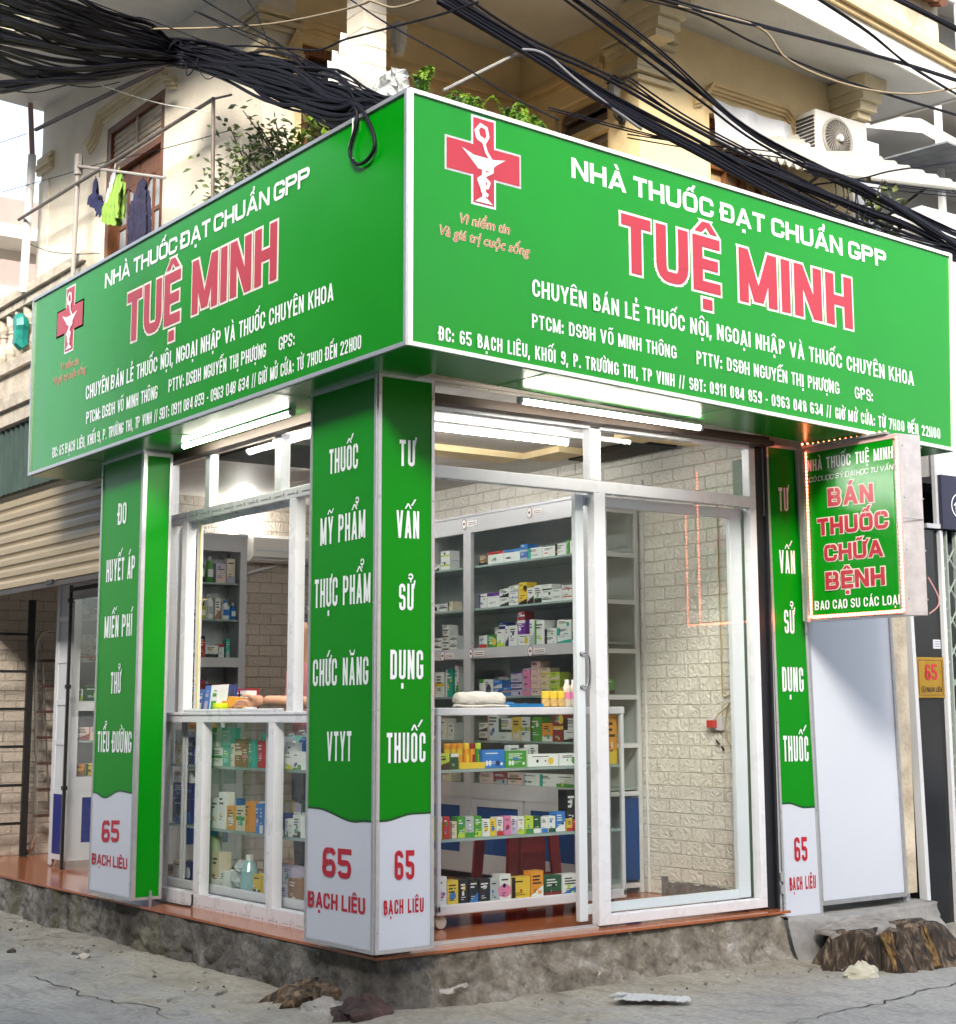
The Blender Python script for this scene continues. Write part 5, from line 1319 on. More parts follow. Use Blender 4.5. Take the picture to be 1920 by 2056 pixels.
tag(b.build('bottle', [mat('pale cyan plastic', (.30, .50, .54), .15), cm('w')]), 'pale cyan jug bottle on the bottom shelf of the window counter', 'bottle')
b = MB(); b.ball((.68, 2.86, .14), (.05, .10, .065), 14, 0, .12); b.ball((.66, 2.80, .21), (.04, .07, .04), 12, 0, .14)
tag(b.build('plastic_bag', mat('clear crumpled plastic', (.52, .55, .56), .2, bump=.6, bscale=30), smooth=False), 'crumpled clear plastic bag on the bottom shelf of the window counter', 'bag')
# on the window sill counter
for row, x0 in (('wt', .66), ('wtf', .60)):
    for a, b_, z0, h, desc, cols in ITEMS[row]:
        if 'sachet' in desc or 'pouch' in desc:
            b = MB(); lean = .012
            b.hexa([(x0+.0, a+.004, 1.106), (x0+.03, a+.004, 1.106), (x0+.03, b_-.004, 1.106), (x0, b_-.004, 1.106), (x0+lean+.008, a, 1.106+h), (x0+lean+.014, a, 1.106+h), (x0+lean+.014, b_, 1.106+h), (x0+lean+.008, b_, 1.106+h)], 0)
            for u, v, z_, q in ((.2, .8, .15, .45), (.25, .7, .6, .72), (.25, .6, .78, .82)):
                b.poly([(x0+lean*z_-.002+.008*z_, a+(b_-a)*v, 1.106+h*z_), (x0+lean*z_-.002+.008*z_, a+(b_-a)*u, 1.106+h*z_), (x0+lean*q-.002+.008*q, a+(b_-a)*u, 1.106+h*q), (x0+lean*q-.002+.008*q, a+(b_-a)*v, 1.106+h*q)], 1)
            tag(b.build('sachet_pack', [cm(cols[0]), cm(cols[1])]), uniq(desc+', service window counter'), 'pouch', 'goods on the service counter')
        elif 'tub' in desc:
            b = MB(); b.lathe([(.055, 0), (.06, .01), (.06, .04)], (x0+.06, (a+b_)/2, 1.106), 18, 0); b.lathe([(.064, .0405), (.064, .062), (.06, .065)], (x0+.06, (a+b_)/2, 1.106), 18, 1)
            tag(b.build('tub', [cm('l'), mat('lime lid', (.55, .68, .02), .3)]), 'round lime tub on the service window counter', 'tub')
        else: carton(x0, x0+.07, a, b_, 1.106, 1.106+h, cols, 'x', desc+', service window counter', 'goods on the service counter')
carton(.63, .70, 2.90, 2.98, 1.106, 1.165, 'yo', 'x', 'gold carton beside the orange one, service window counter', 'goods on the service counter')
carton(.78, .86, 3.02, 3.32, 1.106, 1.26, 'dm', 'x', 'dark red carton at the back of the service window counter', 'goods on the service counter')
carton(.72, .79, 2.92, 3.02, 1.106, 1.245, 'wk', 'x', 'white carton with dark lines standing beside the held orange box', 'goods on the service counter')
# side cabinet stock, listed from the far end towards the door
CAB = [(2.12, [(.10, .075, 'ek', 1, 'small dark brown carton'), (.17, .085, 'wr', 1, 'white carton with a red end'), (.17, .085, 'wb', 1, 'white carton with a blue end'), (.08, .055, 'bs', 2, 'small blue carton'), (.15, .075, 'wT', 1, 'white carton with a teal line'), (.12, .07, 'ww', 1, 'plain white carton'), (.11, .08, 'wk', 1, 'white carton with black lines'), (.03, .10, 'gg', 1, 'narrow green carton'), (.12, .09, 'ws', 1, 'white and grey carton')]),
       (1.82, [(.09, .10, 'wu', 1, 'white carton with a purple edge'), (.14, .10, 'wu', 1, 'wide white carton with a purple edge'), (.10, .06, 'wk', 2, 'small white carton'), (.10, .045, 'ws', 3, 'flat white carton'), (.09, .075, 'yk', 2, 'yellow carton'), (.07, .11, 'wk', 1, 'white carton with an arc'), (.08, .12, 'wk', 1, 'white carton with a dark ring'), (.10, .04, 'wG', 3, 'flat white and green carton'), (.10, .04, 'ww', 2, 'flat plain white carton'), (.10, .05, 'wr', 2, 'white carton with red print'), (.10, .05, 'rw', 2, 'crimson and white carton')]),
       (1.545, [(.09, .085, 'wr', 1, 'white carton with a red foot'), (.10, .085, 'gy', 1, 'green and yellow carton'), (.09, .12, 'wl', 1, 'white carton with a lime triangle'), (.04, .14, 'wN', 1, 'narrow white carton with a navy spine'), (.09, .14, 'ww', 1, 'tall plain white carton'), (.12, .075, 'wy', 1, 'white carton under the purple one'), (.05, .17, 'ws', 1, 'narrow pale carton'), (.10, .16, 'wg', 1, 'tall pale green white carton'), (.12, .05, 'wk', 2, 'flat white carton with black print'), (.14, .05, 'wT', 3, 'flat white carton with teal print'), (.06, .07, 'Gw', 1, 'dark green and white carton'), (.05, .09, 'wd', 1, 'white carton with a dark red cap')]),
       (1.21, [(.05, .12, 'wg', 1, 'narrow white carton'), (.09, .115, 'wk', 1, 'white carton with round marks'), (.09, .055, 'bw', 2, 'pale blue carton'), (.08, .06, 'bo', 1, 'blue carton over an orange one'), (.11, .04, 'vN', 4, 'lilac carton'), (.08, .045, 'pv', 4, 'pink and purple carton'), (.09, .045, 'ic', 5, 'salmon carton'), (.08, .045, 'cy', 4, 'cream and ochre carton'), (.09, .05, 'lc', 3, 'pale lime carton'), (.12, .05, 'yy', 1, 'bright yellow carton'), (.09, .21, 'Gw', 1, 'tall dark patterned carton')]),
       (.91, [(.08, .06, 'wk', 2, 'white carton with grey print'), (.10, .19, 'wi', 1, 'tall pinkish white carton'), (.12, .075, 'wG', 2, 'white and dark green carton'), (.08, .16, 'yc', 1, 'ochre striped carton'), (.08, .16, 'wl', 1, 'white carton with a lime swirl'), (.10, .16, 'gG', 1, 'muted green carton'), (.09, .12, 'ow', 1, 'orange and white carton'), (.09, .10, 'dy', 2, 'dark red carton with a yellow circle'), (.17, .075, 'wk', 2, 'large white carton with grey letters')]),
       (.62, [(.12, .07, 'ic', 1, 'dusty pink carton'), (.12, .08, 'ds', 1, 'brick red carton'), (.12, .08, 'id', 1, 'pink carton with red stripes'), (.14, .08, 'ws', 1, 'white and grey carton'), (.13, .08, 'wT', 1, 'white carton with a teal side'), (.14, .08, 'wg', 1, 'white carton with pale green print'), (.08, .09, 'ro', 1, 'coral red carton')])]
NM = {2.12: 'top shelf', 1.82: 'second shelf', 1.545: 'third shelf', 1.21: 'fourth shelf', .91: 'fifth shelf', .62: 'lowest shelf'}
for z, L in CAB:
    y = 3.235
    k = (3.235-2.07)/sum(i[0] for i in L)
    for wd, h, cols, n, desc in L:
        wd *= k
        for i in range(n):
            carton(2.675, 2.76, y-wd+.003, y-.003, z+.001+i*h, z+(i+1)*h-.001, cols, 'x', '%s%s, side wall cabinet, %s' % (desc, '' if n == 1 else ' %s in its stack' % ('lowest' if i == 0 else 'topmost' if i == n-1 else 'midway'), NM[z]), 'cartons on the side wall cabinet, '+NM[z])
        y -= wd
carton(2.68, 2.76, 2.70, 2.79, 1.621, 1.715, 'uw', 'x', 'purple carton on a white one, side wall cabinet, third shelf', 'cartons on the side wall cabinet, third shelf')
carton(2.68, 2.76, 2.705, 2.785, 1.716, 1.775, 'dw', 'x', 'dark red carton on top of the purple one in the side wall cabinet', 'cartons on the side wall cabinet, third shelf')
carton(2.68, 2.76, 2.92, 3.0, 1.667, 1.71, 'Nw', 'x', 'navy carton on the lime triangle carton in the side wall cabinet', 'cartons on the side wall cabinet, third shelf')
for z, L in ((2.12, [(.12, .05, 'wk', 1), (.12, .07, 'wY', 2)]), (1.82, [(.10, .06, 'wk', 1), (.10, .06, 'wN', 1), (.06, .07, 'cG', 1)]), (1.545, [(.03, .09, 'Nw', 1), (.10, .045, 'wk', 2), (.08, .045, 'we', 4), (.09, .05, 'wk', 2)]), (1.21, [(.05, .10, 'ow', 1), (.12, .18, 'wy', 1), (.10, .20, 'Tw', 1), (.05, .22, 'wg', 1)]), (.91, [(.12, .1, 'Nw', 1), (.08, .15, 'ws', 1), (.08, .12, 'ww', 1)]), (.62, [(.12, .06, 'dn', 1), (.14, .07, 'cs', 1)])):
    y = 3.85
    for wd, h, cols, n in L:
        for i in range(n):
            carton(2.675, 2.76, y-wd+.003, y-.003, z+.001+i*h, z+(i+1)*h-.001, cols, 'x', '%s carton, far bay of the side wall cabinet, %s' % ({'w': 'white', 'N': 'navy', 'c': 'cream', 'o': 'orange', 'T': 'teal', 'd': 'maroon'}[cols[0]], NM[z]), 'cartons in the far bay of the side wall cabinet')
        y -= wd+.015
carton(2.78, 2.87, 2.0, 2.06, 1.211, 1.31, 'gk', 'y', 'green carton at the open end of the side wall cabinet', 'cartons at the cabinet end')
carton(2.77, 2.83, 2.0, 2.06, 1.821, 1.94, 'wr', 'y', 'white carton stack at the open end of the side wall cabinet', 'cartons at the cabinet end')
carton(2.77, 2.82, 2.0, 2.05, 2.121, 2.22, 'wi', 'y', 'white carton on the end shelf under the cabinet top', 'cartons at the cabinet end')
# goods in the back cabinet and behind the shutter
FILL = MB(); FM = []
def fm(k):
    if k not in FM: FM.append(k)
    return FM.index(k)
def filler(front, d0, d1_, a0, a1, z, hmax, pal, seed, wmin=.035, wmax=.09):
    """Tightly packed back rows of small cartons, all in one mesh."""
    r = random.Random(seed); a = a0
    while a < a1-.02:
        w_ = min(r.uniform(wmin, wmax), a1-a)
        h = hmax*r.uniform(.45, 1.0); cols = r.choice(pal); n = 1 if h > .09 else r.choice([1, 2, 2])
        for k in range(n):
            hh = h if n == 1 else min(h, hmax/2.05)
            z0, z1 = z+.001+k*hh, z+(k+1)*hh-.001
            P = (lambda u, zz, d: (d0-d, u, zz)) if front == 'x' else (lambda u, zz, d: (u, d0-d, zz))
            if front == 'x': FILL.box(d0, d1_, a+.001, a+w_-.002, z0, z1, fm(cols[0]))
            else: FILL.box(a+.001, a+w_-.002, d0, d1_, z0, z1, fm(cols[0]))
            u0, u1 = a+.001, a+w_-.002
            for c, (p0, p1, q0, q1) in ((cols[1], r.choice([(0, 1, 0, .3), (0, .25, 0, 1), (0, 1, .75, 1), (.2, .8, .2, .5)])), ('k' if cols[0] in 'wcsyti' else 'w', (.15, r.uniform(.5, .9), .58, .66)), ('k' if cols[0] in 'wcsyti' else 'w', (.15, r.uniform(.4, .8), .45, .49))):
                FILL.poly([P(u0+(u1-u0)*p0, z0+(z1-z0)*q0, .0007), P(u0+(u1-u0)*p1, z0+(z1-z0)*q0, .0007), P(u0+(u1-u0)*p1, z0+(z1-z0)*q1, .0007), P(u0+(u1-u0)*p0, z0+(z1-z0)*q1, .0007)], fm(c))
        a += w_
PALS = ['ww', 'wk', 'wT', 'wg', 'Ts', 'Gw', 'cw', 'bw', 'sw', 'wi', 'nc', 'wv', 'tT', 'wN', 'yc', 'wr']
filler('x', .74, .80, 1.78, 3.32, .796, .20, PALS, 1)
filler('x', .74, .80, 1.78, 3.32, .426, .19, PALS, 2)
filler('x', .74, .80, 1.78, 3.32, .076, .17, PALS, 3)
filler('x', .66, .72, 3.36, 3.78, .796, .22, ['Nw', 'yw', 'sw', 'cw', 'bw'], 4)
filler('y', 1.45, 1.52, 1.06, 1.98, .076, .10, ['ks', 'ww', 'sk', 'Nw', 'kw'], 6)
for z, h, nm in ((2.12, .10, 'top'), (1.82, .10, 'second'), (1.545, .17, 'third'), (1.21, .15, 'fourth'), (.91, .15, 'fifth')):
    filler('x', 2.80, 2.88, 2.08, 3.22, z, h, ['ww', 'wk', 'ws', 'wT', 'wb', 'wg', 'cw', 'sw', 'wi'], int(z*100))
for z, h, nm in ((2.10, .18, 'top'), (1.82, .17, 'second'), (1.53, .14, 'third'), (1.21, .17, 'fourth')):
    filler('y', 5.44, 5.52, .95, 1.82, z, h, PALS, int(z*90))
tag(FILL.build('packed_medicine_boxes', [cm(q) for q in FM]), 'small cartons packed in the back rows of the counters and cabinets', 'boxes', kind='stuff')
def flask(x, y, z, r, h, col, label, group='bottles in the back cabinet', cap='w', sy=.6):
    b = MB()
    for rr, m in (([(r*.9, 0), (r, .006), (r, h*.66), (r*.62, h*.80), (r*.34, h*.84)], 0), ([(r*.4, h*.84), (r*.4, h*.97), (r*.3, h)], 1)): b.lathe(rr, (x, y, z), 14, m)
    b.box(x-r*.7, x+r*.7, y-r-.002, y-r+.01, z+h*.2, z+h*.5, 1)
    return tag(b.build('bottle', [mat('bottle '+col, CC[col], .15), cm(cap)]), uniq(label), 'bottle', group)
flask(1.545, 5.33, 2.101, .03, .20, 'd', 'dark red bottle on the top shelf of the back cabinet'); flask(1.62, 5.33, 2.101, .03, .20, 'g', 'green bottle on the top shelf of the back cabinet')
carton(1.67, 1.75, 5.31, 5.37, 2.101, 2.25, 'vi', 'y', 'pale pink carton on the top shelf of the back cabinet', 'goods in the back cabinet'); carton(1.76, 1.83, 5.31, 5.37, 2.101, 2.29, 'cv', 'y', 'cream carton on the top shelf of the back cabinet', 'goods in the back cabinet')
flask(1.56, 5.33, 1.821, .03, .13, 'Y', 'lime bottle on the second shelf of the back cabinet'); flask(1.625, 5.33, 1.821, .036, .19, 'w', 'white rounded bottle on the second shelf of the back cabinet', cap='s'); flask(1.76, 5.33, 1.821, .036, .15, 'w', 'white bottle with a blue cap on the second shelf of the back cabinet', cap='b'); flask(1.825, 5.33, 1.821, .022, .13, 'b', 'blue bottle on the second shelf of the back cabinet')
carton(1.67, 1.715, 5.31, 5.37, 1.821, 1.98, 'wn', 'y', 'tall white carton on the second shelf of the back cabinet', 'goods in the back cabinet')
for x0, x1, h, cols, d in ((1.45, 1.55, .10, 'wk', 'white carton'), (1.555, 1.59, .16, 'rk', 'red and black carton'), (1.595, 1.70, .09, 'wk', 'white sheet carton'), (1.705, 1.75, .10, 'wr', 'white carton with red print'), (1.765, 1.80, .14, 'Ts', 'teal tube carton')): carton(x0, x1, 5.31, 5.37, 1.531, 1.531+h, cols, 'y', d+', back cabinet, third shelf', 'goods in the back cabinet')
for x0, x1, z, h, cols, d in ((1.40, 1.60, 1.211, .15, 'dm', 'maroon carton'), (1.62, 1.82, 1.211, .12, 'md', 'wine red carton'), (.95, 1.1, 1.531, .12, 'Ns', 'navy carton'), (1.12, 1.28, 1.531, .10, 'ws', 'white carton'), (.95, 1.05, 2.101, .18, 'ws', 'white carton'), (1.08, 1.3, 2.101, .15, 'wi', 'wide white carton'), (.95, 1.2, 1.821, .15, 'yc', 'yellow ochre carton'), (.95, 1.25, 1.211, .14, 'ny', 'brown carton'), (1.45, 1.7, .911, .13, 'on', 'rust carton'), (1.0, 1.25, .911, .12, 'wc', 'pale carton')): carton(x0, x1, 5.31, 5.40, z, z+h, cols, 'y', d+', low in the back cabinet' if z < 1.3 else d+', left bay of the back cabinet', 'goods in the back cabinet')
for z, L in ((1.84, [(.895, .98, .13, 'kc'), (.985, 1.1, .10, 'kw')]), (1.521, [(.895, .98, .05, 'rw'), (.985, 1.1, .05, 'rw')]), (1.211, [(.895, .94, .09, 'wl'), (.95, 1.09, .11, 'Gl')]), (.911, [(.895, 1.0, .10, 'id'), (1.01, 1.09, .10, 'ic')]), (.645, [(.895, .97, .09, 'on'), (.98, 1.09, .09, 'yG')])):
    for x0, x1, h, cols in L:
        carton(x0, x1, 6.06, 6.12, z+.001, z+h, cols, 'y', '%s carton, blue and white cabinet behind the shutter' % {'k': 'black', 'r': 'red', 'w': 'white', 'G': 'dark green', 'i': 'pink', 'o': 'rust', 'y': 'yellow'}[cols[0]], 'goods behind the shutter')
for k in range(4):
    carton(.895+.055*k, .945+.055*k, 6.06, 6.12, 1.572, 1.645, 'cw', 'y', 'cream carton stacked on the red ones behind the shutter', 'goods behind the shutter'); carton(.895+.055*k, .945+.055*k, 6.06, 6.12, 1.646, 1.715, 'wc', 'y', 'pale carton in the upper row behind the shutter', 'goods behind the shutter')

# ------------------------------------------------------------------ tube lamps
M_tube = tube_mat('lit fluorescent tube', 21.0, (1.0, .97, .92))
M_tube2 = tube_mat('lit fluorescent tube warm', 14.0, (1.0, .93, .80))
def tube_lamp(label, a, b_, m, off=Vector((0, 0, .03)), r=.016):
    a, b_ = Vector(a), Vector(b_)
    t = thing('tube_lamp', label, 'lamp', (a+b_)/2)
    d = (b_-a).normalized()
    k = MB(); k.tube([a, b_], r, 10); k.build('tube', m, t)
    k = MB(); s = d.cross(Vector((0, 0, 1))); s = s.normalized()*.02 if s.length > .1 else Vector((0, .02, 0))
    o = off
    q = lambda p, sx, oz: tuple(p+s*sx+o*oz)
    a2, b2 = a-d*.02, b_+d*.02
    k.prism([q(a2, -1, .75), q(b2, -1, .75), q(b2, 1, .75), q(a2, 1, .75)], [q(a2, -1, 1.6), q(b2, -1, 1.6), q(b2, 1, 1.6), q(a2, 1, 1.6)])
    for p, e in ((a, -1), (b_, 1)): k.tube([p+d*e*.002, p+d*e*.022], r*1.2, 10)
    k.build('batten', M_cabw, t)
    return t
tube_lamp('lit tube lamp under the green sign above the glass door', (1.02, .50, 2.690), (2.275, .52, 2.678), M_tube2, Vector((0, 0, .012)))
tube_lamp('lit tube lamp under the green sign above the service window', (.30, 2.976, 2.722), (.30, 1.642, 2.724), M_tube2, Vector((0, 0, .01)))
tube_lamp('lit tube lamp on the shop ceiling near the glass door', (1.1, 1.75, 2.76), (2.3, 1.75, 2.76), M_tube)
tube_lamp('lit tube lamp on the shop ceiling in mid room', (1.75, 2.6, 2.76), (1.75, 3.8, 2.76), M_tube)
tube_lamp('lit tube lamp on the shop ceiling near the service window', (.80, 1.9, 2.76), (.80, 3.1, 2.76), M_tube)
wl = tube_lamp('broad lit lamp high on the back wall above the cabinet', (2.02, 5.56, 2.52), (2.02, 5.56, 2.79), M_tube, Vector((0, .02, 0)), r=.05)
ac = thing('air_conditioner', 'white indoor air conditioner on the back wall, seen through the service window', 'air conditioner', (2.45, 5.5, 2.3))
b = MB(); b.prism([(2.03, 5.40, 2.33), (2.03, 5.40, 2.48), (2.03, 5.44, 2.51), (2.03, 5.595, 2.51), (2.03, 5.595, 2.30), (2.03, 5.47, 2.29)], [(2.85, 5.40, 2.33), (2.85, 5.40, 2.48), (2.85, 5.44, 2.51), (2.85, 5.595, 2.51), (2.85, 5.595, 2.30), (2.85, 5.47, 2.29)]); fix_normals(b.build('body', mat('off white plastic', (.66, .65, .62), .4), ac))
b = MB(); b.box(2.06, 2.82, 5.395, 5.40, 2.375, 2.385); b.box(2.06, 2.82, 5.41, 5.46, 2.305, 2.312); b.build('vent', M_back, ac)
b = MB(); b.tube([(2.03, 5.5, 2.2), (2.38, 5.58, 2.30)], .012, 6); tag(b.build('pipe', M_cabw), 'white pipe sloping under the indoor air conditioner', 'pipe')
# plug on the brick side wall and its flex
pg = thing('wall_socket', 'white wall socket with a red plug on the white brick wall', 'socket', (3.04, 1.23, 1.0))
b = MB(); b.box(3.028, 3.0495, 1.18, 1.30, .985, 1.065); b.build('plate', M_cabw, pg)
b = MB(); b.box(2.995, 3.028, 1.225, 1.285, 1.0, 1.045); b.build('plug', cm('r'), pg, bevel=.004)
b = MB(); b.tube([(3.01, 1.23, 1.045), (3.03, 1.21, 1.08), (3.035, 1.12, 1.14), (3.04, 1.10, 1.2), (3.04, 1.175, 1.19), (3.042, 1.185, 1.35), (3.042, 1.19, 2.4)], .004, 6, smooth=4); b.tube([(3.042, 1.13, 1.15), (3.04, 1.165, 1.02), (3.04, 1.15, .93), (3.04, 1.10, .88), (3.04, .98, .90)], .004, 6, smooth=4)
b.build('flex', mat('ochre flex', (.42, .33, .14), .5), pg)
b = MB(); b.tube([(3.042, 1.25, .93), (3.03, 1.235, .92)], .004, 5); b.tube([(3.03, 1.235, .92), (3.03, 1.21, .90)], .007, 5); b.tube([(3.03, 1.19, .885), (3.03, 1.17, .865)], .007, 5); b.build('clip', M_black, pg)
# ladder, rack by the back
lad = thing('step_ladder', 'aluminium step ladder with brown treads leaning behind the half open shutter', 'ladder', (1.08, 7.1, -.03))
M_steel = mat('polished steel tube', (.50, .47, .42), .2, metal=.9)
b = MB()
for x in (.985, 1.26): b.tube([(x+.02, 7.30, -.02), (x+.05, 7.22, .25), (x-.01, 7.2, 1.55)], .013, 8, smooth=4)
b.tube([(.975, 7.2, 1.55), (.985, 7.2, 1.72), (1.05, 7.2, 1.79), (1.20, 7.2, 1.79), (1.25, 7.2, 1.72), (1.25, 7.2, 1.55)], .013, 8, smooth=5)
for x in (1.03, 1.24): b.tube([(x+.10, 7.16, .28), (x, 7.18, 1.53)], .008, 6)
b.build('rail', M_steel, lad)
for k in range(7):
    b = MB(); z = .28+k*.21; b.box(1.02, 1.26, 7.14, 7.24, z, z+.022); b.build('tread', mat('brown tread', (.07, .035, .03), .4), lad)
for x in (1.0, 1.275): b = MB(); b.ball((x, 7.30, -.005), (.02, .02, .025), 8); b.build('foot', M_black, lad)
rk = thing('steel_rack', 'black square tube rack standing against the brick wall left of the ladder', 'rack', (.7, 7.25, -.03))
b = MB(); b.box(.905, .955, 7.18, 7.22, -.03, 2.05); b.box(.20, .24, 7.18, 7.22, -.03, 2.05)
for z in (.225, .53, .84, 1.145, 1.45, 1.755): b.box(.24, .905, 7.19, 7.21, z, z+.022)
b.build('frame', mat('black paint', (.012, .011, .011), .5), rk)
gl_ = thing('glass_panel', 'frameless glass panel with a dark edge beside the left pillar', 'glass panel', (.75, 5.4, -.03))
b = MB(); b.box(.745, .751, 4.1, 5.87, -.02, 2.05); b.build('pane', M_glass, gl_)
b = MB(); b.box(.738, .758, 5.87, 5.892, -.03, 2.08); b.box(.735, .745, 4.1, 5.87, 2.03, 2.06)
for z in (.55, 1.3, 1.95): b.box(.730, .766, 5.862, 5.90, z, z+.03)
b.build('edge_bar', mat('black paint', (.012, .011, .011), .5), gl_)

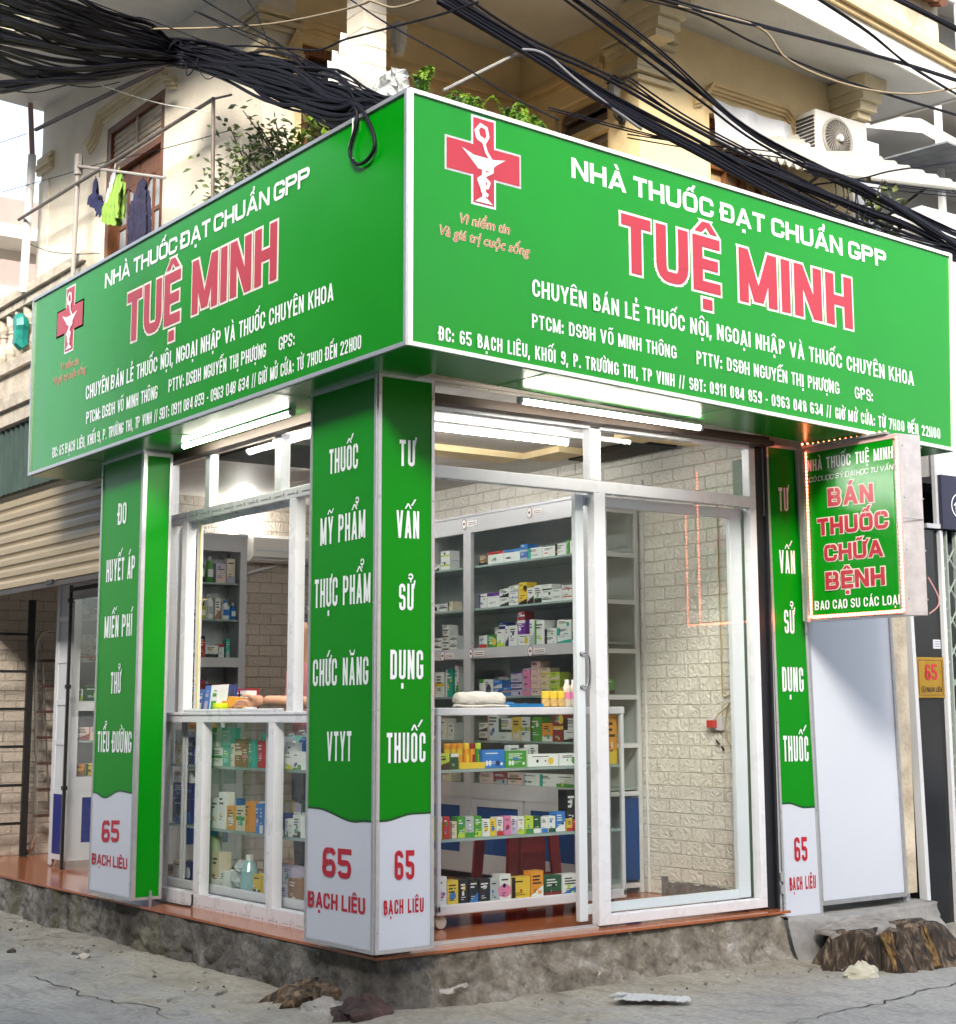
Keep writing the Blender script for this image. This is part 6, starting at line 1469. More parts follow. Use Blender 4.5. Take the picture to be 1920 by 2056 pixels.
CABLES=[('bundle','k',0.006,[(-1.185,1.528,4.715),(-0.915,1.817,4.848),(-0.593,2.194,4.97),(-0.2,2.563,5.141),(0.119,2.76,5.182),(0.113,2.219,4.937),(0.11,1.507,4.558),(0.133,0.891,4.272),(0.1,0.573,4.164),(0.112,0.29,3.988)]),
('bundle','k',0.011,[(-1.202,1.531,4.679),(-0.936,1.821,4.82),(-0.593,2.196,4.97),(-0.199,2.549,5.12),(0.096,2.752,5.154),(0.131,2.219,4.919),(0.113,1.461,4.632),(0.102,0.915,4.245),(0.138,0.591,4.149),(0.101,0.271,4.011)]),
('bundle','k',0.006,[(-1.193,1.5,4.629),(-0.938,1.84,4.782),(-0.581,2.195,4.904),(-0.175,2.529,5.052),(0.126,2.773,5.124),(0.124,2.172,4.838),(0.113,1.51,4.578),(0.112,0.93,4.289),(0.108,0.569,4.109),(0.12,0.268,3.968)]),
('bundle','k',0.006,[(-1.193,1.527,4.649),(-0.917,1.836,4.792),(-0.574,2.199,4.916),(-0.203,2.56,5.098),(0.134,2.768,5.203),(0.132,2.227,4.98),(0.121,1.542,4.636),(0.111,0.895,4.352),(0.103,0.601,4.182),(0.127,0.261,4.032)]),
('bundle','k',0.006,[(-1.216,1.532,4.728),(-0.92,1.849,4.874),(-0.582,2.22,4.986),(-0.185,2.542,5.149),(0.131,2.745,5.134),(0.101,2.213,4.921),(0.12,1.503,4.544),(0.106,0.872,4.211),(0.121,0.562,4.154),(0.133,0.263,4.04)]),
('bundle','k',0.0075,[(-1.199,1.521,4.697),(-0.927,1.852,4.826),(-0.567,2.201,4.95),(-0.189,2.542,5.095),(0.128,2.752,5.195),(0.11,2.233,4.913),(0.107,1.461,4.631),(0.104,0.956,4.318),(0.121,0.582,4.109),(0.112,0.268,3.989)]),
('bundle','k',0.009,[(-1.198,1.489,4.626),(-0.938,1.834,4.734),(-0.601,2.183,4.917),(-0.205,2.56,5.056),(0.104,2.758,5.214),(0.104,2.141,4.951),(0.107,1.466,4.584),(0.112,0.879,4.271),(0.138,0.595,4.168),(0.132,0.297,3.994)]),
('bundle','k',0.011,[(-1.204,1.526,4.66),(-0.929,1.847,4.799),(-0.591,2.189,4.933),(-0.187,2.566,5.104),(0.116,2.77,5.166),(0.111,2.135,4.847),(0.107,1.455,4.612),(0.125,0.883,4.27),(0.125,0.567,4.09),(0.139,0.298,4.012)]),
('bundle','k',0.0045,[(-1.21,1.52,4.668),(-0.931,1.849,4.778),(-0.583,2.186,4.921),(-0.21,2.538,5.071),(0.095,2.792,5.202),(0.136,2.222,4.978),(0.126,1.475,4.585),(0.129,0.881,4.397),(0.129,0.584,4.173),(0.106,0.293,4.017)]),
('bundle','k',0.011,[(-1.215,1.537,4.74),(-0.946,1.852,4.881),(-0.595,2.207,5.004),(-0.183,2.537,5.152),(0.127,2.771,5.126),(0.137,2.205,4.89),(0.133,1.484,4.451),(0.125,0.938,4.253),(0.126,0.597,4.117),(0.101,0.285,4.027)]),
('bundle','k',0.011,[(-1.215,1.497,4.615),(-0.914,1.844,4.736),(-0.602,2.198,4.918),(-0.183,2.526,5.069),(0.113,2.771,5.169),(0.112,2.145,4.918),(0.133,1.537,4.551),(0.109,0.855,4.268),(0.136,0.6,4.093),(0.128,0.267,3.982)]),
('bundle','k',0.009,[(-1.188,1.517,4.645),(-0.935,1.816,4.748),(-0.568,2.215,4.911),(-0.181,2.541,5.078),(0.128,2.76,5.104),(0.11,2.146,4.813),(0.111,1.507,4.574),(0.105,0.915,4.27),(0.139,0.567,4.083),(0.108,0.296,4.009)]),
('bundle','k',0.006,[(-1.77,0.603,4.131),(-1.388,1.224,4.439),(-0.994,1.739,4.655),(-0.611,2.162,4.834),(-0.188,2.547,5.042),(0.131,2.79,5.221),(0.106,2.214,4.925),(0.102,1.439,4.671),(0.137,0.938,4.285),(0.137,0.589,4.176),(0.134,0.291,3.965)]),
('bundle','k',0.006,[(-1.767,0.614,4.191),(-1.396,1.208,4.456),(-0.99,1.721,4.689),(-0.642,2.143,4.871),(-0.184,2.537,5.063),(0.137,2.793,5.187),(0.132,2.18,4.94),(0.125,1.552,4.534),(0.128,0.936,4.346),(0.137,0.59,4.139),(0.113,0.283,3.995)]),
('bundle','k',0.009,[(-1.799,0.601,4.276),(-1.406,1.23,4.547),(-1.005,1.728,4.759),(-0.616,2.165,4.963),(-0.174,2.538,5.106),(0.109,2.765,5.119),(0.135,2.217,4.873),(0.105,1.55,4.579),(0.14,0.938,4.257),(0.124,0.563,4.136),(0.135,0.262,4.04)]),
('bundle','k',0.0045,[(-1.769,0.594,4.16),(-1.417,1.221,4.451),(-0.996,1.714,4.658),(-0.639,2.153,4.873),(-0.2,2.557,5.061),(0.133,2.756,5.162),(0.137,2.231,4.9),(0.1,1.498,4.512),(0.117,0.918,4.294),(0.127,0.587,4.138),(0.122,0.287,3.972)]),
('bundle','k',0.0045,[(-1.799,0.621,4.227),(-1.401,1.218,4.489),(-1,1.737,4.713),(-0.633,2.165,4.887),(-0.192,2.551,5.079),(0.109,2.77,5.183),(0.138,2.167,4.945),(0.138,1.525,4.658),(0.112,0.89,4.379),(0.113,0.57,4.137),(0.112,0.274,4.04)]),
('bundle','k',0.0045,[(-1.77,0.621,4.234),(-1.381,1.223,4.521),(-1.015,1.743,4.748),(-0.625,2.161,4.909),(-0.21,2.533,5.085),(0.116,2.737,5.116),(0.102,2.19,4.847),(0.12,1.558,4.578),(0.114,0.838,4.284),(0.109,0.576,4.146),(0.122,0.262,3.963)]),
('bundle','k',0.006,[(-1.769,0.606,4.24),(-1.413,1.243,4.508),(-0.991,1.749,4.718),(-0.625,2.168,4.914),(-0.189,2.55,5.093),(0.111,2.764,5.102),(0.135,2.233,4.908),(0.11,1.535,4.553),(0.135,0.912,4.191),(0.117,0.595,4.101),(0.135,0.26,4.018)]),
('bundle','k',0.009,[(-1.773,0.622,4.185),(-1.388,1.214,4.441),(-1,1.743,4.679),(-0.613,2.163,4.849),(-0.187,2.53,5.051),(0.106,2.752,5.14),(0.135,2.2,4.876),(0.133,1.532,4.556),(0.133,0.895,4.234),(0.111,0.563,4.081),(0.118,0.288,3.975)]),
('bundle','k',0.006,[(-1.794,0.612,4.248),(-1.387,1.247,4.536),(-1.002,1.744,4.734),(-0.64,2.181,4.943),(-0.209,2.558,5.081),(0.128,2.742,5.211),(0.115,2.194,4.963),(0.129,1.55,4.682),(0.136,0.874,4.381),(0.121,0.577,4.195),(0.107,0.26,4.01)]),
('bundle','k',0.006,[(-1.77,0.6,4.225),(-1.385,1.211,4.49),(-0.993,1.753,4.705),(-0.627,2.16,4.894),(-0.187,2.532,5.083),(0.122,2.732,5.14),(0.103,2.189,4.86),(0.121,1.502,4.538),(0.131,0.917,4.295),(0.123,0.572,4.16),(0.1,0.275,3.994)]),
('bundle','k',0.0045,[(-1.69,0.727,4.259),(-1.147,1.533,4.604),(-0.649,2.12,4.833),(-0.182,2.535,5.032),(0.139,2.781,5.078),(0.118,2.189,4.826),(0.128,1.526,4.442),(0.139,0.86,4.254),(0.128,0.579,4.068),(0.13,0.263,4.007)]),
('bundle','k',0.0075,[(-1.715,0.734,4.283),(-1.157,1.525,4.633),(-0.679,2.134,4.847),(-0.179,2.523,5.03),(0.106,2.778,5.103),(0.105,2.146,4.848),(0.117,1.553,4.549),(0.115,0.932,4.215),(0.105,0.58,4.139),(0.131,0.288,4.005)]),
('bundle','k',0.009,[(-1.726,0.74,4.197),(-1.155,1.554,4.531),(-0.665,2.113,4.813),(-0.175,2.52,4.965),(0.111,2.78,5.115),(0.122,2.241,4.868),(0.135,1.549,4.499),(0.129,0.91,4.207),(0.107,0.562,4.128),(0.11,0.274,3.973)]),
('bundle','k',0.0075,[(-1.707,0.727,4.19),(-1.178,1.546,4.523),(-0.67,2.105,4.761),(-0.186,2.535,4.961),(0.123,2.787,5.179),(0.112,2.234,4.929),(0.136,1.546,4.557),(0.13,0.92,4.246),(0.125,0.577,4.176),(0.114,0.268,4.015)]),
('bundle','k',0.006,[(-1.698,0.745,4.167),(-1.147,1.521,4.509),(-0.662,2.098,4.761),(-0.187,2.523,4.957),(0.115,2.759,5.061),(0.12,2.189,4.83),(0.114,1.479,4.478),(0.122,0.896,4.218),(0.118,0.585,4.067),(0.105,0.285,3.972)]),
('bundle','k',0.0075,[(-1.72,0.72,4.132),(-1.173,1.545,4.493),(-0.657,2.102,4.734),(-0.203,2.528,4.929),(0.115,2.776,5.114),(0.114,2.225,4.868),(0.104,1.459,4.529),(0.125,0.9,4.201),(0.127,0.574,4.119),(0.137,0.283,3.982)]),
('bundle','k',0.006,[(-1.704,0.758,4.261),(-1.183,1.52,4.617),(-0.655,2.128,4.847),(-0.197,2.549,5.017),(0.093,2.766,5.108),(0.122,2.241,4.824),(0.117,1.525,4.54),(0.134,0.905,4.185),(0.121,0.588,4.129),(0.116,0.271,4.031)]),
('bundle','k',0.011,[(-1.704,0.72,4.237),(-1.158,1.545,4.573),(-0.652,2.124,4.823),(-0.196,2.523,5.009),(0.123,2.782,5.177),(0.107,2.118,4.892),(0.128,1.504,4.595),(0.135,0.874,4.269),(0.136,0.596,4.148),(0.139,0.293,4.022)]),
('bundle','k',0.006,[(-1.72,0.721,4.129),(-1.177,1.526,4.468),(-0.642,2.107,4.737),(-0.202,2.55,4.906),(0.106,2.753,5.171),(0.121,2.203,4.916),(0.126,1.473,4.591),(0.129,0.877,4.345),(0.133,0.601,4.101),(0.117,0.265,3.956)]),
('bundle','k',0.0045,[(-1.714,0.746,4.216),(-1.169,1.52,4.559),(-0.675,2.098,4.805),(-0.202,2.529,4.972),(0.129,2.748,5.177),(0.103,2.145,4.908),(0.126,1.456,4.574),(0.101,0.926,4.306),(0.114,0.6,4.126),(0.138,0.288,4.026)]),
('bundle','k',0.0075,[(-1.706,0.705,4.026),(-1.161,1.509,4.396),(-0.698,2.051,4.642),(-0.209,2.527,4.91),(0.107,2.763,5.138),(0.124,2.201,4.872),(0.133,1.448,4.523),(0.104,0.885,4.232),(0.129,0.569,4.097),(0.104,0.292,4.024)]),
('bundle','k',0.011,[(-1.692,0.713,4.053),(-1.147,1.51,4.414),(-0.682,2.066,4.64),(-0.18,2.547,4.892),(0.131,2.778,5.133),(0.121,2.206,4.887),(0.121,1.478,4.465),(0.127,0.93,4.319),(0.112,0.573,4.075),(0.131,0.297,3.975)]),
('bundle','k',0.006,[(-1.697,0.731,4.198),(-1.153,1.521,4.545),(-0.713,2.084,4.771),(-0.205,2.533,5.009),(0.105,2.755,5.152),(0.132,2.164,4.914),(0.12,1.477,4.543),(0.13,0.947,4.307),(0.107,0.569,4.108),(0.123,0.286,4.055)]),
('bundle','k',0.0075,[(-1.706,0.739,4.238),(-1.153,1.552,4.569),(-0.715,2.088,4.779),(-0.183,2.532,5.022),(0.124,2.776,5.193),(0.112,2.168,4.901),(0.138,1.487,4.564),(0.107,0.859,4.298),(0.105,0.582,4.15),(0.112,0.27,3.962)]),
('bundle','k',0.009,[(-1.714,0.738,4.212),(-1.158,1.555,4.566),(-0.702,2.083,4.795),(-0.197,2.521,5.022),(0.12,2.781,5.117),(0.135,2.226,4.867),(0.131,1.484,4.514),(0.131,0.94,4.289),(0.114,0.568,4.1),(0.124,0.29,3.99)]),
('bundle','k',0.011,[(-1.694,0.739,4.155),(-1.154,1.51,4.483),(-0.686,2.058,4.717),(-0.173,2.519,4.975),(0.125,2.736,5.066),(0.117,2.162,4.812),(0.129,1.44,4.481),(0.13,0.905,4.169),(0.115,0.563,4.074),(0.124,0.286,3.97)]),
('bundle','k',0.006,[(-1.707,0.729,4.133),(-1.16,1.518,4.469),(-0.697,2.05,4.726),(-0.185,2.525,4.938),(0.098,2.783,5.166),(0.111,2.175,4.895),(0.103,1.528,4.62),(0.106,0.889,4.386),(0.102,0.584,4.095),(0.139,0.263,4.001)]),
('bundle','k',0.009,[(-1.709,0.734,4.17),(-1.164,1.539,4.516),(-0.701,2.068,4.731),(-0.176,2.532,4.979),(0.106,2.763,5.067),(0.116,2.178,4.849),(0.119,1.446,4.436),(0.107,0.963,4.151),(0.106,0.593,4.053),(0.136,0.293,4.042)]),
('bundle','k',0.006,[(-1.705,0.739,4.194),(-1.147,1.544,4.561),(-0.681,2.092,4.768),(-0.176,2.541,5.003),(0.101,2.74,5.104),(0.115,2.222,4.869),(0.122,1.528,4.56),(0.122,0.928,4.181),(0.113,0.577,4.074),(0.103,0.265,3.995)]),
('bundle','k',0.006,[(-1.701,0.706,4.063),(-1.182,1.517,4.44),(-0.72,2.05,4.691),(-0.202,2.516,4.934),(0.091,2.773,5.097),(0.134,2.133,4.848),(0.108,1.46,4.543),(0.122,0.912,4.288),(0.112,0.572,4.145),(0.133,0.29,4.002)]),
('bundle','k',0.006,[(-1.718,0.72,4.152),(-1.181,1.536,4.503),(-0.685,2.069,4.738),(-0.187,2.538,4.99),(0.128,2.75,5.145),(0.123,2.196,4.9),(0.112,1.485,4.545),(0.113,0.918,4.27),(0.13,0.582,4.136),(0.118,0.291,4.015)]),
('bundle','k',0.006,[(-1.716,0.72,4.141),(-1.308,1.331,4.363),(-0.929,1.822,4.565),(-0.3,2.425,4.904),(0.12,2.752,5.076),(0.106,2.194,4.839),(0.125,1.546,4.525),(0.113,0.952,4.282),(0.12,0.564,4.094),(0.131,0.294,3.983)]),
('bundle','k',0.0075,[(-1.7,0.71,4.095),(-1.312,1.315,4.34),(-0.924,1.824,4.557),(-0.321,2.428,4.85),(0.106,2.75,5.102),(0.114,2.185,4.842),(0.104,1.497,4.526),(0.102,0.885,4.22),(0.125,0.589,4.131),(0.116,0.289,3.962)]),
('bundle','k',0.011,[(-1.693,0.701,4.005),(-1.334,1.323,4.27),(-0.952,1.806,4.488),(-0.312,2.413,4.823),(0.12,2.747,5.069),(0.109,2.162,4.851),(0.121,1.543,4.487),(0.13,0.932,4.263),(0.126,0.562,4.083),(0.137,0.292,4.019)]),
('bundle','k',0.006,[(-1.704,0.717,4.011),(-1.315,1.296,4.238),(-0.921,1.809,4.458),(-0.307,2.442,4.81),(0.091,2.767,5.103),(0.135,2.151,4.868),(0.121,1.536,4.515),(0.128,0.835,4.241),(0.131,0.577,4.086),(0.116,0.292,3.96)]),
('bundle','k',0.006,[(-1.699,0.721,4.076),(-1.336,1.305,4.337),(-0.935,1.799,4.533),(-0.309,2.445,4.867),(0.115,2.774,5.061),(0.131,2.19,4.801),(0.123,1.44,4.445),(0.125,0.93,4.132),(0.134,0.573,4.1),(0.134,0.297,4.021)]),
('bundle','k',0.011,[(-1.701,0.741,4.15),(-1.319,1.304,4.384),(-0.924,1.817,4.595),(-0.328,2.425,4.881),(0.117,2.774,5.174),(0.117,2.216,4.886),(0.128,1.465,4.567),(0.111,0.925,4.264),(0.136,0.565,4.162),(0.132,0.295,4.018)]),
('bundle','k',0.011,[(-1.695,0.704,4.129),(-1.336,1.3,4.385),(-0.928,1.792,4.584),(-0.323,2.422,4.914),(0.112,2.741,5.082),(0.11,2.207,4.879),(0.122,1.536,4.497),(0.1,0.871,4.176),(0.123,0.589,4.14),(0.137,0.284,3.986)]),
('bundle','k',0.0075,[(-1.703,0.726,4.09),(-1.337,1.332,4.319),(-0.929,1.8,4.522),(-0.323,2.43,4.852),(0.101,2.768,5.073),(0.102,2.161,4.832),(0.134,1.483,4.414),(0.136,0.862,4.147),(0.125,0.57,4.132),(0.109,0.283,4.024)]),
('bundle','k',0.011,[(-1.692,0.73,4.128),(-1.313,1.315,4.389),(-0.936,1.827,4.553),(-0.318,2.418,4.91),(0.119,2.754,5.124),(0.114,2.168,4.87),(0.105,1.485,4.591),(0.139,0.922,4.233),(0.102,0.565,4.123),(0.14,0.281,4.03)]),
('bundle','k',0.009,[(-1.727,0.742,4.112),(-1.308,1.331,4.349),(-0.921,1.827,4.563),(-0.322,2.427,4.894),(0.108,2.749,5.125),(0.126,2.21,4.886),(0.14,1.487,4.562),(0.138,0.856,4.289),(0.137,0.561,4.087),(0.137,0.265,4.036)]),
('bundle','k',0.009,[(-1.719,0.701,3.983),(-1.384,1.207,4.183),(-1.104,1.596,4.34),(-0.681,2.051,4.591),(-0.199,2.538,4.908),(0.136,2.755,5.102),(0.111,2.116,4.814),(0.106,1.486,4.565),(0.126,0.97,4.265),(0.139,0.595,4.072),(0.129,0.283,4.026)]),
('bundle','k',0.011,[(-1.696,0.687,3.915),(-1.403,1.184,4.128),(-1.081,1.612,4.293),(-0.692,2.049,4.563),(-0.187,2.519,4.885),(0.127,2.757,5.064),(0.108,2.231,4.819),(0.121,1.541,4.463),(0.101,0.905,4.156),(0.129,0.59,4.071),(0.119,0.296,4.04)]),
('bundle','k',0.011,[(-1.713,0.688,3.925),(-1.397,1.189,4.109),(-1.097,1.62,4.319),(-0.707,2.068,4.537),(-0.204,2.545,4.911),(0.117,2.759,5.173),(0.129,2.208,4.905),(0.114,1.476,4.64),(0.106,0.867,4.226),(0.121,0.588,4.15),(0.111,0.281,3.974)]),
('bundle','k',0.0075,[(-1.726,0.69,3.911),(-1.403,1.192,4.123),(-1.098,1.624,4.326),(-0.695,2.045,4.55),(-0.209,2.542,4.899),(0.113,2.765,5.051),(0.12,2.208,4.805),(0.103,1.508,4.495),(0.137,0.873,4.162),(0.103,0.579,4.045),(0.124,0.294,4.003)]),
('bundle','k',0.009,[(-1.712,0.692,3.954),(-1.39,1.173,4.108),(-1.102,1.608,4.333),(-0.701,2.04,4.546),(-0.193,2.541,4.879),(0.103,2.764,5.047),(0.132,2.238,4.797),(0.102,1.52,4.41),(0.125,0.886,4.215),(0.115,0.581,4.098),(0.137,0.28,3.986)]),
('bundle','k',0.006,[(-1.719,0.708,3.899),(-1.401,1.197,4.093),(-1.096,1.611,4.289),(-0.681,2.046,4.547),(-0.195,2.536,4.871),(0.123,2.775,5.16),(0.109,2.148,4.906),(0.11,1.475,4.621),(0.124,0.857,4.289),(0.126,0.583,4.09),(0.1,0.271,4.008)]),
('bundle','k',0.009,[(-1.72,0.703,3.984),(-1.414,1.187,4.143),(-1.068,1.602,4.351),(-0.682,2.044,4.603),(-0.182,2.52,4.912),(0.113,2.735,5.045),(0.123,2.158,4.842),(0.121,1.494,4.401),(0.115,0.873,4.234),(0.134,0.568,4.092),(0.12,0.264,4.037)]),
('bundle','k',0.009,[(-1.688,0.684,3.897),(-1.406,1.174,4.087),(-1.081,1.598,4.274),(-0.707,2.055,4.521),(-0.187,2.547,4.885),(0.13,2.724,5.039),(0.13,2.152,4.799),(0.109,1.491,4.451),(0.11,0.868,4.213),(0.112,0.583,4.095),(0.11,0.267,4.006)]),
('bundle','k',0.0075,[(-1.713,0.681,3.908),(-1.417,1.199,4.088),(-1.098,1.618,4.279),(-0.685,2.046,4.54),(-0.194,2.525,4.885),(0.095,2.783,5.127),(0.103,2.236,4.882),(0.129,1.472,4.466),(0.116,0.927,4.28),(0.121,0.565,4.137),(0.108,0.269,3.998)]),
('bundle','k',0.0045,[(-1.761,0.612,3.776),(-1.613,0.828,3.904),(-0.759,1.972,4.504),(-0.2,2.532,4.896),(0.124,2.758,5.131),(0.121,2.213,4.847),(0.107,1.5,4.47),(0.113,0.885,4.158),(0.124,0.562,4.065),(0.125,0.286,4.013)]),
('bundle','k',0.0075,[(-1.76,0.594,3.784),(-1.629,0.795,3.882),(-0.766,1.958,4.474),(-0.203,2.548,4.871),(0.1,2.752,5.11),(0.118,2.227,4.828),(0.131,1.511,4.471),(0.104,0.89,4.255),(0.139,0.599,4.087),(0.107,0.268,4.014)]),
('bundle','k',0.009,[(-1.737,0.618,3.775),(-1.611,0.801,3.848),(-0.793,1.955,4.502),(-0.204,2.524,4.886),(0.101,2.757,5.045),(0.1,2.138,4.811),(0.137,1.449,4.421),(0.105,0.877,4.08),(0.102,0.589,4.058),(0.124,0.262,3.976)]),
('bundle','k',0.006,[(-1.75,0.601,3.771),(-1.613,0.805,3.875),(-0.775,1.98,4.519),(-0.208,2.529,4.908),(0.106,2.767,5.065),(0.118,2.185,4.87),(0.117,1.561,4.425),(0.131,0.873,4.144),(0.124,0.563,4.071),(0.105,0.27,3.977)]),
('bundle','k',0.0045,[(-1.746,0.6,3.772),(-1.618,0.817,3.868),(-0.777,1.984,4.503),(-0.204,2.528,4.913),(0.135,2.752,5.04),(0.105,2.156,4.769),(0.131,1.555,4.519),(0.115,0.907,4.211),(0.125,0.583,4.061),(0.108,0.296,3.992)]),
('single','k',0.004,[(0.12,1.92,5.176),(0.12,1.76,4.991),(0.12,1.622,4.78)]),
('single','t',0.006,[(-0.192,2.549,5.128),(0.12,2.395,5.161),(0.12,1.609,4.905),(0.12,0.924,4.723),(0.12,0.614,4.657),(0.12,0.532,4.64),(0.12,0.32,4.528),(0.12,0.058,4.475)]),
('single','k',0.005,[(0.12,2.689,5.511),(0.12,2.403,5.318),(0.12,1.907,5.005),(0.12,1.459,4.718),(0.12,1.063,4.427),(0.12,0.854,4.277)]),
('single','k',0.004,[(0.12,2.539,5.311),(0.12,2.064,5.046),(0.12,1.629,4.812),(0.12,1.118,4.506),(0.12,0.655,4.239)]),
('single','k',0.004,[(0.12,2.609,5.346),(0.12,1.749,4.845),(0.12,1.282,4.589),(0.12,0.855,4.331),(0.12,0.463,4.125)]),
('single','k',0.006,[(0.12,2.774,5.159),(0.12,1.996,4.91),(0.12,1.459,4.709),(0.12,1.066,4.566),(0.12,0.809,4.531),(0.12,0.611,4.491),(0.12,-0.066,4.349),(0.12,-0.391,4.294)]),
('single','k',0.004,[(0.12,0.813,4.778),(0.12,0.389,4.47),(0.12,-0.067,4.167),(0.12,-0.362,3.961),(0.12,-0.656,3.754),(0.12,-0.974,3.555)]),
('single','k',0.004,[(-0.863,1.918,4.908),(-0.383,2.391,5.102),(-0.192,2.553,5.186),(0.12,2.322,5.029),(0.12,1.506,4.602)]),
('single','k',0.003,[(-1.678,0.742,3.913),(-1.246,1.393,4.182),(-0.767,1.977,4.445),(-0.479,2.272,4.638)]),
('single','k',0.003,[(-1.678,0.733,3.836),(-1.342,1.251,4.048),(-1.007,1.7,4.308),(-0.671,2.084,4.56)]),
('single','k',0.003,[(0.32,6.694,5.316),(0.32,5.206,5.066),(0.32,4.483,4.95),(0.32,3.443,4.755),(0.32,2.507,4.596)]),
('single','k',0.003,[(0.32,5.886,4.695),(0.32,5.452,4.533),(0.32,4.948,4.396),(0.32,4.481,4.293)]),
('single','k',0.003,[(0.32,6.749,5.757),(0.32,6.046,5.633)]),
('single','w',0.003,[(-0.671,2.08,4.515),(-0.144,2.556,4.686),(0.12,2.367,4.625)]),
('single','k',0.007,[(-1.63,0.85,4.172),(-1.055,1.667,4.538),(-0.527,2.24,4.784),(-0.048,2.649,5.011),(0.12,2.772,5.126)]),
('right','k',0.007,[(0.251,0.137,4.59),(0.849,0.177,4.472),(1.396,0.214,4.342),(2.086,0.26,4.239),(2.85,0.311,4.128),(3.702,0.368,4.054),(4.599,0.428,4.077)]),
('right','k',0.009,[(0.244,0.126,4.568),(0.841,0.166,4.438),(1.386,0.203,4.31),(2.075,0.249,4.21),(2.836,0.3,4.083),(3.687,0.357,4.012),(4.583,0.417,4.047)]),
('right','k',0.009,[(0.244,0.126,4.517),(0.841,0.166,4.396),(1.385,0.203,4.266),(2.073,0.249,4.156),(2.834,0.3,4.037),(3.684,0.357,3.963),(4.578,0.417,3.987)]),
('right','k',0.007,[(0.237,0.116,4.581),(0.833,0.156,4.46),(1.378,0.192,4.341),(2.066,0.238,4.235),(2.826,0.289,4.11),(3.676,0.346,4.043),(4.571,0.406,4.071)]),
('right','k',0.009,[(0.244,0.126,4.543),(0.841,0.166,4.424),(1.386,0.203,4.289),(2.074,0.249,4.183),(2.835,0.3,4.062),(3.686,0.357,3.994),(4.58,0.417,4.012)]),
('right','k',0.009,[(0.251,0.137,4.576),(0.849,0.177,4.453),(1.395,0.213,4.327),(2.085,0.26,4.213),(2.848,0.311,4.101),(3.7,0.368,4.029),(4.597,0.428,4.059)]),
('right','k',0.009,[(0.244,0.126,4.549),(0.841,0.166,4.422),(1.386,0.203,4.298),(2.074,0.249,4.188),(2.835,0.3,4.066),(3.685,0.357,3.987),(4.58,0.417,4.02)]),
('right','k',0.009,[(0.237,0.116,4.524),(0.833,0.156,4.394),(1.377,0.192,4.268),(2.063,0.238,4.161),(2.823,0.289,4.033),(3.671,0.346,3.956),(4.564,0.406,3.992)]),
('right','k',0.007,[(0.403,0.177,4.632),(0.853,0.207,4.52),(1.425,0.245,4.466),(2.119,0.292,4.339),(2.889,0.344,4.243),(3.745,0.401,4.135),(4.643,0.461,4.101)]),
('right','k',0.009,[(0.389,0.156,4.585),(0.837,0.186,4.483),(1.406,0.224,4.428),(2.098,0.271,4.303),(2.864,0.322,4.201),(3.717,0.379,4.095),(4.611,0.439,4.06)]),
('right','k',0.005,[(0.403,0.177,4.627),(0.853,0.207,4.521),(1.425,0.245,4.463),(2.119,0.292,4.343),(2.888,0.344,4.234),(3.745,0.401,4.137),(4.643,0.461,4.101)]),
('right','k',0.005,[(0.403,0.177,4.611),(0.853,0.207,4.49),(1.424,0.245,4.437),(2.119,0.292,4.322),(2.887,0.343,4.218),(3.743,0.401,4.111),(4.641,0.461,4.079)]),
('right','k',0.007,[(1.11,0.254,4.83),(1.591,0.287,4.687),(2.155,0.324,4.522),(2.66,0.358,4.379),(3.491,0.414,4.278),(4.099,0.455,4.204),(4.689,0.494,4.161)]),
('right','k',0.005,[(1.093,0.233,4.85),(1.574,0.265,4.713),(2.136,0.303,4.552),(2.64,0.337,4.404),(3.469,0.392,4.304),(4.075,0.433,4.234),(4.663,0.472,4.18)]),
('right','k',0.007,[(1.094,0.233,4.851),(1.574,0.265,4.719),(2.136,0.303,4.555),(2.64,0.337,4.404),(3.469,0.392,4.307),(4.076,0.433,4.246),(4.664,0.472,4.189)]),
('right','k',0.007,[(1.085,0.223,4.857),(1.565,0.255,4.732),(2.127,0.292,4.562),(2.63,0.326,4.42),(3.458,0.382,4.321),(4.064,0.422,4.256),(4.651,0.462,4.203)]),
('right','k',0.005,[(1.27,0.225,4.861),(1.809,0.261,4.694),(2.488,0.307,4.413),(3.158,0.352,4.306),(3.861,0.399,4.225),(4.634,0.45,4.162)]),
('right','k',0.006,[(1.288,0.246,4.892),(1.829,0.283,4.725),(2.511,0.328,4.45),(3.182,0.373,4.338),(3.889,0.421,4.26),(4.664,0.473,4.191)]),
('right','k',0.008,[(1.708,0.164,4.951),(2.291,0.203,4.994),(2.818,0.239,5.06),(3.811,0.305,5.159),(4.596,0.358,5.206)]),
('right','k',0.008,[(1.727,0.186,4.962),(2.312,0.225,5.011),(2.841,0.26,5.07),(3.837,0.327,5.17),(4.625,0.38,5.22)]),
('right','k',0.006,[(1.709,0.164,4.969),(2.292,0.204,5.016),(2.818,0.239,5.067),(3.811,0.305,5.166),(4.597,0.358,5.221)]),
('right','k',0.005,[(1.552,0.184,4.923),(2.071,0.219,4.967),(2.577,0.253,4.928),(3.41,0.308,4.916),(4.619,0.389,4.982)]),
('right','k',0.005,[(1.533,0.163,4.908),(2.051,0.197,4.958),(2.555,0.231,4.918),(3.385,0.287,4.909),(4.591,0.368,4.978)]),
('right','k',0.007,[(3.067,0.265,5.369),(3.587,0.3,5.286),(4.014,0.329,5.184),(4.602,0.368,5.108)]),
('right','k',0.007,[(3.043,0.244,5.363),(3.562,0.279,5.281),(3.987,0.307,5.166),(4.573,0.346,5.091)]),
('right','t',0.007,[(1.873,0.175,4.955),(2.549,0.221,5.02),(2.809,0.238,4.887),(3.371,0.276,4.878),(3.986,0.317,4.978),(4.594,0.358,5.184)]),
